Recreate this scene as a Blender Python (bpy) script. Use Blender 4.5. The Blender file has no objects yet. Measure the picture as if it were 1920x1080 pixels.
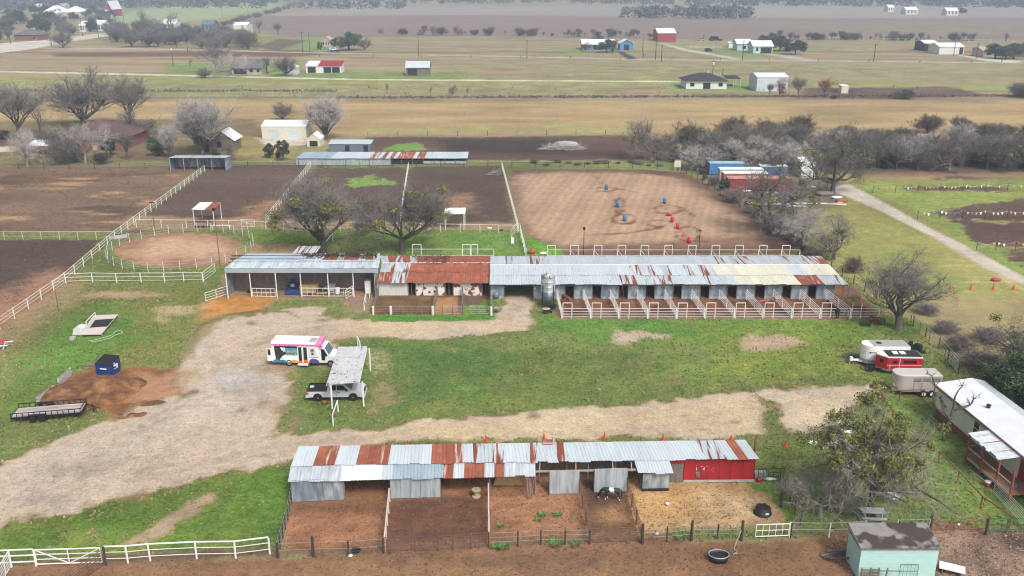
import bpy, math, random
import numpy as np
from mathutils import Vector, Matrix
sc = bpy.context.scene
COL = sc.collection
R = math.radians

# ---------------------------------------------------------------- camera, sky, sun, exposure
H0, PITCH, FPX = 41.0, R(19.15), 1684.0          # drone height, downward tilt, focal length in photo pixels
cam = bpy.data.cameras.new('camera')
camo = bpy.data.objects.new('camera', cam)
COL.objects.link(camo)
camo.location = (0, 0, H0)
camo.rotation_euler = (R(90) - PITCH, 0, 0)
cam.sensor_width = 36.0
cam.lens = 36.0 * FPX / 1920.0
cam.clip_start = 0.5
cam.clip_end = 9000
sc.camera = camo

w = bpy.data.worlds.new('World'); sc.world = w; w.use_nodes = True
nt = w.node_tree; nt.nodes.clear()
sky = nt.nodes.new('ShaderNodeTexSky'); sky.sky_type = 'NISHITA'; sky.sun_disc = False
SUN_EL, SUN_AZ = R(48), R(150)
sky.sun_elevation = SUN_EL; sky.sun_rotation = SUN_AZ
sky.air_density = 1.0; sky.dust_density = 6.0; sky.ozone_density = 1.0
hs = nt.nodes.new('ShaderNodeHueSaturation'); hs.inputs['Saturation'].default_value = 0.30
bg = nt.nodes.new('ShaderNodeBackground'); bg.inputs[1].default_value = 0.125
wo = nt.nodes.new('ShaderNodeOutputWorld')
nt.links.new(sky.outputs[0], hs.inputs['Color']); nt.links.new(hs.outputs[0], bg.inputs[0]); nt.links.new(bg.outputs[0], wo.inputs[0])

sl = bpy.data.lights.new('sun', 'SUN'); sl.energy = 1.5; sl.angle = R(11); sl.color = (1.0, 0.96, 0.90)
slo = bpy.data.objects.new('sun', sl); COL.objects.link(slo)
sd = Vector((math.sin(SUN_AZ) * math.cos(SUN_EL), math.cos(SUN_AZ) * math.cos(SUN_EL), math.sin(SUN_EL)))
slo.rotation_euler = sd.to_track_quat('Z', 'Y').to_euler(); slo.location = (0, -40, 120)

sc.view_settings.view_transform = 'Standard'; sc.view_settings.look = 'None'
sc.view_settings.gamma = 1.0; sc.view_settings.use_curve_mapping = False
sc.view_settings.exposure = 0.40
sc.cycles.max_bounces = 5; sc.cycles.diffuse_bounces = 3; sc.cycles.glossy_bounces = 2
sc.cycles.use_denoising = True; sc.cycles.denoising_prefilter = 'ACCURATE'; sc.cycles.use_adaptive_sampling = False; sc.cycles.filter_width = 1.15
sc.cycles.volume_bounces = 0; sc.cycles.transparent_max_bounces = 6

# ---------------------------------------------------------------- survey: photo position -> place on the ground
cpi, spi = math.cos(PITCH), math.sin(PITCH)
def G(px, py, z=0.0):
    cx = (px - 960) / FPX; cy = (540 - py) / FPX
    dz = cpi * cy - spi; dy = spi * cy + cpi
    t = (z - H0) / dz
    return Vector((cx * t, dy * t, z))
def Zat(y, py):
    cy = (540 - py) / FPX
    return H0 + y * (cpi * cy - spi) / (spi * cy + cpi)
def Xat(px, y, z=0.0):
    d = y * cpi - (z - H0) * spi
    return (px - 960) / FPX * d

# ---------------------------------------------------------------- materials
def L(r, g=None, b=None, k=1.0):
    if g is None: r, g, b = r
    f = lambda c: (c / 255 / 12.92 if c / 255 <= 0.04045 else ((c / 255 + 0.055) / 1.055) ** 2.4)
    return (f(r) * k, f(g) * k, f(b) * k)
MATS = {}
def M(name, c, rough=0.65, metal=0.0, var=0.18, scale=1.5, c2=None, amt=0.5, s2=1.2, edge=0.06, stretch=(1, 1, 1), rnd=0.0, bump=0.0, spec=0.5, fine=0.0):
    """base colour with soft mottling; c2 = rust/dirt patches; rnd = brightness change from piece to piece"""
    m = bpy.data.materials.new(name); m.use_nodes = True
    n = m.node_tree; b = n.nodes['Principled BSDF']
    b.inputs['Roughness'].default_value = rough; b.inputs['Metallic'].default_value = metal
    b.inputs['Specular IOR Level'].default_value = spec
    tc = n.nodes.new('ShaderNodeTexCoord'); oi = n.nodes.new('ShaderNodeObjectInfo')
    mp = n.nodes.new('ShaderNodeMapping'); mp.inputs['Scale'].default_value = stretch
    ad = n.nodes.new('ShaderNodeVectorMath'); ad.operation = 'ADD'
    ml = n.nodes.new('ShaderNodeVectorMath'); ml.operation = 'SCALE'; ml.inputs['Scale'].default_value = 37.0
    cb = n.nodes.new('ShaderNodeCombineXYZ')
    for i in range(3): n.links.new(oi.outputs['Random'], cb.inputs[i])
    n.links.new(cb.outputs[0], ml.inputs[0])
    n.links.new(tc.outputs['Object'], mp.inputs[0]); n.links.new(mp.outputs[0], ad.inputs[0]); n.links.new(ml.outputs[0], ad.inputs[1])
    def noise(s, d=4.0):
        t = n.nodes.new('ShaderNodeTexNoise'); t.inputs['Scale'].default_value = s; t.inputs['Detail'].default_value = d
        n.links.new(ad.outputs[0], t.inputs['Vector']); return t
    def mix(f, a, bb, bt='MIX'):
        x = n.nodes.new('ShaderNodeMix'); x.data_type = 'RGBA'; x.blend_type = bt
        for v, s in ((f, x.inputs[0]), (a, x.inputs[6]), (bb, x.inputs[7])):
            if hasattr(v, 'links'): n.links.new(v, s)
            else: s.default_value = v if not isinstance(v, tuple) else (*v[:3], 1)
        return x.outputs[2]
    nz = noise(scale)
    rp = n.nodes.new('ShaderNodeMapRange'); rp.inputs[1].default_value = 0.25; rp.inputs[2].default_value = 0.75
    rp.inputs[3].default_value = 1 - var; rp.inputs[4].default_value = 1 + var
    n.links.new(nz.outputs['Fac'], rp.inputs[0])
    cc = n.nodes.new('ShaderNodeCombineColor')
    fac = rp.outputs[0]
    if rnd:
        rr = n.nodes.new('ShaderNodeMapRange'); rr.inputs[3].default_value = 1 - rnd; rr.inputs[4].default_value = 1 + rnd
        n.links.new(oi.outputs['Random'], rr.inputs[0])
        mm = n.nodes.new('ShaderNodeMath'); mm.operation = 'MULTIPLY'
        n.links.new(fac, mm.inputs[0]); n.links.new(rr.outputs[0], mm.inputs[1]); fac = mm.outputs[0]
    if fine:
        fz = noise(fine, 2.0)
        fr = n.nodes.new('ShaderNodeMapRange'); fr.inputs[1].default_value = .3; fr.inputs[2].default_value = .7; fr.inputs[3].default_value = .72; fr.inputs[4].default_value = 1.28
        n.links.new(fz.outputs['Fac'], fr.inputs[0])
        mm = n.nodes.new('ShaderNodeMath'); mm.operation = 'MULTIPLY'
        n.links.new(fac, mm.inputs[0]); n.links.new(fr.outputs[0], mm.inputs[1]); fac = mm.outputs[0]
    for i in range(3): n.links.new(fac, cc.inputs[i])
    base = c
    if c2 is not None:
        z2 = noise(s2, 5.0)
        r2 = n.nodes.new('ShaderNodeMapRange'); t = 0.5 + (0.5 - amt) * 0.6
        r2.inputs[1].default_value = t - edge; r2.inputs[2].default_value = t + edge
        n.links.new(z2.outputs['Fac'], r2.inputs[0])
        base = mix(r2.outputs[0], c, c2)
    colr = mix(1.0, base, cc.outputs[0], 'MULTIPLY')
    n.links.new(colr, b.inputs['Base Color'])
    if bump:
        bz = noise(scale * 4); bp = n.nodes.new('ShaderNodeBump'); bp.inputs['Strength'].default_value = bump; bp.inputs['Distance'].default_value = 0.05
        n.links.new(bz.outputs['Fac'], bp.inputs['Height']); n.links.new(bp.outputs[0], b.inputs['Normal'])
    MATS[name] = m
    return m
RUST = (0.25, 0.066, 0.032); RUSTD = (0.11, 0.035, 0.022)
m_galv = M('galvanised sheet', (0.56, 0.62, 0.665), .5, .25, .07, .6, rnd=.05)
m_galv2 = M('weathered galvanised sheet', (0.44, 0.49, 0.53), .5, .25, .15, .8, c2=(0.60, 0.645, 0.68), amt=.5, s2=1.0, edge=.15, stretch=(3, .5, 1), rnd=.10)
m_galvr = M('galvanised sheet with rust streaks', (0.52, 0.575, 0.61), .5, .2, .12, .8, c2=RUST, amt=.43, s2=.9, edge=.035, stretch=(3.4, .09, 1), rnd=.08)
m_galvr1 = M('galvanised sheet with little rust', (0.55, 0.60, 0.64), .5, .2, .1, .8, c2=RUSTD, amt=.14, s2=1.0, edge=.03, stretch=(3.0, .35, 1), rnd=.06)
m_rust = M('rusty sheet', (0.27, 0.082, 0.047), .8, .0, .22, 1.2, c2=(0.36, 0.12, 0.065), amt=.36, s2=1.0, edge=.12, rnd=.14)
m_rustw = M('rusty sheet with pale streaks', (0.27, 0.075, 0.04), .8, .0, .2, 1.2, c2=(0.52, 0.49, 0.46), amt=.30, s2=1.2, edge=.08, stretch=(3, .25, 1), rnd=.12)
m_cream = M('cream painted sheet', (0.60, 0.585, 0.49), .6, 0, .06, .7, rnd=.06)
m_whites = M('white sheet', (0.80, 0.81, 0.82), .5, .0, .05, .7)
m_wallg = M('grey wall sheet', (0.20, 0.255, 0.31), .55, .25, .2, .9, c2=(0.40, 0.45, 0.48), amt=.4, s2=.9, edge=.14, stretch=(2, 2, .7), rnd=.14)
m_walll = M('pale wall sheet', (0.42, 0.47, 0.50), .55, .2, .15, 1.0, c2=(0.24, 0.28, 0.32), amt=.35, s2=1.2, edge=.14, stretch=(3, 3, .4), rnd=.06)
m_wallw = M('white wall sheet', (0.60, 0.59, 0.55), .7, 0, .12, 2, c2=(0.40, 0.36, 0.31), amt=.3, s2=2, edge=.15, stretch=(3, 3, .5))
m_peel = M('peeling white paint on rust', (0.70, 0.68, 0.65), .75, 0, .08, 1.5, c2=(0.17, 0.045, 0.033), amt=.40, s2=1.1, edge=.015, stretch=(1, 1, 1.4))
m_red = M('red wall paint', (0.37, 0.012, 0.018), .55, 0, .14, .7, c2=(0.24, 0.012, 0.015), amt=.35, s2=.6, edge=.2)
m_redb = M('red barn paint', (0.30, 0.03, 0.03), .6, 0, .1, .5)
m_white = M('white pipe paint', (0.74, 0.74, 0.73), .5, 0, .06, 3)
m_pink = M('pale pipe paint', (0.62, 0.52, 0.46), .6, 0, .1, 3)
m_rpipe = M('red oxide pipe', (0.26, 0.065, 0.035), .7, 0, .2, 3)
m_bpipe = M('rust brown pipe', (0.14, 0.075, 0.06), .8, 0, .2, 3)
m_gpipe = M('galvanised pipe', (0.42, 0.43, 0.43), .5, .4, .1, 3)
m_green = M('green pipe', (0.03, 0.13, 0.07), .5, 0, .1, 3)
m_wire = M('fence wire', (0.16, 0.14, 0.13), .6, .3, .1, 3)
m_wood = M('weathered wood', (0.17, 0.14, 0.12), .85, 0, .25, 3, stretch=(1, 1, .3), fine=14)
m_woodd = M('dark wood pole', (0.05, 0.042, 0.036), .85, 0, .2, 2)
m_woodl = M('pale timber', (0.40, 0.33, 0.24), .8, 0, .2, 3, rnd=.15)
m_deck = M('red brown deck board', (0.23, 0.105, 0.065), .8, 0, .2, 2, stretch=(1, 4, 1), rnd=.2)
m_black = M('black rubber', (0.012, 0.012, 0.013), .6, 0, .2, 3)
m_dark = M('dark interior', (0.02, 0.018, 0.016), .9, 0, .1, 1)  # near-black; paints in the shade inside openings, also plain dark parts
m_steel = M('black painted steel', (0.014, 0.014, 0.015), .5, .2, .1, 3)
m_chrome = M('bright steel', (0.55, 0.55, 0.55), .3, .8, .05, 3)
m_glass = M('dark glass', (0.012, 0.016, 0.02), .12, 0, .05, 2)
m_glassb = M('bluish windscreen', (0.10, 0.17, 0.19), .12, 0, .1, 2)
m_concrete = M('concrete', (0.45, 0.43, 0.40), .85, 0, .12, 1.2, c2=(0.30, 0.28, 0.26), amt=.3, s2=1.5, edge=.2, rnd=.08)
m_hay = M('hay', (0.38, 0.27, 0.13), .95, 0, .25, 4, fine=18)
m_orange = M('orange plastic', (0.65, 0.075, 0.02), .5, 0, .05, 3)
m_bluep = M('blue plastic', (0.03, 0.17, 0.42), .45, 0, .08, 3)
m_redp = M('red plastic', (0.50, 0.025, 0.04), .45, 0, .08, 3)
m_redroof = M('red ribbed roof', (0.30, 0.03, 0.04), .6, 0, .1, .5)
m_shingle = M('grey shingle', (0.13, 0.125, 0.13), .9, 0, .25, 1, fine=3)
m_shingled = M('dark shingle', (0.035, 0.033, 0.034), .9, 0, .3, 1, fine=3)
m_shingler = M('plum shingle', (0.115, 0.065, 0.062), .9, 0, .2, .6, fine=2.5)
m_brick = M('red brick wall', (0.25, 0.10, 0.07), .85, 0, .2, 1.5, fine=6)
m_housew = M('white house wall', (0.66, 0.66, 0.64), .7, 0, .06, 1)
m_housec = M('cream house wall', (0.60, 0.56, 0.46), .7, 0, .06, 1)
m_houseb = M('blue house wall', (0.10, 0.19, 0.34), .7, 0, .06, 1)
m_housea = M('aqua house wall', (0.42, 0.58, 0.56), .7, 0, .06, 1)
m_houset = M('tan house wall', (0.44, 0.36, 0.29), .7, 0, .08, 1)
m_slate = M('slate blue sheet wall', (0.13, 0.175, 0.23), .6, .1, .12, .6)
m_metw = M('white metal roof', (0.78, 0.80, 0.82), .5, .05, .05, .4)
m_bark = M('grey bark', (0.085, 0.073, 0.062), .9, 0, .3, 3, rnd=.15, fine=9)
m_barkl = M('pale bark', (0.24, 0.22, 0.20), .9, 0, .3, 3, rnd=.15, fine=9)
m_twig = M('grey twigs', (0.185, 0.165, 0.148), .9, 0, .3, .5, rnd=.2)
m_twigl = M('pale twigs', (0.40, 0.37, 0.345), .9, 0, .22, .5, rnd=.12)
m_twigm = M('tan twigs', (0.235, 0.21, 0.175), .9, 0, .25, .5, rnd=.1)
m_twigb = M('brown twigs', (0.125, 0.098, 0.078), .9, 0, .3, .5, rnd=.22)
m_twigo = M('rusty leaves', (0.24, 0.11, 0.06), .9, 0, .3, .5, rnd=.2)
m_leaf = M('evergreen leaves', (0.046, 0.062, 0.03), .75, 0, .5, .7, c2=(0.085, 0.105, 0.05), amt=.42, s2=.5, edge=.12, rnd=.2)
m_leafd = M('dark green leaves', (0.035, 0.065, 0.024), .75, 0, .45, .8, c2=(0.065, 0.125, 0.035), amt=.4, s2=.7, edge=.1, rnd=.2)
m_mist = M('mistletoe leaves', (0.115, 0.135, 0.03), .8, 0, .45, 1.2, c2=(0.25, 0.235, 0.05), amt=.45, s2=1.2, edge=.1, rnd=.25)
m_weed = M('weed leaves', (0.085, 0.22, 0.04), .8, 0, .3, 2, rnd=.2)

# ---------------------------------------------------------------- mesh helpers
class MB:
    def __init__(s): s.v = []; s.f = []; s.m = []; s.cur = 0
    def add(s, vs, fs):
        o = len(s.v); s.v += [tuple(v) for v in vs]
        s.f += [tuple(i + o for i in f) for f in fs]; s.m += [s.cur] * len(fs); return s
    def mat(s, i): s.cur = i; return s
    def hexa(s, c):
        return s.add(c, [(3, 2, 1, 0), (4, 5, 6, 7), (0, 1, 5, 4), (1, 2, 6, 5), (2, 3, 7, 6), (3, 0, 4, 7)])
    def box(s, cx, cy, cz, sx, sy, sz, rz=0.0):
        ca, sa = math.cos(rz), math.sin(rz); c = []
        for z in (-.5, .5):
            for x, y in ((-.5, -.5), (.5, -.5), (.5, .5), (-.5, .5)):
                X, Y = x * sx, y * sy
                c.append((cx + X * ca - Y * sa, cy + X * sa + Y * ca, cz + z * sz))
        return s.hexa(c)
    def b2(s, x0, y0, z0, x1, y1, z1):
        return s.box((x0 + x1) / 2, (y0 + y1) / 2, (z0 + z1) / 2, abs(x1 - x0), abs(y1 - y0), abs(z1 - z0))
    def bar(s, p, q, r, n=5, r2=None, cap=True):
        p = Vector(p); q = Vector(q); d = q - p
        if d.length < 1e-6: return s
        d.normalize(); u = d.orthogonal().normalized(); v = d.cross(u); r2 = r if r2 is None else r2
        a = []
        for c, rr in ((p, r), (q, r2)):
            for i in range(n):
                t = 2 * math.pi * i / n
                a.append(c + (u * math.cos(t) + v * math.sin(t)) * rr)
        f = [(i, (i + 1) % n, n + (i + 1) % n, n + i) for i in range(n)]
        if cap: f += [tuple(range(n - 1, -1, -1)), tuple(range(n, 2 * n))]
        return s.add(a, f)
    def path(s, pts, r, n=5, closed=False):
        pts = [Vector(p) for p in pts]
        k = len(pts)
        for i in range(k if closed else k - 1): s.bar(pts[i], pts[(i + 1) % k], r, n)
        return s
    def lathe(s, prof, n=16, c=(0, 0, 0), axis='z', cap=True):
        a = []
        for r, h in prof:
            for i in range(n):
                t = 2 * math.pi * i / n; x, y = r * math.cos(t), r * math.sin(t)
                a.append({'z': (c[0] + x, c[1] + y, c[2] + h), 'y': (c[0] + x, c[1] + h, c[2] + y), 'x': (c[0] + h, c[1] + x, c[2] + y)}[axis])
        f = []
        for j in range(len(prof) - 1):
            for i in range(n): f.append((j * n + i, j * n + (i + 1) % n, (j + 1) * n + (i + 1) % n, (j + 1) * n + i))
        if cap: f += [tuple(range(n - 1, -1, -1)), tuple(range((len(prof) - 1) * n, len(prof) * n))]
        return s.add(a, f)
    def prism(s, poly, a, b, axis='y'):
        """poly: list of 2-D points, extruded from a to b along axis"""
        mk = {'y': lambda p, t: (p[0], t, p[1]), 'x': lambda p, t: (t, p[0], p[1]), 'z': lambda p, t: (p[0], p[1], t)}[axis]
        n = len(poly); vs = [mk(p, a) for p in poly] + [mk(p, b) for p in poly]
        f = [tuple(range(n - 1, -1, -1)), tuple(range(n, 2 * n))] + [(i, (i + 1) % n, n + (i + 1) % n, n + i) for i in range(n)]
        return s.add(vs, f)
    def slab(s, a, b, c, d, t=0.04):
        """thick sheet on four corners, thickened downwards along its normal"""
        a, b, c, d = map(Vector, (a, b, c, d)); nn = (b - a).cross(d - a).normalized() * t
        if nn.z < 0: nn = -nn
        return s.hexa([a - nn, b - nn, c - nn, d - nn, a, b, c, d])
    def mesh(s, name, smooth=False):
        me = bpy.data.meshes.new(name); me.from_pydata(s.v, [], s.f)
        if max(s.m, default=0): me.polygons.foreach_set('material_index', s.m)
        if smooth: me.polygons.foreach_set('use_smooth', [True] * len(s.f))
        me.update(); return me
def link(name, me, mats, parent=None, loc=None, rz=0.0):
    o = bpy.data.objects.new(name, me); COL.objects.link(o)
    if mats is not None:
        me.materials.clear()
        for m in (mats if isinstance(mats, (list, tuple)) else [mats]): me.materials.append(m)
    if parent is not None: o.parent = parent
    if loc is not None: o.location = loc
    o.rotation_euler[2] = rz
    return o
def obj(name, mb, mats, parent=None, world=True, smooth=False):
    """one mesh object; vertices given in world space when the parent is an Empty set by thing()"""
    if parent is not None and world:
        mi = (Matrix.Translation(parent.location) @ Matrix.Rotation(parent.rotation_euler[2], 4, 'Z')).inverted()
        if parent.parent is not None:
            g = parent.parent
            mi = mi @ (Matrix.Translation(g.location) @ Matrix.Rotation(g.rotation_euler[2], 4, 'Z')).inverted()
        mb.v = [tuple(mi @ Vector(v)) for v in mb.v]
    return link(name, mb.mesh(name, smooth), mats, parent)
def loc(name, mb, mats, parent, smooth=False):
    return obj(name, mb, mats, parent, False, smooth)
def tag(o, label=None, cat=None, group=None, kind=None):
    if label: o['label'] = label
    if cat: o['category'] = cat
    if group: o['group'] = group
    if kind: o['kind'] = kind
    return o
def thing(name, label, cat, at=(0, 0, 0), rz=0.0, group=None):
    o = bpy.data.objects.new(name, None); COL.objects.link(o)
    o.location = (at[0], at[1], at[2] if len(at) > 2 else 0); o.rotation_euler[2] = rz; o.empty_display_size = .3
    return tag(o, label, cat, group)
def solo(name, mb, mats, label, cat, at=(0, 0, 0), rz=0.0, group=None, smooth=False):
    o = link(name, mb.mesh(name, smooth), mats, None, at, rz)
    return tag(o, label, cat, group)
CH = {}
def dup(o, at, rz=0.0, label=None, group=None, s=None):
    c = o.copy(); COL.objects.link(c); c.location = at; c.rotation_euler[2] = rz
    if s is not None: c.scale = (s, s, s) if not isinstance(s, tuple) else s
    if label: c['label'] = label
    if group: c['group'] = group
    for ch in kids(o):
        d = ch.copy(); COL.objects.link(d); d.parent = c
        for g in kids(ch):
            e = g.copy(); COL.objects.link(e); e.parent = d
    return c
KID = {}
def kids(o):
    if o.name not in KID: KID[o.name] = list(o.children)
    return KID[o.name]
def setmat(o, m):
    o.material_slots[0].link = 'OBJECT'; o.material_slots[0].material = m
# ---------------------------------------------------------------- the ground, one sheet split into its kinds of surface
rs = np.random.RandomState(7)
PERM = rs.rand(256, 256)
def vnoise(x, y):
    xi = np.floor(x).astype(int); yi = np.floor(y).astype(int); fx = x - xi; fy = y - yi
    fx = fx * fx * (3 - 2 * fx); fy = fy * fy * (3 - 2 * fy)
    a = PERM[xi & 255, yi & 255]; b = PERM[(xi + 1) & 255, yi & 255]; c = PERM[xi & 255, (yi + 1) & 255]; d = PERM[(xi + 1) & 255, (yi + 1) & 255]
    return (a * (1 - fx) + b * fx) * (1 - fy) + (c * (1 - fx) + d * fx) * fy
def fbm(x, y, s, o=4, off=0.0):
    t = np.zeros_like(x); am = 1.0; tot = 0.0; f = 1.0 / s
    for i in range(o):
        t += am * vnoise(x * f + off + i * 17.3, y * f - off + i * 5.1); tot += am; am *= .55; f *= 2.03
    return t / tot
Q = .0037
rows = [40.0]
while rows[-1] < 2900: rows.append(rows[-1] * (1 + Q) + .02)
rows = np.array(rows); NR = len(rows)
NC = 390
tt = np.linspace(-1, 1, NC)
YY = np.repeat(rows[:, None], NC, 1)
XX = tt[None, :] * (rows[:, None] * .70 + 14)
X = XX.ravel(); Y = YY.ravel(); N = X.size
n_big = fbm(X, Y, 28, 4); n_mid = fbm(X, Y, 7, 4, 3.3); n_sm = fbm(X, Y, 1.6, 4, 9.1); n_str = fbm(X * .35, Y * 1.2, 9, 5, 21.0)
n_huge = fbm(X * .5, Y, 70, 4, 40.0); n_fine = fbm(X, Y, .7, 2, 63.0)
bare = np.zeros((N, 3)); grass = np.zeros((N, 3)); fac = np.zeros(N); zone = np.zeros(N, int); harrow = np.zeros(N)
def ss(a, b, x):
    t = np.clip((x - a) / (b - a), 0, 1); return t * t * (3 - 2 * t)
KA = 0.87
def C(r, g, b): return np.array(L(r, g, b)) * KA
def sdf(poly):
    """signed distance to a polygon, positive inside; only near it"""
    P = np.array(poly); pad = 6.0 + P[:, 1].max() * .01
    sel = np.where((X > P[:, 0].min() - pad) & (X < P[:, 0].max() + pad) & (Y > P[:, 1].min() - pad) & (Y < P[:, 1].max() + pad))[0]
    x = X[sel]; y = Y[sel]; d = np.full(sel.size, 1e9); ins = np.zeros(sel.size, bool); k = len(P)
    for i in range(k):
        a = P[i]; b = P[(i + 1) % k]; e = b - a; l = (e * e).sum() + 1e-9
        t = np.clip(((x - a[0]) * e[0] + (y - a[1]) * e[1]) / l, 0, 1)
        d = np.minimum(d, np.hypot(x - a[0] - t * e[0], y - a[1] - t * e[1]))
        c = (a[1] > y) != (b[1] > y)
        with np.errstate(divide='ignore', invalid='ignore'):
            ins ^= c & (x < (b[0] - a[0]) * (y - a[1]) / (b[1] - a[1] + 1e-12) + a[0])
    return sel, np.where(ins, d, -d)
def gp(pts): return [tuple(G(*p)[:2]) for p in pts]
def paint(pts, col=None, g=None, gcol=None, soft=.8, wob=1.2, zid=None, op=1.0, var=.16, world=False, vs=None, har=None):
    """lay a surface over an area: bare colour, share of grass, grass colour"""
    sel, d = sdf(pts if world else gp(pts))
    d = d + (n_sm[sel] - .5) * wob * 2 + (n_mid[sel] - .5) * wob * 1.6
    m = ss(-soft, soft, d) * op
    vv = (1 + ((n_mid if vs is None else vs)[sel] - .5) * 4 * var)[:, None]
    if col is not None: bare[sel] = bare[sel] * (1 - m[:, None]) + C(*col) * vv * m[:, None]
    if gcol is not None: grass[sel] = grass[sel] * (1 - m[:, None]) + C(*gcol) * vv * m[:, None]
    if g is not None: fac[sel] = fac[sel] * (1 - m) + g * m
    if har is not None: harrow[sel] = harrow[sel] * (1 - m) + har * m
    if zid is not None: zone[sel[m > .5]] = zid
    return sel, m
def ell(px, py, rx, ry, n=20):
    return [(px + rx * math.cos(2 * math.pi * i / n), py + ry * math.sin(2 * math.pi * i / n)) for i in range(n)]
def blot(px, py, rx, ry, **k): return paint(ell(px, py, rx, ry), **k)
ZN = {0: 'ground', 1: 'gravel_driveway', 2: 'paddock_dirt', 3: 'arena_dirt', 4: 'round_pen_dirt', 5: 'plowed_field', 6: 'gravel_road', 7: 'pasture', 8: 'corral_dirt', 9: 'asphalt_driveway'}
# base pasture
t = (n_str[:, None] - .5) * 2
bare[:] = C(158, 140, 110) * (1 + t * .5); grass[:] = C(138, 140, 100) * (1 + (n_mid[:, None] - .5) * .8)
fac[:] = np.clip(.54 + (n_huge - .5) * 2.2 + (n_str - .5) * 1.0, 0, .9)
zone[:] = 7
# pasture strips seen edge on: golden strip in front, greener beyond
paint([(-200, 188), (2200, 192), (2200, 262), (-200, 245)], (172, 147, 108), .30, (150, 145, 96), 5, 3, vs=n_str, var=.2)
paint([(-200, 208), (600, 208), (2200, 214), (2200, 226), (-200, 222)], None, .5, None, 4, 3, op=.55)
paint([(680, 236), (1180, 232), (1180, 252), (690, 250)], None, .55, (145, 150, 95), 3, 3)
paint([(-200, 144), (600, 146), (1280, 148), (2200, 165), (2200, 178), (1280, 158), (-200, 156)], None, .8, (138, 148, 88), 4, 3)
for a in ((300, 118, 570, 142), (560, 134, 870, 150), (1260, 150, 1420, 172), (500, 68, 620, 98), (1040, 92, 1110, 104), (1300, 92, 1480, 108)):
    paint([(a[0], a[1]), (a[2], a[1]), (a[2], a[3]), (a[0], a[3])], None, .85, (120, 142, 84), 7, 7)
paint([(160, 40), (330, 6), (520, 6), (520, 14), (420, 32), (300, 46)], (150, 160, 120), .9, (150, 168, 122), 12, 8)
# plowed fields far off
paint([(545, 70), (430, 48), (470, 32), (640, 14), (2400, 10), (2400, 78), (1900, 76), (1300, 74), (900, 68)], (140, 122, 112), 0.0, None, 6, 8, zid=5, vs=n_str, var=.10)
paint([(470, 30), (640, 12), (2400, 9), (2400, 32), (1500, 34), (900, 28)], (158, 148, 138), .1, None, 14, 14, vs=n_str, var=.08)
paint([(1330, 42), (2400, 40), (2400, 72), (1700, 66)], (140, 128, 110), .35, (128, 128, 100), 14, 20)
paint([(100, 100), (560, 93), (620, 100), (560, 106), (100, 106)], (120, 90, 74), .1, None, 3, 3)
paint([(480, 88), (520, 72), (580, 76), (520, 96)], (112, 96, 78), .1, None, 3, 2)
# hedge litter strips along far fences
for y0, y1, h in ((186, 181, 4), (99, 98, 2)):
    paint([(-100, y0 - h), (1960, y1 - h), (1960, y1), (-100, y0)], (120, 104, 82), .2, None, 2, 2, op=.8)
paint([(1500, 166), (1780, 162), (1850, 178), (1700, 186), (1500, 184)], (104, 88, 76), .05, None, 3, 3, vs=n_str, var=.4)
# dark burnt plot behind the back fence
paint([(690, 258), (1180, 254), (1290, 268), (1300, 302), (690, 300)], (98, 78, 68), .06, None, 2, 2, vs=n_str, var=.2)
paint([(820, 262), (1060, 262), (1060, 288), (840, 284)], (60, 52, 48), 0, None, 2.5, 3, op=.8)
paint([(730, 268), (790, 266), (800, 282), (720, 283)], None, .95, (110, 150, 70), 1.5, 2)
# homestead at upper left
paint([(-100, 228), (480, 222), (560, 300), (-100, 312)], (126, 108, 84), .35, (118, 122, 72), 3, 3, vs=n_mid, var=.25)
paint([(420, 250), (560, 262), (560, 300), (430, 295)], (158, 132, 96), .5, (134, 136, 78), 2, 3)
paint([(478, 258), (612, 256), (610, 272), (500, 273)], (205, 196, 178), 0, None, .8, .6)
paint([(-50, 276), (30, 274), (30, 284), (-50, 286)], (210, 198, 180), 0, None, 1, .8)
# lawn of the property, everything in front of the back fence
paint([(-300, 306), (1290, 302), (1680, 590), (2300, 1000), (2300, 1200), (-500, 1200)], (150, 132, 100), .80, (104, 122, 66), .8, .8, zid=0, vs=n_big, var=.32)
s, m = paint([(-300, 520), (420, 520), (400, 620), (200, 760), (-300, 860)], (150, 135, 95), .72, (112, 126, 62), 3, 3, vs=n_big, var=.3)
paint([(90, 590), (230, 560), (270, 640), (60, 760), (-40, 800), (20, 690)], None, .95, (94, 132, 58), 3, 4)
paint([(20, 560), (120, 530), (150, 560), (60, 630), (-60, 690)], (150, 138, 100), .35, (130, 130, 80), 3, 3)
paint([(-60, 660), (60, 640), (90, 700), (0, 740), (-100, 760)], (150, 138, 95), .5, None, 3, 4)
# bright lawn in front of the stalls
paint([(1010, 592), (1660, 600), (1640, 660), (1100, 640), (1010, 618)], None, .97, (92, 134, 58), 2, 3)
paint([(700, 650), (1650, 640), (1650, 700), (1300, 735), (900, 775), (560, 815), (600, 740)], None, .88, (106, 126, 66), 2, 4, vs=n_mid, var=.22)
paint([(700, 640), (960, 640), (980, 700), (760, 760)], None, .95, (86, 118, 60), 3, 5)
paint([(1300, 600), (1650, 605), (1640, 720), (1400, 720)], None, .9, (122, 140, 62), 4, 5, op=.7)
paint([(0, 940), (540, 870), (545, 1000), (500, 1030), (0, 1040)], (150, 130, 98), .9, (96, 124, 52), 1, 2, vs=n_mid, var=.25)
paint([(480, 890), (548, 880), (530, 1010), (480, 1005)], None, .98, (90, 132, 52), 2, 2)
paint([(1640, 720), (1960, 900), (2000, 985), (1500, 985), (1480, 860), (1530, 800)], (150, 132, 100), .9, (106, 132, 66), 1.5, 2.5, vs=n_mid, var=.25)
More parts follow.
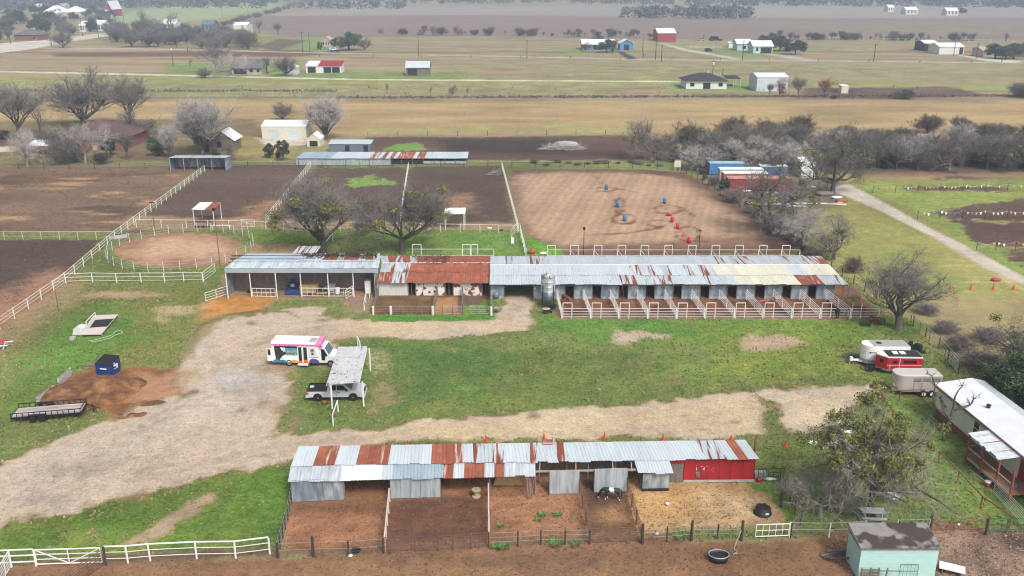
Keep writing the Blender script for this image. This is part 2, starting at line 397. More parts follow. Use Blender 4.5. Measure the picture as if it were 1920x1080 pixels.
# land to the right of the boundary fence
paint([(1285, 300), (2300, 310), (2300, 1000), (1960, 800), (1690, 595)], (150, 136, 96), .62, (132, 140, 78), 1.5, 2, vs=n_big, var=.3)
paint([(1640, 360), (1740, 358), (1900, 470), (1960, 540), (1930, 540), (1760, 420)], None, .98, (122, 144, 76), 1.5, 1.2)
paint([(1600, 345), (2000, 338), (2000, 420), (1760, 410)], (146, 128, 100), .72, (128, 148, 76), 2, 3)
for pl in ([(1745, 325), (1850, 322), (1850, 336), (1760, 337)], [(1730, 398), (1960, 370), (1960, 415), (1800, 412)], [(1780, 410), (1960, 420), (1960, 470), (1830, 455)], [(1880, 470), (1990, 470), (1990, 510), (1900, 490)], [(1690, 345), (1900, 352), (1900, 358), (1700, 356)]):
    paint(pl, (92, 74, 66), .12, None, 1.5, 3, vs=n_mid, var=.25)
paint([(1600, 320), (2000, 318), (2000, 330), (1620, 334)], (150, 120, 98), .2, None, 2, 2)
paint([(1700, 545), (1960, 560), (1960, 690), (1800, 700), (1690, 600)], (164, 146, 112), .42, (134, 138, 80), 3, 5, vs=n_mid, var=.22)
paint([(1650, 440), (1760, 470), (1800, 540), (1680, 560), (1600, 480)], (162, 144, 106), .62, (130, 142, 78), 3, 4)
paint([(1300, 325), (1440, 322), (1600, 345), (1570, 395), (1420, 395)], (128, 116, 98), .3, (116, 128, 74), 1.5, 2.5, var=.25)
paint([(1180, 285), (1320, 290), (2000, 300), (2000, 322), (1600, 326), (1340, 302)], (104, 90, 76), .15, (96, 104, 58), 3, 3)
blot(1690, 618, 45, 16, col=None, g=.97, gcol=(86, 118, 52), soft=1.5, wob=2)
# gravel road on the right
paint([(1556, 352), (1590, 344), (1660, 380), (1740, 425), (1830, 470), (1960, 540), (1960, 560), (1920, 534), (1840, 500), (1750, 445), (1650, 395), (1572, 362)], (196, 186, 172), .0, None, .5, .35, zid=6)
paint([(1800, 478), (1960, 560), (1960, 566), (1880, 526)], (205, 180, 140), .1, None, .6, .6, op=.6)
# white farm lanes and roads far off
paint([(-200, 128), (300, 139), (680, 148), (1260, 151.5), (1280, 152.5), (1280, 154), (680, 150.5), (300, 142), (-200, 131)], (206, 200, 176), 0, None, .8, .4, zid=6)
paint([(-60, 86), (90, 74), (210, 60), (240, 62), (120, 80), (60, 92), (-60, 106)], (205, 198, 186), 0, None, 1.2, .8, zid=6)
paint([(90, 88), (300, 91), (600, 98), (1260, 111), (1960, 117), (1960, 119), (1260, 113.2), (600, 100), (300, 93), (90, 92)], (176, 170, 152), 0, None, 1.2, .8, zid=6)
paint([(1240, 80), (1290, 92), (1390, 110), (1380, 112), (1280, 95), (1236, 82)], (190, 182, 168), 0, None, 1, .5, zid=6)
paint([(1430, 101), (1480, 104), (1540, 113), (1500, 114)], (178, 170, 158), .05, None, 1, .8, zid=6)
paint([(1795, 103), (1850, 108), (1920, 114), (1910, 117), (1850, 115)], (210, 205, 192), 0, None, 1, .6, zid=6)
paint([(1154, 96), (1166, 96), (1196, 110), (1176, 111)], (70, 72, 78), 0, None, .6, .2, zid=9)
paint([(610, 97), (622, 92), (640, 93), (636, 99)], (78, 80, 86), 0, None, .6, .2, zid=9)
# paddocks
paint([(-400, 312), (383, 309), (214, 436), (-400, 436)], (126, 104, 86), .02, (110, 104, 70), 1.0, .8, zid=2, vs=n_str, var=.18)
sel, m = paint([(-400, 330), (340, 325), (220, 430), (-400, 430)], None, None, None, 3, 3)
k = m * ss(.50, .66, fbm(X[sel] * .45, Y[sel], 6, 4, 77.)); bare[sel] = bare[sel] * (1 - k[:, None]) + C(186, 150, 112) * k[:, None]
k = m * ss(.54, .66, fbm(X[sel] * .4, Y[sel], 9, 4, 11.)) * .8; bare[sel] = bare[sel] * (1 - k[:, None]) + C(88, 70, 60) * k[:, None]
paint([(-400, 448), (196, 448), (128, 512), (0, 600), (-400, 860)], (92, 76, 67), .03, None, 1.0, .8, zid=2, vs=n_mid, var=.14)
paint([(110, 505), (140, 520), (0, 640), (-90, 690), (-60, 590), (40, 530)], (158, 122, 96), .05, None, 3, 2.5)
paint([(395, 309), (583, 308), (500, 418), (232, 440), (260, 412)], (100, 83, 74), .03, None, 1, .8, zid=2, vs=n_str, var=.15)
paint([(500, 372), (530, 380), (490, 420), (400, 425), (450, 405)], (160, 125, 96), .05, None, 2.5, 2.5)
paint([(590, 308), (764, 308), (750, 420), (505, 420)], (98, 82, 74), .06, None, 1, .8, zid=2, vs=n_str, var=.15)
paint([(650, 336), (700, 328), (740, 345), (660, 352)], None, .8, (118, 150, 76), 1.5, 2.5)
paint([(590, 308), (880, 306), (880, 314), (590, 316)], None, .6, (104, 130, 64), 1, 1.5)
paint([(769, 312), (940, 310), (968, 436), (752, 420)], (94, 79, 71), .03, None, .8, .8, zid=2, vs=n_mid, var=.12)
paint([(815, 365), (880, 360), (900, 400), (830, 400)], (166, 130, 106), .03, None, 2.5, 3, op=.75)
paint([(240, 405), (968, 418), (972, 432), (230, 430)], (166, 140, 108), .25, (128, 134, 74), 1.2, 1.2, op=.85)
# riding arena with its dark rim
paint([(952, 318), (1000, 316), (1200, 317), (1284, 322), (1390, 380), (1500, 455), (1490, 476), (1030, 478), (985, 445), (962, 385)], (112, 88, 74), .04, None, .8, .9, zid=3)
paint([(966, 330), (985, 323), (1190, 324), (1262, 331), (1360, 388), (1436, 446), (1420, 462), (1050, 462), (996, 440), (974, 385)], (178, 148, 122), 0, None, 2.2, 1.6, zid=3, vs=n_str, var=.08, har=1.0)
paint([(1250, 452), (1440, 440), (1470, 466), (1080, 470), (1060, 462)], (122, 90, 72), 0, None, 1.5, 1.5, op=.7, har=.4)
for e in ((1136, 354, 18, 4), (1170, 410, 22, 9), (1162, 385, 9, 14), (1290, 438, 22, 14), (1252, 392, 26, 8), (1300, 460, 40, 9), (1232, 418, 20, 6)):
    pl = ell(*e)
    for i in range(len(pl)):
        a, b = pl[i], pl[(i + 1) % len(pl)]
        paint([(a[0], a[1] - .6), (b[0], b[1] - .6), (b[0], b[1] + .9), (a[0], a[1] + .9)], (108, 76, 58), 0, None, .5, .6, op=.85)
for lin in ([(1105, 325), (1125, 336), (1136, 350)], [(1150, 352), (1200, 362), (1230, 380), (1248, 390)], [(1136, 354), (1155, 378), (1165, 400)], [(1100, 441), (1180, 436), (1240, 426)], [(1256, 384), (1280, 390), (1300, 405), (1292, 400)], [(1260, 410), (1290, 450), (1310, 465)]):
    for a, b in zip(lin, lin[1:]):
        paint([(a[0] - 1, a[1] - .7), (b[0] - 1, b[1] - .7), (b[0] + 1, b[1] + .9), (a[0] + 1, a[1] + .9)], (106, 76, 60), 0, None, .5, .6, op=.85)
# round pen
paint(ell(343, 468, 136, 38, 36), (150, 120, 92), .75, (110, 128, 66), 1, 1.2)
paint(ell(341, 469, 124, 33, 36), (162, 124, 100), .04, None, .7, .7, zid=4, vs=n_sm, var=.2)
paint(ell(345, 466, 84, 19, 36), (196, 162, 132), 0, None, 4, 2.5, zid=4, vs=n_mid, var=.05)
# yard behind the barn
paint([(470, 432), (970, 436), (1010, 478), (930, 486), (470, 490), (450, 470)], (150, 128, 96), .9, (104, 132, 58), 1, 1.5, vs=n_mid, var=.2)
paint([(840, 432), (965, 436), (980, 470), (840, 476)], None, .98, (102, 140, 66), 1.5, 1.5)
paint([(470, 455), (560, 458), (600, 470), (520, 490), (440, 485)], (172, 145, 112), .3, None, 1.5, 2)
paint([(600, 440), (720, 440), (740, 474), (590, 474)], (140, 126, 108), .7, (104, 122, 72), 2, 2)
paint([(985, 440), (1045, 468), (1050, 480), (1000, 480)], None, .97, (96, 148, 52), .8, .8)
# hay shed floor and clay apron
paint([(418, 515), (706, 512), (706, 560), (420, 562)], (150, 122, 96), 0, None, .8, .6, zid=8)
paint([(405, 556), (470, 553), (520, 560), (500, 578), (420, 588), (370, 600), (380, 575)], (186, 132, 72), .06, None, 1.5, 1.5, vs=n_sm, var=.2)
paint([(640, 555), (706, 552), (690, 584), (650, 584)], (156, 130, 108), .05, None, 1.2, 1.5)
# gravel drive
GR = [(-200, 930), (0, 872), (62, 846), (140, 812), (215, 782), (256, 752), (300, 720), (345, 680), (372, 640), (384, 612), (420, 597), (500, 588), (570, 574), (610, 577), (600, 592), (660, 600), (740, 600), (880, 600), (930, 590), (950, 572), (948, 556), (998, 556), (994, 580), (1004, 604), (985, 618), (900, 626), (800, 634), (700, 632), (640, 634), (628, 646), (640, 690), (600, 690), (566, 700), (545, 728), (556, 745), (530, 770), (520, 806), (560, 818), (680, 805), (800, 790), (1000, 775), (1200, 755), (1300, 745), (1420, 728), (1600, 718), (1640, 722), (1600, 770), (1540, 806), (1484, 812), (1466, 790), (1450, 750), (1425, 745), (1432, 815), (1200, 822), (1000, 822), (900, 818), (700, 836), (545, 866), (400, 892), (270, 930), (130, 964), (0, 985), (-200, 1020)]
paint([(x + (12 if x < 500 else 0) * 0, y) for x, y in GR], (146, 120, 88), .42, (118, 122, 66), 2.6, 2.0, op=.75, vs=n_sm, var=.2)
paint(GR, (194, 176, 155), .02, (130, 132, 80), .45, 1.25, zid=1, vs=n_big, var=.08)
for off in (-1, 1):
    for ln in ([(20, 940), (180, 850), (320, 770), (420, 690), (480, 640), (600, 616), (800, 614), (950, 600), (972, 565)], [(60, 930), (300, 880), (560, 836), (800, 808), (1100, 788), (1400, 768), (1600, 748)], [(380, 640), (420, 700), (400, 780), (300, 860), (60, 960)]):
        ln = [(x + off * 5, y + off * 3.2) for x, y in ln]
        for a, b in zip(ln, ln[1:]): paint([(a[0], a[1] - 1.2), (b[0], b[1] - 1.2), (b[0] + 1, b[1] + 1.6), (a[0] + 1, a[1] + 1.6)], (160, 140, 118), .02, None, .6, .8, op=.62)
paint([(640, 604), (900, 606), (960, 596), (990, 612), (800, 628), (640, 632)], (200, 178, 146), .04, None, 1, 1.2, op=.7)
paint([(700, 808), (1000, 785), (1420, 738), (1430, 810), (1000, 818), (700, 828)], (206, 186, 150), .02, None, 1.5, 1.5, op=.8)
paint([(1470, 740), (1620, 726), (1560, 795), (1490, 800)], (208, 190, 160), .06, None, 1.5, 1.5, op=.8)
paint([(380, 680), (520, 690), (520, 760), (350, 800), (150, 900), (0, 950), (0, 900), (250, 790)], (188, 174, 158), .0, None, 4, 4, op=.7)
for e, c in (((470, 720, 50, 22), (160, 150, 142)), ((440, 705, 26, 7), (188, 186, 184)), ((105, 935, 60, 16), (164, 152, 148)), ((600, 630, 90, 8), (176, 156, 130)), ((560, 690, 50, 8), (150, 126, 100)), ((520, 690, 30, 6), (146, 124, 100)), ((372, 650, 10, 12), (196, 194, 190)), ((150, 880, 60, 12), (150, 138, 126)), ((860, 622, 30, 4), (160, 150, 140)), ((300, 900, 60, 10), (168, 152, 140))):
    blot(*e, col=c, g=0.0, soft=2.0, wob=1.5, op=.75)
for e in ((470, 605, 8, 3), (610, 600, 12, 2.5), (345, 742, 10, 4), (290, 752, 16, 8), (262, 800, 8, 3), (362, 735, 5, 2), (1000, 780, 6, 2), (1320, 805, 8, 3), (1250, 800, 7, 2), (1280, 780, 5, 2), (1370, 790, 9, 3), (1100, 800, 5, 2), (250, 858, 8, 2), (420, 880, 5, 2), (160, 905, 4, 2), (455, 770, 5, 2), (380, 700, 4, 1.5)):
    blot(*e, col=(112, 92, 72), g=.1, soft=.5, wob=.7, op=.8)
# curved tyre track by the shed
trk = [(345, 665), (352, 635), (380, 608), (430, 590), (490, 582), (540, 584), (562, 597)]
for a, b in zip(trk, trk[1:]): paint([(a[0] - 1, a[1] - 1), (b[0] - 1, b[1] - 1), (b[0] + 1.6, b[1] + 1.4), (a[0] + 1.6, a[1] + 1.4)], (92, 76, 56), .1, None, .3, .4, op=.8)
paint([(350, 640), (400, 600), (440, 592), (410, 600), (372, 640), (360, 668)], (140, 122, 86), .5, None, 1, 1.5, op=.8)
for e in ((610, 745, 56, 40), (585, 700, 30, 16), (690, 640, 50, 8)): blot(*e, col=(150, 126, 96), g=.75, gcol=(96, 120, 58), soft=1.2, wob=2)
for e in ((520, 765, 26, 12), (556, 790, 18, 12), (548, 735, 20, 8)): blot(*e, col=(150, 124, 96), g=.25, soft=1.5, wob=2)
# worn spots in the lawn
for e, c, g_ in (((1205, 629, 52, 8), (180, 160, 142), .1), ((1170, 640, 14, 8), (184, 166, 146), .1), ((1448, 643, 66, 14), (176, 154, 132), .12), ((1285, 655, 22, 8), (150, 140, 110), .5), ((1265, 717, 12, 6), (128, 104, 88), .2), ((712, 675, 28, 22), (176, 158, 122), .4), ((720, 740, 36, 30), (172, 150, 114), .45), ((706, 772, 20, 10), (166, 140, 112), .3), ((1620, 675, 22, 12), (150, 130, 110), .35), ((240, 552, 70, 8), (176, 150, 122), .15), ((320, 582, 45, 9), (186, 166, 128), .3), ((300, 600, 20, 6), (190, 172, 130), .3), ((20, 790, 30, 4), (160, 138, 112), .3), ((45, 812, 26, 10), (158, 136, 100), .5), ((1380, 672, 30, 6), (150, 140, 100), .5), ((340, 700, 30, 10), (176, 150, 112), .3)):
    blot(*e, col=c, g=g_, soft=1.2, wob=1.8, op=.9)
paint([(225, 1020), (300, 970), (380, 925), (420, 918), (405, 940), (300, 1005), (250, 1025)], (172, 150, 124), .12, None, 1, 1)
blot(150, 1005, 36, 15, col=(180, 160, 112), g=.5, soft=1.2, wob=1.2)
paint([(200, 930), (270, 918), (290, 928), (210, 950)], (140, 112, 82), .4, None, .6, 1)
# manure spread
paint([(70, 765), (110, 715), (170, 682), (250, 684), (330, 690), (330, 735), (270, 760), (215, 792), (190, 768)], (134, 88, 52), .04, None, 1.0, 1.6, vs=n_sm, var=.3)
paint([(240, 690), (330, 700), (320, 740), (250, 760), (225, 730)], (178, 140, 108), .05, None, 1.2, 2.2, op=.7)
# corrals: stall pens, old stable pens, near shed pens
paint([(1046, 535), (1600, 535), (1655, 597), (1046, 597)], (128, 90, 68), .02, None, .5, .6, zid=8, vs=n_sm, var=.25)
paint([(1046, 585), (1640, 590), (1645, 598), (1046, 597)], (146, 116, 100), .08, None, .5, 1, op=.7)
for e in ((1080, 584, 20, 4), (1240, 583, 22, 5), (1470, 584, 26, 5), (1090, 591, 18, 2), (1230, 575, 10, 4)): blot(*e, col=(74, 46, 36), g=0, soft=.5, wob=.6)
paint([(700, 548), (920, 548), (925, 591), (700, 591)], (120, 92, 66), .02, None, .4, .4, zid=8, vs=n_sm, var=.25)
paint([(815, 558), (868, 558), (868, 590), (812, 591)], (170, 128, 88), 0, None, .5, .4)
paint([(870, 572), (920, 560), (924, 590), (870, 590)], None, .8, (100, 136, 62), .6, .8)
paint([(868, 558), (905, 558), (900, 570), (870, 572)], (112, 90, 78), .1, None, .6, .6)
paint([(700, 592), (930, 592), (930, 600), (700, 602)], None, .98, (70, 128, 44), .6, .6)
NP = [(552, 900), (560, 868), (1400, 850), (1412, 902), (1260, 906), (1190, 1000), (730, 1032), (522, 1042)]
paint(NP, (156, 112, 82), .02, None, .5, .4, zid=8, vs=n_sm, var=.22)
paint([(730, 935), (916, 925), (916, 1008), (722, 1020)], (104, 74, 56), .02, None, .8, .8, vs=n_sm, var=.22)
paint([(548, 940), (728, 936), (728, 958), (546, 962)], (110, 78, 58), .0, None, 1, 1, op=.8)
paint([(916, 925), (1080, 920), (1100, 1000), (918, 1008)], (152, 112, 82), .05, (110, 130, 70), .8, .8, vs=n_sm, var=.28)
paint([(1085, 880), (1180, 880), (1200, 995), (1108, 1000)], (98, 72, 56), 0, None, .6, .6)
blot(1146, 968, 28, 18, col=(158, 120, 84), g=0, soft=1.2, wob=1)
paint([(1185, 890), (1420, 898), (1460, 930), (1490, 985), (1200, 998)], (182, 150, 108), .04, (120, 136, 66), .7, .8, zid=8, vs=n_sm, var=.15)
paint([(1180, 905), (1280, 905), (1290, 960), (1190, 985)], (190, 150, 98), .02, None, 1.5, 1.5, op=.7)
paint([(1340, 930), (1440, 930), (1460, 975), (1350, 985)], (198, 172, 138), .02, None, 2, 2, op=.7)
paint([(1400, 905), (1450, 905), (1500, 970), (1480, 980), (1440, 930), (1405, 930)], None, .85, (108, 138, 62), .8, 1)
paint([(1260, 992), (1400, 990), (1480, 988), (1480, 1000), (1260, 1008)], None, .6, (110, 132, 66), .8, 1.2)
# track along the bottom edge
paint([(-200, 1075), (190, 1050), (510, 1040), (720, 1030), (1190, 1005), (1500, 1010), (1580, 990), (2300, 985), (2300, 1200), (-200, 1200)], (140, 106, 80), .03, (120, 120, 70), .7, .9, zid=8, vs=n_mid, var=.2)
paint([(560, 1052), (1000, 1030), (1560, 1022), (1560, 1090), (560, 1100)], (150, 116, 84), .02, None, 2.5, 2, op=.7)
paint([(700, 1036), (1000, 1040), (1500, 1030), (1500, 1045), (1000, 1062), (800, 1052)], (104, 80, 66), .02, None, 2, 2, op=.7)
paint([(1750, 990), (2300, 1000), (2300, 1200), (1740, 1200)], (146, 122, 104), .02, None, .8, 1, vs=n_sm, var=.35)
paint([(1860, 1000), (2000, 1000), (2000, 1050), (1880, 1030)], (92, 74, 66), .02, None, 1, 1)
paint([(190, 1040), (510, 1026), (512, 1045), (190, 1056)], (116, 96, 76), .1, None, .5, .6)
# small ups and downs
Z = (n_big - .5) * .10 + (n_mid - .5) * .05
Z *= np.clip((Y - 40) / 60, .3, 1)
Z -= .03
fac = np.clip(fac + (n_mid - .5) * .35 + (n_sm - .5) * .25, 0, 1)

gm = bpy.data.materials.new('soil and grass'); gm.use_nodes = True
n = gm.node_tree; b = n.nodes['Principled BSDF']; b.inputs['Roughness'].default_value = .95; b.inputs['Specular IOR Level'].default_value = .15
def nd(t, **k):
    x = n.nodes.new(t)
    for a, v in k.items(): setattr(x, a, v)
    return x
tc = nd('ShaderNodeTexCoord')
aA = nd('ShaderNodeAttribute', attribute_name='bare'); aB = nd('ShaderNodeAttribute', attribute_name='turf')
def noise(s, d, r=.55):
    t = nd('ShaderNodeTexNoise'); t.inputs['Scale'].default_value = s; t.inputs['Detail'].default_value = d; t.inputs['Roughness'].default_value = r
    n.links.new(tc.outputs['Object'], t.inputs['Vector']); return t.outputs['Fac']
def math_(op, a, bb, c=None):
    x = nd('ShaderNodeMath', operation=op)
    for i, v in enumerate((a, bb) if c is None else (a, bb, c)):
        if hasattr(v, 'links'): n.links.new(v, x.inputs[i])
        else: x.inputs[i].default_value = v
    return x.outputs[0]
def rng_(v, a, bb, c, d):
    x = nd('ShaderNodeMapRange'); n.links.new(v, x.inputs[0])
    for i, q in enumerate((a, bb, c, d)): x.inputs[i + 1].default_value = q
    return x.outputs[0]
def mixc(f, a, bb, bt='MIX'):
    x = nd('ShaderNodeMix', data_type='RGBA', blend_type=bt)
    for v, s_ in ((f, x.inputs[0]), (a, x.inputs[6]), (bb, x.inputs[7])):
        if hasattr(v, 'links'): n.links.new(v, s_)
        else: s_.default_value = v
    return x.outputs[2]
nA = noise(.9, 6, .68); nB = noise(3.2, 4, .6); nC = noise(9.0, 2, .6)
# grass shows where the share of grass beats a ragged noise
cov = math_('ADD', aA.outputs['Alpha'], math_('MULTIPLY', math_('SUBTRACT', math_('ADD', math_('MULTIPLY', nA, .6), math_('MULTIPLY', nB, .4)), .5), 2.5))
cf = rng_(cov, .40, .60, 0, 1)
gv = rng_(math_('ADD', math_('MULTIPLY', nA, .35), math_('ADD', math_('MULTIPLY', nB, .4), math_('MULTIPLY', nC, .25))), .37, .63, .52, 1.48)
sv = rng_(math_('ADD', math_('MULTIPLY', nA, .4), math_('ADD', math_('MULTIPLY', nB, .3), math_('MULTIPLY', nC, .3))), .37, .63, .66, 1.34)
# harrow furrows in the arena
mpx = nd('ShaderNodeMapping'); mpx.inputs['Rotation'].default_value = (0, 0, R(14)); n.links.new(tc.outputs['Object'], mpx.inputs[0])
wv = nd('ShaderNodeTexWave'); wv.inputs['Scale'].default_value = .19; wv.inputs['Distortion'].default_value = 2.5; wv.inputs['Detail'].default_value = 2; wv.inputs['Detail Scale'].default_value = .25
n.links.new(mpx.outputs[0], wv.inputs['Vector'])
wv2 = nd('ShaderNodeTexWave'); wv2.inputs['Scale'].default_value = .045; wv2.inputs['Distortion'].default_value = 2.0; wv2.inputs['Detail'].default_value = 2; wv2.inputs['Detail Scale'].default_value = .12
n.links.new(mpx.outputs[0], wv2.inputs['Vector'])
hv = math_('ADD', 1.0, math_('MULTIPLY', aB.outputs['Alpha'], math_('ADD', math_('MULTIPLY', math_('SUBTRACT', wv.outputs['Fac'], .5), .13), math_('MULTIPLY', math_('SUBTRACT', wv2.outputs['Fac'], .5), .14))))
def grey(v):
    x = nd('ShaderNodeCombineColor')
    for i in range(3): n.links.new(v, x.inputs[i])
    return x.outputs[0]
nS = noise(2.1, 5, .75); nL = noise(.22, 3, .6)
spk = math_('MULTIPLY', rng_(nS, .60, .68, 1.0, .62), rng_(nS, .30, .38, 1.10, 1.0))
cs = mixc(1.0, aA.outputs['Color'], grey(math_('MULTIPLY', math_('MULTIPLY', sv, hv), math_('MULTIPLY', spk, rng_(nL, .3, .7, .94, 1.06)))), 'MULTIPLY')
yel = mixc(rng_(noise(.30, 5, .65), .40, .64, 0, .85), aB.outputs['Color'], mixc(1.0, aB.outputs['Color'], (1.55, 1.18, 1.25, 1), 'MULTIPLY'))
yel = mixc(rng_(noise(.75, 4, .6), .52, .68, 0, .7), yel, mixc(1.0, yel, (.60, .74, .62, 1), 'MULTIPLY'))
cg = mixc(1.0, yel, grey(gv), 'MULTIPLY')
n.links.new(mixc(cf, cs, cg), b.inputs['Base Color'])
bp = nd('ShaderNodeBump'); bp.inputs['Strength'].default_value = .8; bp.inputs['Distance'].default_value = .14
n.links.new(math_('ADD', math_('MULTIPLY', nB, .6), math_('MULTIPLY', nC, .4)), bp.inputs['Height']); n.links.new(bp.outputs[0], b.inputs['Normal'])

ii = np.arange(NR - 1)[:, None] * NC + np.arange(NC - 1)[None, :]
quads = np.stack([ii, ii + 1, ii + NC + 1, ii + NC], -1).reshape(-1, 4)
fz = zone[quads[:, 0]]
for zid, nm in ZN.items():
    q = quads[fz == zid]
    if not len(q): continue
    u, inv = np.unique(q, return_inverse=True); inv = inv.reshape(-1)
    me = bpy.data.meshes.new(nm); nv, nf = len(u), len(q)
    me.vertices.add(nv); me.vertices.foreach_set('co', np.stack([X[u], Y[u], Z[u]], 1).ravel())
    me.loops.add(nf * 4); me.loops.foreach_set('vertex_index', inv.astype(np.int32))
    me.polygons.add(nf); me.polygons.foreach_set('loop_start', np.arange(nf, dtype=np.int32) * 4); me.polygons.foreach_set('use_smooth', np.ones(nf, bool))
    me.update(); me.validate()
    a = me.attributes.new('bare', 'FLOAT_COLOR', 'POINT'); a.data.foreach_set('color', np.concatenate([np.clip(bare[u], .01, .9), fac[u][:, None]], 1).ravel())
    a = me.attributes.new('turf', 'FLOAT_COLOR', 'POINT'); a.data.foreach_set('color', np.concatenate([np.clip(grass[u], .01, .9), harrow[u][:, None]], 1).ravel())
    tag(link(nm, me, gm), kind='structure')
# tufts, stones and fallen leaves that stand up from the sheet
def scatter(name, mask, n, hmin, hmax, wid, mat_, seed, flat=False):
    r = np.random.RandomState(seed); idx = np.where(mask)[0]
    if not len(idx): return
    wgt = (Y[idx] ** 2) * (rows[0] / Y[idx]) ** .6; k = r.choice(idx, n, p=wgt / wgt.sum())
    jx = (r.rand(n) - .5) * Y[k] * Q * 1.6; jy = (r.rand(n) - .5) * Y[k] * Q * 1.2
    x, y, z = X[k] + jx, Y[k] + jy, Z[k]; a = r.rand(n) * 6.283; h = hmin + (hmax - hmin) * r.rand(n) ** 2; ww = wid * (.6 + .8 * r.rand(n))
    ca, sa = np.cos(a) * ww, np.sin(a) * ww
    if flat:
        t = (r.rand(n) - .5) * .06
        P = np.stack([np.stack([x - ca, y - sa, z + .02 + t * .3], 1), np.stack([x + sa * .5, y - ca * .5, z + .03 + h], 1), np.stack([x + ca, y + sa, z + .03 - t * .3], 1), np.stack([x - sa * .5, y + ca * .5, z + .03 + h * .5], 1)], 1)
    else:
        lx, ly = (r.rand(n) - .5) * h * 1.2, (r.rand(n) - .5) * h * 1.2
        P = np.stack([np.stack([x - ca, y - sa, z - .02], 1), np.stack([x + ca, y + sa, z - .02], 1), np.stack([x + lx + ca * .7, y + ly + sa * .7, z + h], 1), np.stack([x + lx * 1.4 - ca * .5, y + ly * 1.4 - sa * .5, z + h * .8], 1)], 1)
    me = bpy.data.meshes.new(name); me.vertices.add(n * 4); me.vertices.foreach_set('co', P.reshape(-1)); me.loops.add(n * 4); me.loops.foreach_set('vertex_index', np.arange(n * 4, dtype=np.int32))
    me.polygons.add(n); me.polygons.foreach_set('loop_start', np.arange(n, dtype=np.int32) * 4); me.update(); me.validate(); tag(link(name, me, mat_), kind='stuff')
m_tuft = M('grass tuft', (0.125, 0.185, 0.055), .95, 0, .45, .5, c2=(0.20, 0.215, 0.085), amt=.45, s2=.35, edge=.12, fine=2.5, spec=.1)
m_dry = M('dry grass tuft', (0.30, 0.24, 0.15), .95, 0, .35, .5, c2=(0.18, 0.17, 0.08), amt=.4, s2=.5, edge=.12, fine=2.5, spec=.1)
m_stone = M('pale stones', (0.42, 0.37, 0.31), .9, 0, .5, 2.5, c2=(0.16, 0.13, 0.10), amt=.42, s2=3, edge=.04)
m_dleaf = M('fallen leaf', (0.40, 0.31, 0.24), .9, 0, .4, 2, c2=(0.20, 0.13, 0.09), amt=.5, s2=3, edge=.05)
m_clod = M('soil clod', (0.075, 0.048, 0.034), .95, 0, .5, 2, c2=(0.20, 0.135, 0.09), amt=.4, s2=2, edge=.06)
lawn = (zone == 0) & (fac > .6) & (Y < 150)
scatter('grass_tufts', lawn, 60000, .04, .14, .10, m_tuft, 5)
scatter('dry_grass_tufts', (zone == 0) & (fac > .25) & (fac < .8) & (Y < 170), 22000, .05, .22, .10, m_dry, 6)
scatter('loose_stones', (zone == 1) & (Y < 115), 16000, .02, .07, .055, m_stone, 7, True)
scatter('fallen_leaves', (zone == 8) & (X > 24) & (Y < 68), 9000, .02, .06, .075, m_dleaf, 8, True)
scatter('soil_clods', (zone == 8) & (Y < 110), 14000, .03, .09, .07, m_clod, 9, True)
scatter('paddock_clods', (zone == 2) & (Y < 200), 12000, .05, .16, .13, m_clod, 10, True)
# wide land that carries on past the edges of the surveyed sheet
m_land = M('far land', tuple(C(142, 128, 100)), .95, 0, .3, .01, c2=tuple(C(112, 110, 78)), amt=.5, s2=.006, edge=.2, spec=.1)
mb = MB(); mb.add([(-3000, -400, -.5), (3000, -400, -.5), (3000, 3400, -.5), (-3000, 3400, -.5)], [(0, 1, 2, 3)])
tag(obj('terrain', mb, m_land), kind='structure')
# ---------------------------------------------------------------- large structure: the stable row
def lerp(a, b, t): return a + (b - a) * t
def sheet_row(parent, eL, eR, rR, rL, n, pick, rng, name='roof_panel', ribs=3, rib_h=.035, jit=.03, lap=.04):
    """ribbed metal sheets side by side on a slope, each a part of its own"""
    eL, eR, rR, rL = map(Vector, (eL, eR, rR, rL))
    nn = (eR - eL).cross(rL - eL).normalized()
    if nn.z < 0: nn = -nn
    for i in range(n):
        t0, t1 = i / n, (i + 1) / n + lap / n
        a, b = lerp(eL, eR, t0), lerp(eL, eR, t1); c, d = lerp(rL, rR, t0), lerp(rL, rR, t1)
        j = rng.uniform(0, jit) + (.004 if i % 2 else 0)
        ex = (a - c).normalized() * rng.uniform(-.09, .11)
        us = [(0, 0)]
        for k in range(ribs):
            u = (k + .5) / ribs
            us += [(u - .06, 0), (u - .03, 1), (u + .03, 1), (u + .06, 0)]
        us.append((1, 0))
        mb = MB(); vs = []
        for p, q in ((a + ex, b + ex), (c, d)):
            for u, h in us: vs.append(lerp(p, q, u) + nn * (h * rib_h + j))
        k = len(us)
        mb.add(vs, [(q, q + 1, k + q + 1, k + q) for q in range(k - 1)])
        o = obj(name, mb, pick(i, (i + .5) / n), parent)
def wall(parent, x0, x1, y, z0, z1, mats, t=.07, name='wall_panel'):
    mb = MB(); mb.b2(x0, y, z0, x1, y + t, z1); return obj(name, mb, mats, parent)
def post(parent, x, y, z0, z1, s, mats, name='post'):
    mb = MB(); mb.box(x, y, (z0 + z1) / 2, s, s, z1 - z0); return obj(name, mb, mats, parent)
rng = random.Random(5)
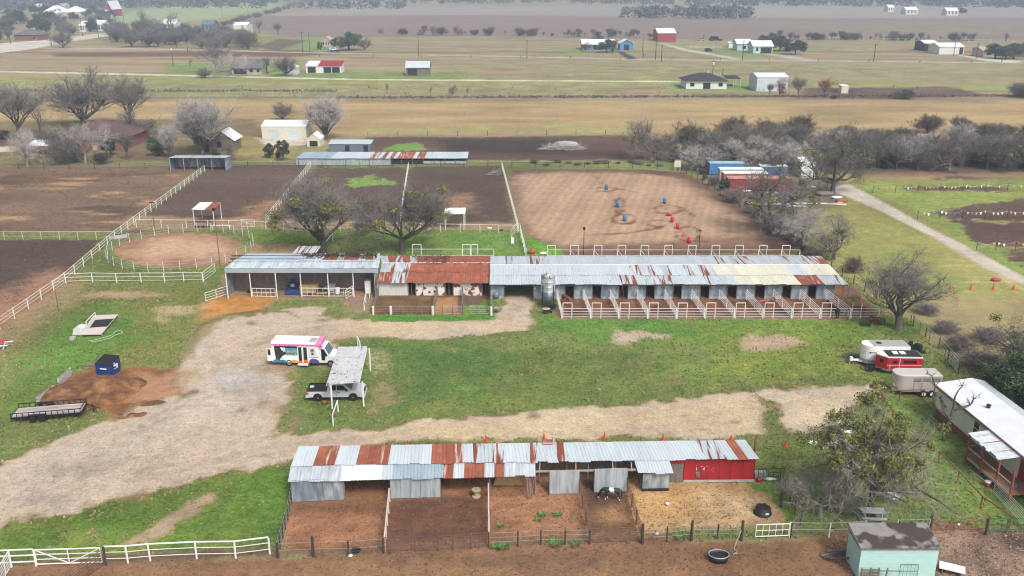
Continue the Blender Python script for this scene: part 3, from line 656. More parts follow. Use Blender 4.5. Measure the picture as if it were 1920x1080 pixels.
# --- long stall barn
yw = G(0, 560).y
ye = yw - .7; ze = Zat(ye, 533.5)
zr = ze + 1.0; yr = G(0, 496.5, zr).y; ym = lerp(ye, yr, .47); zm = lerp(ze, zr, .47)
zb = zr - .35; yb = G(0, 480.5, zb).y
def X3(px, y, z): return Vector((Xat(px, y, z), y, z))
barn = thing('stall_barn', 'long stable with pale blue grey roof, rust streaks and a row of stall doorways', 'barn', (0, yw, 0))
GALV = lambda: rng.choice([m_galv, m_galv, m_galv, m_galvr1])
def pick_low(i, t):
    px = 918 + t * 674
    if 1165 < px < 1345: return rng.choice([m_galvr, m_galvr, m_galvr1])
    if px < 985: return rng.choice([m_galv, m_galvr1])
    if 1345 < px < 1385: return m_galvr1
    if 1385 < px < 1508: return m_cream
    if 1508 < px < 1545: return rng.choice([m_rust, m_rustw])
    if px >= 1545: return rng.choice([m_galvr1, m_galv2, m_galvr])
    return m_galv
def pick_up(i, t):
    px = 918 + t * 640
    if 1150 < px < 1335: return rng.choice([m_galvr, m_galvr1, m_galvr])
    if 1335 < px < 1475: return rng.choice([m_cream, m_cream, m_cream])
    if px >= 1475: return rng.choice([m_galv2, m_galvr1, m_cream, m_galv])
    return rng.choice([m_galv, m_galv, m_galvr1]) if px < 990 else m_galv
def pick_back(i, t):
    px = 920 + t * 620
    if px < 1085: return rng.choice([m_galvr1, m_galv, m_galvr])
    if px < 1335: return m_galv2 if i % 7 == 9 else m_galv
    if px < 1495: return rng.choice([m_galvr, m_galv2, m_galvr1])
    return rng.choice([m_rust, m_galvr, m_rustw])
NB = 46
sheet_row(barn, X3(918, ye, ze), X3(1591, ye, ze), X3(1572, ym, zm), X3(918.5, ym, zm), NB, pick_low, rng)
sheet_row(barn, X3(918.5, ym - .15, zm + .03), X3(1573, ym - .15, zm + .03), X3(1554, yr, zr), X3(919, yr, zr), NB, pick_up, rng)
sheet_row(barn, X3(920, yb, zb), X3(1540, yb, zb), X3(1554, yr - .05, zr), X3(919, yr - .05, zr), NB, pick_back, rng)
mb = MB(); mb.bar(X3(919, yr, zr + .03), X3(1554, yr, zr + .03), .06, 6); obj('ridge_cap', mb, m_galv2, barn)
mb = MB(); mb.bar(X3(919, ye + .04, ze - .10), X3(1590, ye + .04, ze - .10), .06, 4); obj('eave_beam', mb, m_woodd, barn)
DOORS = [(1059, 1076), (1110, 1127), (1160, 1177), (1210, 1227), (1261, 1277.5), (1312, 1329), (1362, 1380), (1414, 1432.5), (1465, 1482), (1513, 1529)]
edges = [(920, 945), (1000, 1059)] + [(DOORS[i][1], DOORS[i + 1][0]) for i in range(9)] + [(1529, 1563)]
for a, b in edges:
    x0, x1 = Xat(a, yw), Xat(b, yw)
    xm = lerp(x0, x1, rng.uniform(.4, .6))
    wall(barn, x0, xm, yw, .28, ze + .05, m_wallg); wall(barn, xm + .01, x1, yw + .012, .28, ze + .05, m_wallg)
    wall(barn, x0, x1, yw - .03, 0, .30, m_walll, .13, 'base_strip')
for a, b in DOORS + [(945, 1000)]:
    x0, x1 = Xat(a, yw), Xat(b, yw)
    mb = MB()
    for x in (x0, x1): mb.box(x, yw + .03, ze / 2, .10, .16, ze)
    mb.b2(x0, yw - .02, ze - .12, x1, yw + .1, ze + .06); obj('door_frame', mb, m_wood, barn)
ybk = yw + 4.6
wall(barn, Xat(920, yw), Xat(945, yw) + .5, ybk, 0, zr - .2, m_wallg, .06, 'back_wall'); wall(barn, Xat(1000, yw) + .3, Xat(1563, yw), ybk, 0, zr - .2, m_wood, .06, 'back_wall')
wall(barn, Xat(945, yw), Xat(1000, yw) + .3, ybk + 4.5, 0, zr - .3, m_wood, .06, 'back_wall')
for a in [920, 945, 1000] + [(DOORS[i][1] + DOORS[i + 1][0]) / 2 for i in range(9)] + [1048, 1563]:
    x = Xat(a, yw); mb = MB(); mb.b2(x - .04, yw + .1, 0, x + .04, ybk - .01, ze + .2); obj('partition', mb, m_wood, barn)
mb = MB(); mb.b2(Xat(1563, yw) + .1, yw + .5, 0, Xat(1563, yw) + .2, ybk, ze); obj('end_wall', mb, m_wallg, barn)
for a in (1577, 1588): post(barn, Xat(a, yw), yw - .3, 0, ze, .12, m_wood)
mb = MB(); mb.box(Xat(1003, yw), yw - .02, 1.5, .22, .06, .28); obj('notice', mb, m_white, barn)
# --- old stable with the rust red roof
yo = G(0, 554).y; yoe = yo - .6; zoe = Zat(yoe, 531)
zor = zoe + 1.15; yor = G(0, 493, zor).y; yom = lerp(yoe, yor, .55); zom = lerp(zoe, zor, .55); zob = zor - .3; yob = G(0, 480, zob).y
old = thing('old_stable', 'old stable with rust red roof and peeling white front beside the hay shed', 'barn', (Xat(810, yo), yo, 0))
pk = lambda i, t: (rng.choice([m_rustw, m_galvr, m_rustw]) if t < .27 else m_rust)
pk2 = lambda i, t: (rng.choice([m_galv2, m_galvr]) if t < .27 else m_rust)
pk3 = lambda i, t: (rng.choice([m_galv2, m_rust, m_galvr]) if t < .4 else m_rust)
sheet_row(old, X3(704, yoe, zoe), X3(917.5, yoe, zoe), X3(917.5, yom, zom), X3(712, yom, zom), 15, pk, rng)
sheet_row(old, X3(712, yom - .15, zom + .03), X3(917.5, yom - .15, zom + .03), X3(917.5, yor, zor), X3(716, yor, zor), 15, pk2, rng)
sheet_row(old, X3(712, yob, zob), X3(919, yob, zob), X3(918, yor - .05, zor), X3(716, yor - .05, zor), 15, pk3, rng)
mb = MB(); mb.bar(X3(716, yor, zor + .03), X3(918, yor, zor + .03), .07, 6); obj('ridge_cap', mb, m_galvr, old)
for k in range(6):
    x0, x1 = Xat(lerp(707, 766, k / 6), yo), Xat(lerp(707, 766, (k + 1) / 6), yo); wall(old, x0, x1 - .012, yo + .01 * (k % 2), 0, zoe + .05, m_wallw)
for a, b in ((780, 835), (850, 904)):
    for k in range(4):
        x0, x1 = Xat(lerp(a, b, k / 4), yo), Xat(lerp(a, b, (k + 1) / 4), yo); wall(old, x0, x1 - .008, yo + .008 * (k % 2), 0, zoe + .05, m_peel)
for a in (766, 780, 835, 850, 904, 918): post(old, Xat(a, yo), yo + .02, 0, zoe, .13, m_wood, 'door_post')
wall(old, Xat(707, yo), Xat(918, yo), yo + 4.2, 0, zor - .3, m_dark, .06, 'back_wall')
for a in (707, 772, 842, 911):
    x = Xat(a, yo); mb = MB(); mb.b2(x - .04, yo + .12, 0, x + .04, yo + 4.18, zoe + .3); obj('partition', mb, m_wood, old)
# --- hay shed
yh = G(0, 557.5).y; zf = Zat(yh, 502.5); zf0 = Zat(yh, 511)
z1 = zf + .45; y1 = G(0, 487, z1).y; z2 = z1 + .42; y2 = G(0, 475.5, z2).y
hay = thing('hay_shed', 'open fronted hay shed with low blue grey metal roof, deep fascia and white posts', 'shed', (Xat(560, yh), yh, 0))
pj = lambda i, t: rng.choice([m_galv2, m_galvr1, m_galv2])
sheet_row(hay, X3(421, yh - .1, zf), X3(709, yh - .1, zf), X3(712, y1, z1), X3(440, y1, z1), 22, pj, rng)
m_sroof = M('blue grey sheet roof', (0.36, 0.44, 0.51), .5, .25, .10, .5, rnd=.05)
sheet_row(hay, X3(440, y1 - .15, z1 + .03), X3(712, y1 - .15, z1 + .03), X3(712, y2, z2), X3(464, y2, z2), 20, lambda i, t: (m_sroof if t < .45 else rng.choice([m_galv2, m_rust, m_rust])), rng)
sheet_row(hay, X3(548, y2 - .1, z2 + .02), X3(592, y2 - .1, z2 + .02), X3(602, y2 + 3.2, z2 + .1), X3(560, y2 + 3.2, z2 + .1), 6, lambda i, t: m_galvr, rng)
mb = MB(); mb.b2(Xat(421, yh, zf), yh - .14, zf0, Xat(709, yh, zf), yh - .06, zf - .02); obj('fascia', mb, m_sroof, hay)
for a, yy in ((428, 560), (472, 557), (521, 567), (566, 557), (617, 557), (664, 557)):
    p = G(a, yy)
    if yy > 562: p = Vector((Xat(a - 1, yh - .3), yh - .3, 0))
    mb = MB(); mb.bar((p.x, p.y, 0), (p.x, p.y, zf0 + .05), .07, 6); obj('post', mb, m_white, hay)
xL, xR = Xat(428, yh) + .0, Xat(703, yh)
mb = MB(); mb.b2(xL - .03, yh + .1, 0, xL + .03, y2 - .4, zf0 + .3); obj('side_wall', mb, m_wallg, hay)
mb = MB(); mb.b2(xL, y2 - .45, 0, xR, y2 - .38, z1 - .1); obj('back_wall', mb, m_wood, hay)
mb = MB(); mb.b2(xR, yh + .1, 0, xR + .06, y2 - .4, zf0 + .3); obj('side_wall', mb, m_walll, hay)
for a in (560, 620, 680):
    mb = MB(); mb.bar((Xat(a, yh), yh + 6, 0), (Xat(a, yh), yh + 6, z1), .08, 5); obj('inner_post', mb, m_woodd, hay)
for k in range(5): mb = MB(); q = k / 4; mb.b2(xL, lerp(yh, y2 - .6, q), lerp(zf, z2, q) - .22, xR, lerp(yh, y2 - .6, q) + .08, lerp(zf, z2, q) - .06); obj('purlin', mb, m_woodd, hay)
# fallen twigs and leaf litter on the roofs
def litter(pts, n, size, seed, z_of, m):
    rg = random.Random(seed); mb = MB()
    P = pts
    for _ in range(n):
        a, b = rg.random(), rg.random()
        p = lerp(lerp(P[0], P[1], a), lerp(P[3], P[2], a), b)
        w_ = rg.uniform(.4, 1) * size; an = rg.uniform(0, 6.3); d = Vector((math.cos(an), math.sin(an), rg.uniform(-.1, .5))) * w_
        e = Vector((-d.y, d.x, 0)) * .35
        z = Vector((0, 0, rg.uniform(.03, .12)))
        mb.add([p + z, p + d + z, p + d * .5 + e + z * 2], [(0, 1, 2)])
    return mb
m_litter = M('leaf litter', (0.055, 0.040, 0.030), .95, 0, .35, 2, rnd=.1)
mb = litter([X3(575, y1 + .3, z1 + .03), X3(705, y1 + .2, z1 + .03), X3(708, y2 - .2, z2), X3(560, y2 - .2, z2)], 1500, .32, 3, None, m_litter)
obj('leaf_litter', mb, m_litter, hay)
mb = litter([X3(780, yor - .8, zor - .22), X3(838, yor - .3, zor - .05), X3(845, yob, zob), X3(772, yob, zob)], 700, .30, 4, None, m_litter)
obj('leaf_litter', mb, m_litter, old)
# --- near shed with patchwork roof
zR = Zat(G(0, 903).y - .3, 861); zK = zR + .45
near = thing('patchwork_shed', 'long low animal shed in front with patchwork roof of silver and rust red sheets', 'shed', tuple(G(980, 930)))
def pick_n(i, t):
    px = 545 + t * 870
    for a, b, m in ((576, 604, m_rust), (612, 632, m_rustw), (667, 708, m_rust), (708, 728, m_rustw), (799, 820, m_rust), (824, 852, m_rustw), (884, 912, m_galvr), (930, 950, m_galvr), (985, 1022, m_galvr), (1040, 1068, m_galvr), (1180, 1200, m_galvr1), (1325, 1350, m_galvr), (1366, 1396, m_rust), (1396, 1404, m_rustw)):
        if a < px < b: return m
    return rng.choice([m_galv, m_galv, m_galvr1]) if 840 < px < 1220 else m_galv
sheet_row(near, G(545, 874, zR), G(1423, 860.5, zR), G(1396, 825, zK), G(560, 837, zK), 44, pick_n, rng, jit=.03)
zl = zR - .42
def pick_l(i, t):
    px = 540 + t * 463
    if px < 645: return m_galv2
    if px < 722: return m_whites
    if px < 830: return m_sroof if px > 735 else m_galv
    for a, b in ((830, 842), (848, 858), (874, 900), (918, 948)):
        if a < px < b: return m_rust if a > 860 else m_rustw
    return rng.choice([m_galv2, m_galvr1])
sheet_row(near, G(540, 904, zl), G(1003, 892, zl), G(1003, 866, zR - .06), G(545, 874, zR - .06), 24, pick_l, rng, jit=.02)
def seg_wall(parent, a, b, z1, mats, n=1, name='wall_panel', z0=0.0, t=.07):
    a = Vector(a); b = Vector(b); nn = Vector((-(b - a).y, (b - a).x, 0)).normalized() * t
    for i in range(n):
        p = lerp(a, b, i / n); q = lerp(a, b, (i + 1) / n - .004); k = nn * (.12 * (i % 2))
        z_ = lambda v, z: Vector((v.x, v.y, z))
        mb = MB(); mb.hexa([z_(p + k, z0), z_(q + k, z0), z_(q + nn + k, z0), z_(p + nn + k, z0), z_(p + k, z1), z_(q + k, z1), z_(q + nn + k, z1), z_(p + nn + k, z1)])
        obj(name, mb, mats, parent)
seg_wall(near, G(550, 941), G(646, 936.5), zl + .05, m_wallg, 5)
seg_wall(near, G(733, 934.5), G(826, 932), zl + .05, m_walll, 5)
seg_wall(near, G(1030, 926), G(1085, 925), Zat(G(0, 925).y, 883), m_walll, 3)
seg_wall(near, G(1114, 923), G(1175, 921), Zat(G(0, 922).y, 879), m_walll, 3)
seg_wall(near, G(1204, 922), G(1254, 921), Zat(G(0, 921).y, 888), m_wallg, 3, z0=.30)
seg_wall(near, G(1204, 922) + Vector((0, .05, 0)), G(1254, 921) + Vector((0, .05, 0)), .3, m_black, 1, 'skirt')
seg_wall(near, G(1281, 903), G(1413, 902), zR - .02, m_red, 6)
seg_wall(near, G(1256, 904), G(1280, 903.5), zR - .6, m_wood, 4, 'door_board')
seg_wall(near, G(1256, 904), G(1280, 903.5), zR - .02, m_red, 1, 'wall_panel', zR - .6)
seg_wall(near, G(1281, 904) + Vector((0, -.04, 0)), G(1415, 903) + Vector((0, -.04, 0)), .2, m_concrete, 1, 'base_strip')
m_wht = M('worn white paint', (0.62, 0.56, 0.55), .7, 0, .1, 3, c2=(0.37, 0.014, 0.02), amt=.68, s2=3.5, edge=.05)
yr0 = G(0, 903).y - .012
mb = MB(); mb.box(Xat(1304, yr0), yr0, .92, .07, .03, 1.7); obj('paint_stripe', mb, m_wht, near)
for a, z, s1, s2 in ((1316, 1.25, .34, .55), (1326, 1.3, .3, .6), (1333, 1.15, .3, .4)): mb = MB(); mb.box(Xat(a, yr0), yr0, z, s1, .02, s2); obj('paint_patch', mb, m_wht, near)
mb = MB(); mb.box(Xat(1308, yr0), yr0 - .02, .72, .32, .03, .55); obj('paint_patch', mb, m_wood, near)
gR = G(1413, 902.5); gRb = G(1396, 840, 1.2); gRb = Vector((gR.x + .9, gR.y + 3.6, 0))
seg_wall(near, gR, gRb, zR, m_red, 1, 'end_wall')
pL0 = G(550, 941); kL = G(560, 837, zK); pL1 = Vector((kL.x + .25, kL.y - .3, 0)); kR = G(1396, 825, zK)
seg_wall(near, pL0, pL1, zl, m_wallg, 1, 'end_wall')
seg_wall(near, pL1, Vector((kR.x - .2, kR.y - .3, 0)), zK - .06, m_wood, 8, 'back_wall')
for a, b in ((646, 937), (733, 935), (826, 932), (918, 930), (1003, 928), (1030, 926), (1085, 925), (1114, 923), (1175, 921)):
    p = G(a, b); mb = MB(); mb.bar((p.x, p.y + .12, 0), (p.x, p.y + .12, zl + .02), .07, 5); obj('post', mb, m_wood, near)
for a in (700, 790, 880, 960, 1010, 1060, 1100, 1150, 1195):
    p = G(a, lerp(899, 892, (a - 700) / 500)); q = (p.x, G(0, 903).y - .15, 0); mb = MB(); mb.bar((p.x, q[1], 0), (p.x, q[1], zR - .03), .07, 5); obj('inner_post', mb, m_wood, near)
p, q = G(1003, 884, 1.95), G(1192, 880.5, 1.95)
mb = MB(); mb.bar(p, q, .09, 4); obj('beam', mb, m_woodl, near)
for a in (1012, 1080, 1150, 1185):
    p = G(a, 884, 1.95); mb = MB(); mb.bar(p, (p.x + .1, p.y + 2.2, zR - .05), .045, 4); obj('rafter', mb, m_woodl, near)
sheet_row(near, G(1197, 888.5, 1.95), G(1262, 887.5, 1.95), G(1253, 859, zR + .02), G(1188, 859, zR + .02), 4, lambda i, t: m_galv, rng)
for k, (a, b, c, d_) in enumerate(((984, 895, 991, 936), (990, 895, 996, 935), (997, 893, 999, 930), (1000, 893, 1002, 925))):
    p = G(c, d_); q = G(a, b, 1.8); q = Vector((p.x - .15 - .08 * k, p.y + .5, 1.9)); mb = MB(); mb.bar(p, q, .06, 4); obj('leaning_board', mb, m_wood, near)
mb = MB(); mb.prism([(0, 0), (2.6, 0), (2.2, .9), (.4, 1.1)], 0, 1.2, 'y'); mb.v = [(v[0] + Xat(924, G(0, 928).y), v[1] + G(0, 928).y + 1.5, v[2]) for v in mb.v]
obj('manure_bank', mb, m_hay, near)
# roof debris on the patchwork roof: an old window frame
mb = MB(); a = G(1028, 834, zK - .05); mb.box(a.x, a.y, a.z + .05, 1.1, .12, .06); mb.box(a.x, a.y + .7, a.z + .08, 1.1, .12, .06); mb.box(a.x - .5, a.y + .35, a.z + .07, .12, .6, .06); mb.box(a.x + .5, a.y + .35, a.z + .07, .12, .6, .06)
obj('roof_hatch', mb, m_rustw, near)

# ---------------------------------------------------------------- other buildings
def building(name, label, cat, px0, px1, py, depth, wh, rh, roof='gx', wall_m=None, roof_m=None, rz=0.0, win=(), door=(), over=.35, dark=(), group=None, trim=None, chim=None):
    a, b_ = G(px0, py), G(px1, py); W = (b_ - a).length
    if cat == 'house' and not win: win = ((.2, W * .12, 1.2, wh - .8), (.5, W * .12, 1.2, wh - .8), (.8, W * .12, 1.2, wh - .8))
    o = thing(name, label, cat, (a.x, a.y, 0), rz, group)
    mb = MB(); D = depth
    if roof == 'gx': pr = [(0, 0), (D, 0), (D, wh), (D / 2, wh + rh), (0, wh)]; mb.prism([(p[0], p[1]) for p in pr], 0, W, 'x')
    elif roof == 'gy': mb.prism([(0, 0), (W, 0), (W, wh), (W / 2, wh + rh), (0, wh)], 0, D, 'y')
    elif roof == 'shed': mb.prism([(0, 0), (D, 0), (D, wh + rh), (0, wh)], 0, W, 'x')
    else: mb.b2(0, 0, 0, W, D, wh)
    loc('wall', mb, wall_m, o)
    t = .10
    def sl(*c):
        m = MB(); m.slab(*c, t); loc('roof', m, roof_m, o)
    v = over; e = .06
    if roof == 'gx':
        k = rh / (D / 2)
        sl((-v, -v, wh - v * k + e), (W + v, -v, wh - v * k + e), (W + v, D / 2, wh + rh + e), (-v, D / 2, wh + rh + e))
        sl((-v, D / 2, wh + rh + e), (W + v, D / 2, wh + rh + e), (W + v, D + v, wh - v * k + e), (-v, D + v, wh - v * k + e))
    elif roof == 'gy':
        k = rh / (W / 2)
        sl((-v, -v, wh - v * k + e), (W / 2, -v, wh + rh + e), (W / 2, D + v, wh + rh + e), (-v, D + v, wh - v * k + e))
        sl((W / 2, -v, wh + rh + e), (W + v, -v, wh - v * k + e), (W + v, D + v, wh - v * k + e), (W / 2, D + v, wh + rh + e))
    elif roof == 'shed':
        sl((-v, -v, wh + e), (W + v, -v, wh + e), (W + v, D + v, wh + rh + e), (-v, D + v, wh + rh + e))
    elif roof == 'hip':
        h = min(W, D) / 2
        m = MB(); z = wh + .05; P = [(-v, -v, z), (W + v, -v, z), (W + v, D + v, z), (-v, D + v, z)]
        if W >= D: Q = [(h, D / 2, wh + rh), (W - h, D / 2, wh + rh)]; F = [(0, 1, 5, 4), (1, 2, 5), (2, 3, 4, 5), (3, 0, 4)]
        else: Q = [(W / 2, h, wh + rh), (W / 2, D - h, wh + rh)]; F = [(0, 1, 4), (1, 2, 5, 4), (2, 3, 5), (3, 0, 4, 5)]
        m.add(P + Q, F + [(3, 2, 1, 0)]); loc('roof', m, roof_m, o)
    for u, w_, z0, z1 in win:
        m = MB(); m.b2(u * W - w_ / 2 - .08, -.05, z0 - .08, u * W + w_ / 2 + .08, -.005, z1 + .08); f = loc('window', m, trim or m_housew, o)
        m = MB(); m.b2(u * W - w_ / 2, -.07, z0, u * W + w_ / 2, -.04, z1); loc('pane', m, m_glass, f)
    for u, w_, h_, mm in door:
        m = MB(); m.b2(u * W - w_ / 2, -.06, 0.02, u * W + w_ / 2, -.004, h_); loc('door', m, mm, o)
    for u0, u1, z0, z1 in dark:
        m = MB(); m.b2(u0 * W, -.05, z0, u1 * W, -.004, z1); loc('opening_shade', m, m_dark, o)  # dark panel on the solid wall, painted shade of an open bay
    if chim:
        m = MB(); m.box(chim * W, D * .5, wh + rh + .3, .8, .8, 1.4); loc('chimney', m, m_houset, o)
    return o
def open_shed(name, label, px0, px1, py, depth, hf, hb, npost, roof_m, wall_m, post_m=None, n=None, cat='shed', back=True, sides=(True, True), lp=None):
    a, b_ = G(px0, py), G(px1, py); W = (b_ - a).length
    o = thing(name, label, cat, (a.x, a.y, 0))
    n = n or max(3, int(W / 1.0))
    sheet_row(o, (a.x - .2, a.y - .25, hf), (b_.x + .2, a.y - .25, hf), (b_.x + .2, a.y + depth + .2, hb), (a.x - .2, a.y + depth + .2, hb), n, roof_m if callable(roof_m) else (lambda i, t: roof_m), rng, ribs=2)
    if back: m = MB(); m.b2(0, depth - .06, 0, W, depth, hb - .1); loc('back_wall', m, wall_m, o)
    for x, s in zip((0, W), sides):
        if s: m = MB(); m.prism([(.05, 0), (depth - .07, 0), (depth - .07, hb - .12), (.05, hf - .08)], x - .03, x + .03, 'x'); loc('side_wall', m, wall_m, o)
    for i in range(npost):
        x = W * i / (npost - 1)
        m = MB(); m.bar((x, 0, 0), (x, 0, hf - .03), .07, 5); loc('post', m, post_m or m_wood, o)
        if not back: m = MB(); m.bar((x, depth, 0), (x, depth, hb - .03), .07, 5); loc('post', m, post_m or m_wood, o)
    return o
open_shed('loafing_shed', 'open loafing shed with flat grey roof on the back fence of the left paddocks', 320, 424, 320, 4, 2.9, 2.6, 5, m_galv2, m_wallg, m_walll)
# far long shed on the back fence
o = building('back_fence_shed', 'long low blue grey shed on the back fence with a rusty stretch in its roof', 'shed', 556, 733, 309, 4.6, 1.35, .1, 'flat', m_walll, m_galv, win=())
a, b2_ = G(556, 309), G(875, 309); zz = 2.35
sheet_row(o, (a.x - .2, a.y - .3, 1.5), (b2_.x + .2, a.y - .3, 1.5), (b2_.x + .2, a.y + 5.2, 2.0), (a.x + .8, a.y + 5.2, 2.0), 44, lambda i, t: (m_sroof if t < .2 else (rng.choice([m_rustw, m_galvr, m_rustw, m_galv]) if .44 < t < .74 else m_galv)), rng)
W = b2_.x - a.x; x0 = Xat(733, a.y) - a.x
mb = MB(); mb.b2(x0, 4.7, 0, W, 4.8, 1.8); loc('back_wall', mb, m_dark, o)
for i in range(8):
    x = lerp(x0, W, i / 7); mb = MB(); mb.bar((x, 0, 0), (x, 0, 1.48), .09, 5); loc('post', mb, m_wood, o)
for i in (3, 4, 5, 6): mb = MB(); mb.b2(lerp(x0, W, i / 7) + .1, .02, .3, lerp(x0, W, (i + 1) / 7) - .1, .08, .8); loc('wall_panel', mb, m_walll, o)
o = building('slate_shed', 'slate blue metal shed with white roof and two dark doorways behind the back fence', 'shed', 618, 695, 285, 4, 2.0, .3, 'shed', m_slate, m_galv, over=.2, dark=((.38, .49, .1, 1.6), (.83, .94, .1, 1.6)))
building('white_garage', 'white metal garage with two roll up doors beyond the back fence', 'garage', 492, 575, 261, 9, 3.4, 1.0, 'gx', m_housec, m_metw, win=(), door=((.27, 3.0, 2.6, m_galv), (.72, 3.0, 2.6, m_galv)), over=.15)
building('garden_shed', 'small pale gabled shed standing under the bare tree beside the white garage', 'shed', 576, 601, 275, 5, 1.9, 1.3, 'gy', m_housec, m_metw, over=.15, dark=((.2, .8, .1, 1.5),))
building('plum_roof_house', 'low house with wide plum brown hipped roof among bare trees at left', 'house', 100, 232, 282, 17, 2.8, 3.6, 'hip', m_brick, m_shingler, over=.8, win=((.12, 1.5, 1, 2.2), (.35, 1.5, 1, 2.2), (.85, 1.4, 1, 2.2)), door=((.6, 1.1, 2.1, m_houset),))
o = open_shed('white_carport', 'low white metal carport beside the plum roofed house', 50, 98, 291, 5, 2.3, 2.8, 4, m_metw, m_wood, m_wood, cat='carport', back=False, sides=(False, False))
building('white_gable_cottage', 'small white roofed gabled playhouse by the tall grey shrub', 'shed', 398, 440, 284, 6, 3.0, 2.0, 'gy', m_wood, m_metw, over=.5, dark=((.25, .45, 1.0, 2.4),))
building('grey_gable_porch', 'small grey gabled porch hut left of the white roofed playhouse', 'shed', 377, 397, 285, 4, 2.6, 1.2, 'gy', m_wood, m_shingle, over=.3, dark=((.2, .8, .1, 2.2),))
open_shed('red_white_shelter', 'small horse shelter with half white half rust red roof by the round pen', 365, 402, 422, 4.2, 2.8, 3.0, 2, lambda i, t: (m_rust if t > .58 else m_whites), m_wood, m_white, n=5, back=False, sides=(False, False), cat='shelter')
open_shed('white_shelter', 'small white roofed shelter on thin posts in the fourth paddock', 835, 870, 432, 3.6, 2.9, 3.0, 2, m_whites, m_wood, m_white, n=4, back=False, sides=(False, False), cat='shelter')
# mid distance
building('white_barn_red_roof', 'long white shed with three open bays and partly red roof in the middle pasture', 'shed', 574, 640, 137, 8, 3.0, 1.6, 'shed', m_housew, m_metw, over=.3, dark=((.05, .28, .1, 2.6), (.50, .72, .1, 2.6), (.74, .96, .1, 2.6)))
a = G(574, 137); b2_ = G(640, 137); o = [k for k in bpy.data.objects if k.name == 'white_barn_red_roof'][0]
sheet_row(o, (lerp(a.x, b2_.x, .34), a.y - .4, 3.12), (b2_.x + .35, a.y - .4, 3.12), (b2_.x + .35, a.y + 8.4, 4.75), (lerp(a.x, b2_.x, .34), a.y + 8.4, 4.75), 12, lambda i, t: m_redroof, rng, ribs=1, rib_h=.15) if 'm_redroof' in globals() else None
building('silver_roof_barn', 'weathered board barn with silver gable roof standing alone in the pasture', 'barn', 762, 804, 142, 9, 3.6, 2.2, 'gx', m_wood, m_galv, over=.5, dark=((.06, .48, .1, 3.0),))
building('dark_hip_house', 'single storey house with wide black hip roof and white walls in the right pasture', 'house', 1286, 1362, 167, 12, 3.0, 2.6, 'hip', m_housew, m_shingled, over=.9, win=((.15, 1.6, 1, 2.3), (.85, 1.6, 1, 2.3)), dark=((.42, .6, .1, 2.4),), chim=.6)
o = open_shed('dark_carport', 'black roofed carport on posts at the right end of the black roofed house', 1362, 1388, 163, 8, 3.0, 3.6, 3, m_shingled, m_wood, m_white, cat='carport', back=False, sides=(False, False))
building('pale_metal_barn', 'tall pale blue metal barn behind bare trees in the right pasture', 'barn', 1418, 1476, 171, 12, 5.2, 1.0, 'gx', M('pale blue sheet wall', (0.52, 0.58, 0.62), .6, .1, .08, .5), m_metw, over=.15)
building('cream_box_shed', 'small cream box shed at the edge of the scrubby plot', 'shed', 1577, 1590, 175, 3, 2.6, .3, 'shed', m_housec, m_metw, over=.1)
building('grey_roof_cottage', 'cottage with grey shingle roof between two bare trees in the left pasture', 'house', 436, 490, 140, 12, 3.2, 3.0, 'gx', m_houset, m_shingle, over=.8, win=((.66, 1.6, 1, 2.3), (.9, 1.4, 1, 2.3)), dark=((.05, .5, .2, 2.4),), chim=.35)
building('white_garden_shed', 'small white shed under the bare tree right of the grey roofed cottage', 'shed', 533, 556, 140, 6, 3.2, 1.2, 'gy', m_housew, m_metw, over=.3)
building('blue_house', 'blue and white single storey house behind two evergreen trees', 'house', 1092, 1152, 94, 14, 3.4, 2.4, 'gx', m_houseb, m_metw, over=.6, win=((.1, 2, 1, 2.6), (.4, 3, .4, 2.8), (.55, 2, 1, 2.6)))
building('blue_garage', 'bright blue garage with white gable roof beside the black driveway', 'garage', 1162, 1187, 94, 10, 4.0, 2.0, 'gy', M('bright blue wall', (0.08, 0.25, 0.48), .6), m_metw, over=.6, dark=((.3, .7, .1, 3.2),))
building('red_metal_barn', 'red metal barn with white roof standing alone far across the pasture', 'barn', 1233, 1267, 78, 22, 5.4, 2.6, 'gx', m_redb, m_metw, over=.3)
building('aqua_house', 'pale aqua house with white roof in the far right pasture', 'house', 1382, 1408, 95, 12, 4.0, 2.2, 'gx', m_housea, m_metw, over=.6, win=((.5, 2, 1, 2.8),))
building('aqua_carport_house', 'pale aqua house with open garage beside the large evergreen oaks', 'house', 1412, 1448, 100, 13, 4.0, 2.6, 'gx', m_housea, m_metw, over=.6, dark=((.38, .95, .1, 3.2),))
building('tiny_white_shed', 'tiny white shed left of the two aqua houses', 'shed', 1366, 1375, 90, 4, 3.0, .4, 'shed', m_housew, m_metw, over=.3)
building('long_white_barn', 'long white metal building with open bays at the far right', 'barn', 1760, 1806, 102, 14, 4.2, 1.6, 'gx', m_housew, m_metw, over=.4, dark=((.82, .97, .1, 3.6),))
building('open_white_barn', 'open sided white roofed barn joined to the left of the long white building', 'barn', 1733, 1757, 96, 14, 4.4, 1.4, 'gx', m_dark, m_metw, over=.5)
building('tan_bungalow', 'tan bungalow shaded by evergreen oaks at far right', 'house', 1842, 1880, 107, 12, 3.4, 1.6, 'gx', m_houset, m_houset, over=.5, win=((.3, 2, 1, 2.5), (.7, 3, .6, 2.6)))
building('peach_house', 'pale peach house beside the big evergreen in the middle pasture', 'house', 604, 620, 88, 10, 4.0, 2.0, 'gy', m_houset, m_houset, over=.5)
building('white_metal_hall', 'white metal hall among bare trees left of the green field', 'barn', 439, 464, 63, 16, 6.0, 2.0, 'gx', m_housew, m_metw, over=.4, dark=((.85, .92, .2, 3),))
building('brick_ranch_house', 'red brick ranch house with grey roof beside the far left road', 'house', 28, 74, 76, 14, 3.6, 3.4, 'hip', m_brick, m_shingle, over=1.0, win=((.8, 2, 1, 2.5),))
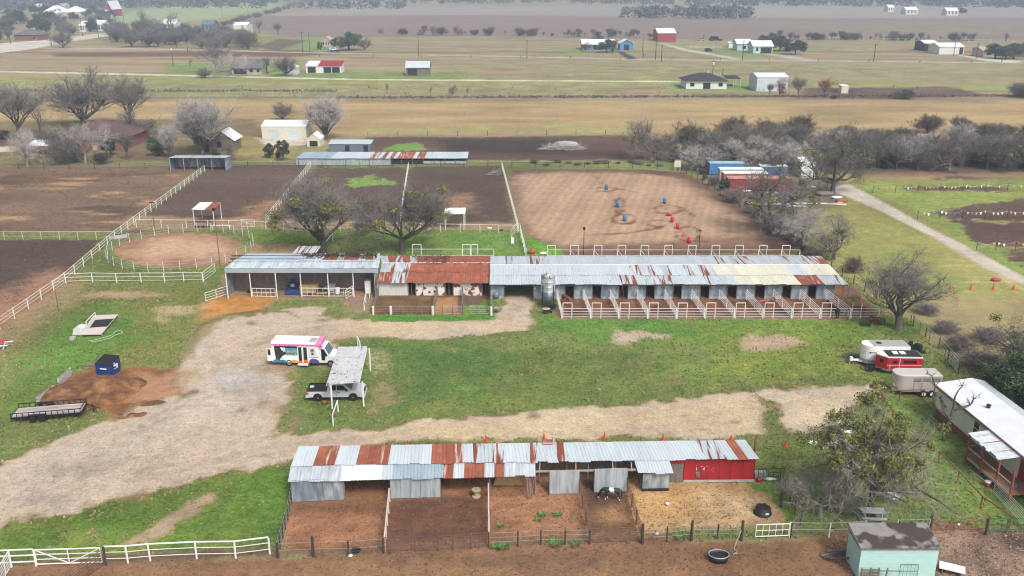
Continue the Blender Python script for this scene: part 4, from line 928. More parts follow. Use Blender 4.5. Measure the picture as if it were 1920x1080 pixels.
building('barrel_roof_barn', 'red and white barn with curved white roof in the far green field', 'barn', 199, 211, 31, 26, 8.0, 8.0, 'gy', m_redb, m_metw, over=.4, door=((.5, 7, 7, m_whites),))
building('long_white_roof_hall', 'low hall with long white roof in the far left settlement', 'barn', 80, 112, 31, 30, 4, 7, 'hip', m_housec, m_metw, over=.6)
building('second_white_roof_hall', 'low hall with white roof right of the longer hall in the far left settlement', 'barn', 118, 152, 30, 24, 4, 6, 'hip', m_housec, m_metw, over=.6)
for lab, a, c, d, wm, rm in (('small white house far at the upper left edge of woods', 66, 80, 20, m_housew, m_metw), ('cream house with tan roof far in the upper left woods', 108, 124, 19, m_housec, m_houset), ('far white house behind palms at the upper left', 178, 196, 58, m_housew, m_metw), ('far white building left of the palms', 150, 160, 60, m_housew, m_metw), ('distant pale house with brown roof on the far green field', 226, 238, 7, m_housec, m_houset), ('distant white shed near the top left horizon', 180, 198, 6, m_housew, m_metw), ('pale roofed house hidden in the bare treeline', 306, 330, 56, m_housew, m_metw), ('blue grey roofed house in the bare treeline', 378, 400, 58, m_slate, m_slate),
    ('small distant white barn near the top right', 1665, 1676, 22, m_housew, m_metw), ('long distant white shed near the top right', 1698, 1720, 27, m_housew, m_metw), ('distant white farmhouse with a round tree near the top right', 1775, 1796, 29, m_housew, m_metw)):
    building('distant_house', lab, 'house', a, c, d, 14, 5, 3, 'gx', wm, rm, over=.5)
# white garden shed and containers to the right of the arena
building('white_steel_shed', 'white steel shed with low gable roof behind the scrap yard', 'shed', 1501, 1527, 333, 7, 3.0, .8, 'gx', m_whites, m_metw, over=.1)
def container(label, px0, px1, py, wall_m, roof_m):
    a, b_ = G(px0, py), G(px1, py); W = (b_ - a).length; h = 2.6
    o = thing('shipping_container', label, 'container', (a.x, a.y, 0), 0, 'shipping containers in the scrap yard')
    m = MB(); n = int(W / .5)
    pts = []
    for i in range(n): u = W * i / n; pts += [(u, 0), (u + .18, 0), (u + .22, .06), (u + .44, .06)]
    poly = pts + [(W, .03), (W, 2.4), (0, 2.4)]
    m.prism(poly, .12, h - .12, 'z'); loc('side_wall', m, wall_m, o)
    m = MB(); m.b2(-.02, -.03, h - .12, W + .02, 2.43, h); loc('roof', m, roof_m, o)
    for x in (0, W): m = MB(); m.box(x, 0, h / 2, .14, .14, h - .3); loc('corner_post', m, wall_m, o)
    m = MB(); m.b2(-.03, -.04, 0, W + .03, 2.44, .12); loc('base_rail', m, m_steel, o)
m_cb = M('container blue', (0.06, 0.22, 0.45), .6, .1, .2, 1, c2=(0.15, 0.22, 0.3), amt=.3, s2=1, edge=.1)
m_cr = M('container red', (0.26, 0.045, 0.05), .65, .1, .2, .8, c2=(0.16, 0.04, 0.045), amt=.4, s2=.8, edge=.1)
m_cp = M('faded red container roof', (0.55, 0.28, 0.24), .75, 0, .15, .6, c2=(0.42, 0.16, 0.13), amt=.4, s2=.7, edge=.1)
m_co = M('container orange', (0.40, 0.11, 0.06), .65, .1, .2, 1)
container('blue shipping container at the back left of the scrap yard', 1330, 1395, 328, m_cb, M('faded blue container roof', (0.32, 0.47, 0.58), .7, 0, .15, .8))
container('grey white container between the blue and the orange one', 1349, 1430, 340, m_walll, m_metw)
container('orange red container with pale roof behind the front red one', 1356, 1440, 348, m_co, m_metw)
container('dark red container with faded pink roof in front of the others', 1364, 1482, 358, m_cr, m_cp)
container('blue container half hidden behind the tree at the right of the scrap yard', 1425, 1475, 334, m_cb, m_metw)
# ---------------------------------------------------------------- trees
def rvec(rg): 
    while True:
        v = Vector((rg.uniform(-1, 1), rg.uniform(-1, 1), rg.uniform(-1, 1)))
        if .05 < v.length < 1: return v.normalized()
class Tree:
    def __init__(s, seed, h=10.0, limbs=5, spread=.9, up=.35, lv=(5, 5, 6), tw=7, twl=.9, tww=.03, wob=.28, r0=.30, fork=.22, droop=0.0, stems=1, lens=(.36, .30, .20), b0=.30):
        s.rg = random.Random(seed); s.t = MB(); s.c = MB(); s.ends = []; s.p = dict(up=up, lv=lv, tw=tw, twl=twl, tww=tww, wob=wob, droop=droop, lens=lens, h=h, b0=b0)
        rg = s.rg
        for k in range(stems):
            a = rg.uniform(0, 6.28); o = Vector((math.cos(a), math.sin(a), 0)) * (.25 * (stems > 1))
            base = o.copy(); lean = Vector((rg.uniform(-.15, .15), rg.uniform(-.15, .15), 1)) + o * (.9 if stems > 1 else 0)
            top = base + lean.normalized() * h * fork * rg.uniform(.85, 1.15)
            r = r0 / (stems ** .5)
            s.t.bar(base - Vector((0, 0, .2)), lerp(base, top, .3), r * 1.35, 7, r, False); s.t.bar(lerp(base, top, .3), top, r, 7, r * .8, False)
            n = max(2, limbs // stems) if stems > 1 else limbs
            a0 = rg.uniform(0, 6.28)
            for i in range(n):
                a = a0 + 6.28 * i / n + rg.uniform(-.4, .4)
                el = spread * rg.uniform(.6, 1.25) if i else spread * .25
                d = Vector((math.cos(a) * math.sin(el), math.sin(a) * math.sin(el), math.cos(el)))
                s.grow(lerp(base, top, rg.uniform(.75, 1)), d, h * lens[0] * rg.uniform(.75, 1.2), r * rg.uniform(.45, .68), 0)
    def grow(s, p, d, Ln, r, l):
        rg, P = s.rg, s.p; nseg = (4, 3, 2, 2)[min(l, 3)]; pts = [p]; q = p.copy(); d = d.normalized()
        for i in range(nseg):
            d = (d + rvec(rg) * P['wob'] + Vector((0, 0, P['up'] * .35 - P['droop'] * (l > 0) * .4))).normalized()
            q = q + d * Ln / nseg; pts.append(q.copy())
            r1 = r * (1 - .62 * (i + 1) / nseg)
            (s.t if l < 2 else s.c).bar(pts[-2], q, r * (1 - .62 * i / nseg), (6, 4, 3, 3)[min(l, 3)], r1, False)
        last = l >= len(P['lv'])- 1
        if last:
            s.ends.append(q)
            for _ in range(P['tw']):
                t = rg.uniform(.15, 1.0); k = min(int(t * nseg), nseg - 1); b = lerp(pts[k], pts[k + 1], t * nseg - k)
                e = (d * .75 + rvec(rg) * .85 + Vector((0, 0, P['up'] * .5 - P['droop']))).normalized() * P['twl'] * rg.uniform(.6, 1.3)
                sd_ = e.cross(rvec(rg)).normalized() * P['tww']
                m_ = b + e * .55 + rvec(rg) * .08
                s.c.add([b - sd_, b + sd_, b + e], [(0, 1, 2)])
                e2 = (e.normalized() + rvec(rg) * .7).normalized() * P['twl'] * .55
                s.c.add([m_ - sd_ * .7, m_ + sd_ * .7, m_ + e2], [(0, 1, 2)])
        else:
            n = P['lv'][l + 1]
            for i in range(n):
                t = lerp(P['b0'] if l == 0 else .2, 1.0, (i + rg.random()) / n); k = min(int(t * nseg), nseg - 1); b = lerp(pts[k], pts[k + 1], t * nseg - k)
                e = (d * .8 + rvec(rg) * .95 + Vector((0, 0, P['up'] * .5))).normalized()
                s.grow(b, e, s.p['h'] * P['lens'][min(l + 1, len(P['lens']) - 1)] * rg.uniform(.6, 1.15), r * .42, l + 1)
def leafball(mb, c, r, n, sz, rg, flat=.8):
    c = Vector(c)
    for _ in range(n):
        v = rvec(rg) * r * rg.random() ** .6; v.z *= flat
        p = c + v; a = rvec(rg) * sz * rg.uniform(.6, 1.3); b = (a.cross(rvec(rg)).normalized()) * sz * .6
        mb.add([p, p + a * .5 + b, p + a, p + a * .5 - b], [(0, 1, 2, 3)])
PROTO = {}
def proto(key, name, trunk, crown, tm, cm, mist=None, mm=None):
    tme = trunk.mesh('trunk', True); cme = crown.mesh('crown')
    z = max(v[2] for v in crown.v); PROTO[key] = (name, tme, cme, tm, cm, mist or [], z, max(abs(v[0]) for v in crown.v))
def bare(key, name, tm, cm, mist=0, **k):
    T = Tree(**k); mb = None
    if mist:
        mb = []; rg = random.Random(k['seed'])
        ends = sorted(T.ends, key=lambda e: e.z)[len(T.ends) // 2:] if mist > 50 else T.ends
        for e in rg.sample(ends, min(mist, len(ends))): q = MB(); leafball(q, e, rg.uniform(.4, .95), 150, .17, rg); mb.append(q.mesh('mistletoe'))
    proto(key, name, T.t, T.c, tm, cm, mb)
bare('pecan', 'bare_tree', m_bark, m_twig, seed=3, h=10, limbs=7, spread=.95, up=.42, lv=(7, 6, 6, 4), tw=6, twl=.75, tww=.019, r0=.31, fork=.2, lens=(.50, .32, .19, .11), mist=16)
bare('pecan2', 'bare_tree', m_bark, m_twig, seed=14, h=10, limbs=7, spread=.9, up=.45, lv=(7, 6, 6, 4), tw=6, twl=.75, tww=.019, r0=.30, fork=.2, lens=(.50, .32, .19, .11), mist=22)
bare('airy', 'bare_tree', m_bark, m_twig, seed=17, h=10, limbs=6, spread=1.0, up=.38, lv=(6, 6, 5, 4), tw=7, twl=.75, tww=.017, r0=.40, fork=.22, wob=.34, lens=(.50, .32, .19, .12), mist=4)
bare('round', 'bare_tree', m_bark, m_twigl, seed=21, h=10, limbs=10, spread=.72, up=.55, lv=(10, 8, 8), tw=13, twl=1.0, tww=.024, r0=.33, fork=.12, wob=.2, lens=(.58, .36, .22))
bare('round2', 'bare_tree', m_bark, m_twig, seed=8, h=10, limbs=8, spread=.95, up=.4, lv=(8, 7, 7), tw=12, twl=1.0, tww=.024, r0=.33, fork=.12, wob=.24, lens=(.52, .36, .22))
bare('tall', 'bare_tree', m_bark, m_twig, seed=5, h=10, limbs=6, spread=.6, up=.5, lv=(6, 7, 7), tw=11, twl=.9, tww=.026, r0=.24, fork=.28, wob=.28, lens=(.50, .28, .19))
bare('gnarl', 'bare_tree', m_bark, m_twig, seed=12, h=10, limbs=5, spread=1.1, up=.16, lv=(5, 6, 6, 3), tw=7, twl=.75, tww=.022, r0=.36, fork=.25, wob=.55, lens=(.50, .32, .2, .12), mist=10)
bare('gnarl2', 'bare_tree', m_barkl, m_twigl, seed=31, h=10, limbs=5, spread=.95, up=.2, lv=(5, 6, 6, 3), tw=7, twl=.75, tww=.022, r0=.32, fork=.25, wob=.5, lens=(.50, .32, .2, .12))
bare('sparse', 'bare_tree', m_bark, m_twig, seed=41, h=10, limbs=5, spread=.7, up=.4, lv=(5, 4, 4), tw=5, twl=.9, tww=.03, r0=.30, fork=.22, wob=.35, lens=(.46, .32, .22))
bare('brush', 'bare_shrub', m_bark, m_twigb, seed=9, h=10, limbs=16, spread=.95, up=.45, lv=(16, 8, 6), tw=10, twl=1.5, tww=.05, r0=.28, fork=.04, stems=4, wob=.2, lens=(.66, .42, .26), b0=.08)
bare('brush2', 'bare_shrub', m_bark, m_twig, seed=19, h=10, limbs=16, spread=1.05, up=.4, lv=(16, 8, 6), tw=10, twl=1.4, tww=.05, r0=.28, fork=.04, stems=4, wob=.25, lens=(.60, .42, .26), b0=.08)
bare('weep', 'bare_tree', m_bark, m_twigm, seed=27, h=10, limbs=8, spread=1.15, up=.25, droop=.5, lv=(8, 6, 6, 4), tw=4, twl=.9, tww=.018, r0=.34, fork=.3, wob=.36, lens=(.55, .34, .22, .12), mist=95)
def oakish(key, name, seed, tm, lm, n=16, R_=3.2, sz=.38, dens=150, h=8.0, low=.35):
    rg = random.Random(seed); T = Tree(seed, h=h, limbs=6, spread=.9, up=.3, lv=(5, 3), tw=2, twl=.5, tww=.03, r0=.34, fork=.25, lens=(.36, .25)); c = MB()
    for i in range(n):
        a = rg.uniform(0, 6.28); q = rg.random() ** .5 * R_ * .85
        z = h * lerp(low, .88, rg.random()) * (1 - .28 * (q / R_) ** 2)
        leafball(c, (q * math.cos(a), q * math.sin(a), z), rg.uniform(.9, 1.5) * R_ / 3.2, dens, sz, rg, .75)
    proto(key, name, T.t, c, tm, lm)
oakish('oak', 'evergreen_oak', 4, m_bark, m_leaf, 26, 4.4, .42, 120, 8)
oakish('bush', 'evergreen_tree', 6, m_bark, m_leafd, 22, 2.8, .34, 130, 7, .12)
oakish('bush2', 'evergreen_tree', 16, m_bark, m_leafd, 16, 2.6, .34, 120, 7, .12)
oakish('bigbush', 'evergreen_tree', 36, m_bark, m_leafd, 30, 2.8, .13, 520, 7, .10)
# palm
t = MB(); c = MB(); rg = random.Random(2); t.bar((0, 0, 0), (.1, 0, 5), .25, 6, .2); t.bar((.1, 0, 5), (0, 0, 9), .2, 6, .22)
for i in range(26):
    a = rg.uniform(0, 6.28); e = rg.uniform(-.6, 1.2); d = Vector((math.cos(a) * math.cos(e), math.sin(a) * math.cos(e), math.sin(e))); p0 = Vector((0, 0, 9)); m_ = p0 + d * 1.1; q = p0 + d * 1.9 - Vector((0, 0, .5)); sd_ = d.cross(Vector((0, 0, 1))).normalized() * .45
    c.add([p0, m_ + sd_, q, m_ - sd_], [(0, 1, 2, 3)])
proto('palm', 'palm_tree', t, c, m_bark, m_leaf)
TN = [0]
def tree(key, px, py, top, label, wf=1.0, group=None, cm=None, tm=None, rz=None, hm=None):
    name, tme, cme, tmm, cmm, mist, z, xr = PROTO[key]
    p = G(px, py); h = hm or max(.6, Zat(p.y, top)); s = h / z
    TN[0] += 1
    if key not in ('oak', 'bush', 'bush2', 'bigbush', 'palm', 'weep'): wf *= (1.0 if key in ('tall', 'sparse', 'round') else 1.25)
    o = thing(name, label, 'shrub' if 'shrub' in name else 'tree', (p.x, p.y, -.05), TN[0] * 2.4 if rz is None else rz, group)
    o.scale = (s * wf, s * wf, s)
    for nm, me, mm in (('trunk', tme, tm or tmm), ('crown', cme, cm or cmm)) + tuple(('mistletoe', q, m_mist) for q in (mist if py - top > 75 else ())):
        ob = bpy.data.objects.new(nm, me); COL.objects.link(ob); ob.parent = o
        if not me.materials: me.materials.append(mm)
        setmat(ob, mm)
        if nm == 'mistletoe': ob['kind'] = 'stuff'
    return o
# near and middle trees
tree('pecan', 606, 476, 308, 'large bare tree with mistletoe behind the hay shed, left of its twin', 1.15)
tree('pecan2', 754, 475, 334, 'large bare tree with mistletoe behind the rusty stable roof', 1.1, rz=1.0)
tree('airy', 1684, 618, 462, 'wide bare tree rooted by the boundary fence above the white horse trailer', 1.05, rz=.4)
tree('gnarl', 1906, 712, 572, 'gnarled dark tree with mistletoe leaning at the right edge', 1.15, rz=2.2)
tree('weep', 1632, 965, 738, 'large drooping tree full of mistletoe in the picnic yard', .92, rz=.3)
tree('bigbush', 1915, 770, 655, 'dense dark evergreen behind the mobile home roof', 1.6)
tree('bigbush', 1960, 790, 680, 'dark evergreen at the right edge behind the mobile home', 1.4)
tree('gnarl2', 1538, 968, 872, 'tangle of grey twigs at the left foot of the mistletoe tree', 1.0, cm=m_twig)
tree('gnarl', 1445, 432, 290, 'dark gnarled bare tree in front of the pink roofed container', .95, rz=1.7)
tree('gnarl', 1560, 365, 222, 'dark tree with broken crown beside the gravel lane bend', .8, rz=4.0, tm=m_bark)
tree('gnarl2', 1503, 462, 385, 'grey bare tree by the boundary fence right of the arena', 1.2)
tree('gnarl', 1562, 487, 398, 'black limbed mesquite at the right end of the stall barn', .9, rz=5.0)
tree('brush2', 1470, 440, 392, 'low grey brush on the arena boundary fence', .9)
tree('brush', 1600, 510, 478, 'small brown brush beside the barn end at the fence', 1.0)
tree('gnarl', 1222, 300, 212, 'half dead pale tree standing behind the arena', 1.05, tm=m_barkl, cm=m_twig, rz=.9)
for i, (px, py, top, k, wf, lab) in enumerate(((36, 268, 138, 'tall', 1.25, 'tall bare tree at the far left edge by the plum roofed house'), (158, 236, 112, 'round2', 1.1, 'widest bare tree behind the plum roofed house'), (243, 244, 130, 'tall', 1.25, 'dark bare tree right of the plum roof'), (262, 262, 196, 'gnarl', 1.0, 'drooping grey tree at the right end of the plum roof'), (76, 250, 190, 'sparse', .9, 'small bare tree behind the white carport'),
    (380, 290, 172, 'round', 1.3, 'big pale rounded bare tree behind the loafing shed'), (612, 262, 170, 'round', 1.25, 'big rounded bare tree right of the white garage'), (531, 226, 185, 'round2', 1.1, 'bare tree top showing above the white garage roof'), (103, 300, 226, 'tall', .9, 'bare tree in front of the plum roofed house'), (160, 305, 222, 'gnarl2', .8, 'pale barked bare tree before the plum house'), (238, 300, 238, 'tall', .9, 'bare tree before the right end of the plum house'), (52, 312, 236, 'gnarl2', .7, 'pale bare tree in front of the white carport'), (320, 296, 226, 'round', .7, 'small pale bare tree between the evergreen and the grey hut'), (124, 306, 246, 'brush2', .8, 'brushy bare tree on the back fence before the plum house'), (430, 300, 258, 'gnarl', .6, 'small dark tree before the white playhouse'))):
    tree(k, px, py, top, lab, wf)
tree('bush', 296, 292, 256, 'round dark evergreen right of the plum roofed house', 1.1)
tree('bush2', 378, 276, 232, 'dark evergreen inside the big pale rounded tree', .8)
tree('bush', 505, 296, 268, 'dark evergreen on the back fence left of the long shed', .9)
tree('bush2', 532, 300, 262, 'olive evergreen with pale stump left of the long shed', .9, cm=m_leaf)
tree('bush2', 404, 298, 278, 'small green bush under the white playhouse', 1.0)
tree('oak', 208, 290, 256, 'dark live oak in front of the tan gable of the plum house', .9)
for i, (px, py, top) in enumerate(((6, 262, 240), (140, 300, 270), (190, 308, 280))): tree('brush', px, py, top, 'low brown brush near the plum roofed house, %s from the left' % ('first', 'second', 'third')[i], 1.0, 'brush around the plum roofed house')
# thicket at right
TH = [(1300, 292, 222, 'brush'), (1340, 300, 240, 'brush2'), (1375, 262, 212, 'brush'), (1408, 300, 236, 'brush2'), (1440, 262, 218, 'brush'), (1500, 255, 210, 'brush'), (1470, 300, 248, 'round2'), (1520, 300, 240, 'round2'), (1580, 262, 230, 'brush'), (1600, 312, 246, 'brush2'), (1630, 262, 238, 'brush'), (1660, 312, 240, 'round2'), (1700, 312, 246, 'round2'), (1690, 275, 232, 'brush'), (1740, 250, 208, 'brush'), (1760, 314, 238, 'round2'), (1800, 250, 214, 'brush'), (1800, 312, 232, 'round2'), (1840, 262, 224, 'brush'), (1850, 316, 240, 'gnarl'), (1880, 262, 228, 'brush'), (1890, 314, 234, 'round2'), (1925, 316, 246, 'brush2'), (1930, 268, 226, 'brush'), (1425, 318, 250, 'gnarl'), (1545, 318, 250, 'gnarl2'), (1570, 290, 240, 'brush2'), (1650, 290, 246, 'brush'), (1740, 290, 244, 'brush2'), (1820, 286, 246, 'brush2'), (1340, 318, 262, 'gnarl'), (1390, 282, 226, 'gnarl2'), (1475, 276, 232, 'brush2'), (1610, 290, 250, 'brush'), (1720, 318, 262, 'gnarl'), (1780, 318, 258, 'gnarl2'), (1870, 292, 246, 'brush'), (1680, 318, 262, 'tall'), (1310, 316, 268, 'brush2'), (1500, 318, 262, 'brush2'), (1640, 318, 268, 'tall'), (1450, 330, 276, 'gnarl')]
for i in range(26): TH.append((1290 + i * 25 + (i * 37) % 17, 268 + (i * 29) % 44, 268 + (i * 29) % 44 - 38 - (i * 13) % 22, ('round2', 'brush2', 'gnarl', 'round', 'brush')[i % 5]))
TH.sort(); THN = {}
ORDS = 'first second third fourth fifth sixth seventh eighth ninth tenth eleventh twelfth thirteenth fourteenth fifteenth sixteenth seventeenth eighteenth nineteenth twentieth twenty-first twenty-second twenty-third twenty-fourth twenty-fifth twenty-sixth twenty-seventh twenty-eighth twenty-ninth thirtieth thirty-first thirty-second thirty-third thirty-fourth thirty-fifth'.split()
def rowlab(D, row, s):
    D[row] = D.get(row, -1) + 1
    return s % (row, ORDS[D[row] % 35])
for i, (px, py, top, k) in enumerate(TH):
    tree(k, px, py, top, rowlab(THN, 'front' if py >= 305 else ('middle' if py >= 272 else 'back'), 'bare tree in the %s row of the right hand thicket, {} from the left'.replace('{}', '%s')), 1.0 + .25 * ((i * 7) % 5) / 5, 'trees of the right hand thicket', cm=m_twigb if k == 'brush' or py < 270 else (m_twig, m_twigl, m_twig, m_twigb, m_twig)[(i * 3) % 5])
for i, (px, py, top) in enumerate(((1355, 314, 276), (1625, 314, 276), (1648, 314, 272), (1665, 316, 280))): tree('bush', px, py, top, 'dark green evergreen at the foot of the right hand thicket, %s from the left' % ORDS[i], .9, 'evergreens in the right hand thicket')
rg = random.Random(55)
for i in range(16):
    f = (i + .5) / 16; px, py = lerp(1300, 1530, f), lerp(322, 486, f)
    tree(rg.choice(['brush', 'brush2', 'bush2']), px + rg.uniform(-4, 10), py, py - rg.uniform(12, 26), 'low brush on the boundary fence beside the arena, %s from the back corner' % ORDS[i], 1.1, 'brush along the arena boundary fence', cm=None)
for i in range(14):
    px = 1002 + i * 20 + rg.uniform(-8, 8); py = rg.uniform(304, 312); tree(rg.choice(['brush', 'brush2']), px, py, py - rg.uniform(5, 10), 'low grey weeds along the back fence behind the arena, %s from the left' % ORDS[i], 1.6, 'brush along the back fence behind the arena')
for px, py, top, lab in ((1735, 588, 566, 'by the wide tree'), (1800, 655, 628, 'lower left'), (1772, 622, 598, 'between the two big trees'), (1838, 690, 655, 'by the evergreen'), (1856, 640, 612, 'by the gnarled tree')): tree('brush2', px, py, top, 'pale leafless brush on the slope beyond the boundary fence, %s' % lab, 1.4, 'pale brush beyond the boundary fence', cm=m_twig)
# middle pasture trees
for px, py, top, k, wf, lab in ((405, 138, 78, 'tall', 1.4, 'leaning pale bare tree left of the grey roofed cottage'), (427, 146, 96, 'gnarl2', 1.1, 'bare tree in front of the grey roofed cottage'), (502, 138, 96, 'sparse', 1.2, 'dark bare tree right of the grey roofed cottage'), (536, 142, 96, 'round2', 1.1, 'round bare tree beside the white garden shed'), (384, 146, 124, 'brush2', .9, 'small shrubby tree by the farm lane left of the cottage'), (358, 125, 108, 'sparse', .9, 'small bare sapling in the left pasture'), (460, 132, 100, 'gnarl', .9, 'bare tree leaning over the cottage chimney'),
    (726, 174, 152, 'sparse', .8, 'small bare sapling on the field edge, first of four'), (808, 176, 160, 'sparse', .9, 'small bare sapling on the field edge, second of four'), (848, 177, 156, 'gnarl', .8, 'small bare tree on the field edge, third of four'), (877, 177, 160, 'sparse', .7, 'small bare sapling on the field edge, last of four'), (1462, 181, 140, 'gnarl', .7, 'bare tree with few rusty leaves before the pale barn'), (1442, 181, 152, 'tall', .8, 'thin bare tree at the left of the pale barn front'), (1496, 182, 138, 'tall', 1.1, 'grey bare tree right of the pale metal barn'), (1546, 183, 142, 'tall', 1.0, 'bare tree with rusty top leaves beside the scrubby plot'), (1564, 185, 176, 'brush', 1.4, 'low grey shrub at the corner of the scrubby plot'), (1698, 185, 163, 'brush', 1.5, 'round olive shrub on the scrubby plot'), (1918, 182, 150, 'brush2', 1.2, 'brown shrub at the right edge of the pasture')):
    tree(k, px, py, top, lab, wf, cm=(m_twigo if 'rusty' in lab else None))
for px, py, top, k, lab in ((655, 94, 59, 'oak', 'large evergreen oak left of centre in the far pasture'), (683, 94, 66, 'round2', 'bare tree at the right of the lone evergreen oak'), (628, 90, 70, 'bush2', 'small evergreen by the peach house'), (601, 93, 78, 'bush2', 'small round bush left of the peach house'), (1123, 90, 66, 'oak', 'evergreen oak behind the blue house'), (1138, 98, 72, 'oak', 'evergreen oak in front of the blue house'), (1098, 96, 76, 'round2', 'bare tree at the left end of the blue house'), (1148, 100, 90, 'bush2', 'small shrub by the black driveway'), (1432, 88, 65, 'oak', 'leftmost of three great evergreen oaks by the aqua houses'), (1462, 96, 64, 'oak', 'middle of three great evergreen oaks by the aqua houses'), (1492, 102, 74, 'oak', 'rightmost of three great evergreen oaks by the aqua houses'), (1865, 110, 80, 'oak', 'evergreen oak before the tan bungalow'), (1885, 111, 82, 'oak', 'second evergreen oak before the tan bungalow'), (1900, 110, 80, 'oak', 'third evergreen oak right of the tan bungalow'), (1920, 106, 78, 'oak', 'evergreen oak at the far right edge'), (1206, 109, 97, 'sparse', 'small bare shrub beside the black driveway'), (1803, 26, 14, 'oak', 'round dark tree beside the distant white farmhouse')):
    tree(k, px, py, top, lab, 1.05 if k != 'oak' else 1.4)
# treeline at upper left
TL = []
for i in range(78):
    px = rg.uniform(200, 470); py = 62 + (px - 205) * .085 + rg.uniform(-12, 10) + (8 if px < 420 else 0)
    if 196 < px: TL.append((px, py, py - rg.uniform(26, 40), rg.choice(['round2', 'round2', 'tall', 'gnarl', 'round2'])))
TL.sort(); TLN = {}
for px, py, top, k in TL: tree(k, px, py, top, rowlab(TLN, 'front' if py > 72 + (px - 205) * .06 else ('middle' if py > 62 + (px - 205) * .06 else 'back') + (' taller' if py - top > 33 else ' lower'), 'grey tree in the %s row of the upper left treeline, %s from left'), rg.uniform(.9, 1.3), 'trees of the upper left treeline', cm=rg.choice([m_twig, m_twig, m_twigb]))
for px, py, top, k, wf, lab in ((118, 90, 50, 'round2', 1.2, 'bare tree standing alone beside the far left road'), (280, 88, 48, 'round2', 1.2, 'dark bare tree in front row of the upper left treeline'), (247, 88, 52, 'round2', 1.1, 'second dark bare tree in front row of the upper left treeline'), (218, 78, 44, 'tall', 1.2, 'bare tree at the left end of the treeline'), (270, 50, 14, 'sparse', 1.3, 'tall dark tree above the treeline against the green field'), (322, 60, 18, 'sparse', 1.4, 'second tall dark tree above the treeline'), (454, 90, 62, 'tall', 1.0, 'bare tree at the right end of the treeline'), (487, 62, 32, 'sparse', 1.2, 'reddish bare tree by the plowed field corner'), (522, 66, 40, 'tall', 1.2, 'grey bare tree by the plowed field corner')):
    tree(k, px, py, top, lab, wf)
for i, (px, py, top) in enumerate(((175, 54, 33), (192, 54, 33), (217, 40, 28))): tree('palm', px, py, top, 'palm tree in the far left settlement, %s from the left' % ORDS[i], 1.6, 'palms in the far left settlement')
SL = []
for i in range(120):
    px = rg.uniform(-30, 215) ; py = lerp(14, 84, rg.random()); 
    if py > 50 and px > 20 and px < 80 and py > 60: continue
    if py > 88 - px * .16: continue
    k = rg.choice(['oak', 'round2', 'round2', 'tall', 'oak'])
    SL.append((px, py, py - rg.uniform(14, 28) * (1 if py > 40 else .7), k))
SL.sort(); SLN = {}
for px, py, top, k in SL:
    tree(k, px, py, top, rowlab(SLN, ('near' if py > 48 else 'middle' if py > 28 else 'far') + (' evergreen' if k == 'oak' else ' bare'), 'one of the %s trees in the far upper left woods, %s from the left'), rg.uniform(1.0, 1.4), 'trees of the far left settlement')
# tree rows across the plowed fields
for i in range(48):
    px = lerp(400, 545, rg.random()) if i < 24 else rg.uniform(400, 530)
    py = lerp(52, 16, (px - 400) / 145) + rg.uniform(-2, 2); tree('round2', px, py, py - rg.uniform(6, 12), 'bare tree in the row running to the horizon left of the plowed field', 1.3, 'tree row beside the far plowed field')
for i in range(120):
    f = rg.random(); px = lerp(700, 1220, f) if i < 44 else lerp(1430, 1830, f) if i < 100 else lerp(1230, 1900, f); py = (64 + (px - 700) * .012 if px < 1225 else 72 + (px - 1230) * .008) + rg.uniform(-.6, .6)
    tree(rg.choice(['sparse', 'tall', 'tall', 'tall', 'brush', 'gnarl']), px, py, py - rg.uniform(6, 21), 'thin bare tree in the hedge along the far plowed field', 1.1, 'hedge trees along the far plowed field')
for px, py, top in ((1400, 60, 40), (1460, 64, 50), (1310, 72, 58)): pass
# far-off woods that read as one mass
mb = MB(); rg = random.Random(91)
def clump(p, r, h, n):
    for _ in range(n):
        a = rg.uniform(0, 6.28); q = r * rg.random() ** .5; z = h * rg.random() ** .7; k = (1 - .6 * (z / h) ** 2)
        c = Vector((p.x + q * k * math.cos(a), p.y + q * k * math.sin(a), z)); u = rvec(rg) * rg.uniform(.8, 2.0); v = u.cross(rvec(rg)).normalized() * rg.uniform(.8, 1.8)
        mb.add([c - u, c + v, c + u, c - v], [(0, 1, 2, 3)])
for i in range(2500):
    px = rg.uniform(-120, 2040); py = rg.uniform(-8, 16)
    if px > 500 and px < 1100 and py > 7: continue
    if 1100 < px and py > 9 + (px - 1100) * .008: continue
    clump(G(px, py), rg.uniform(4, 8), rg.uniform(6, 12), 30)
for i in range(130): clump(G(rg.uniform(1170, 1410), rg.uniform(26, 36)), rg.uniform(4, 7), rg.uniform(7, 11), 26)
for i in range(60): clump(G(rg.uniform(540, 760), rg.uniform(13, 17)), rg.uniform(4, 7), rg.uniform(6, 10), 20)
for i in range(260):
    px = rg.uniform(-80, 220); clump(G(px, rg.uniform(0, 26 - max(px, 0) * .05)), rg.uniform(4, 8), rg.uniform(6, 11), 26)
m_fw = M('far leafless wood', (0.135, 0.125, 0.108), .95, 0, .4, .03, c2=(0.080, 0.088, 0.066), amt=.45, s2=.02, edge=.1)  # wood colour lightened, distance haze put into it
tag(obj('far_woods', mb, m_fw), kind='stuff')
mb = MB()
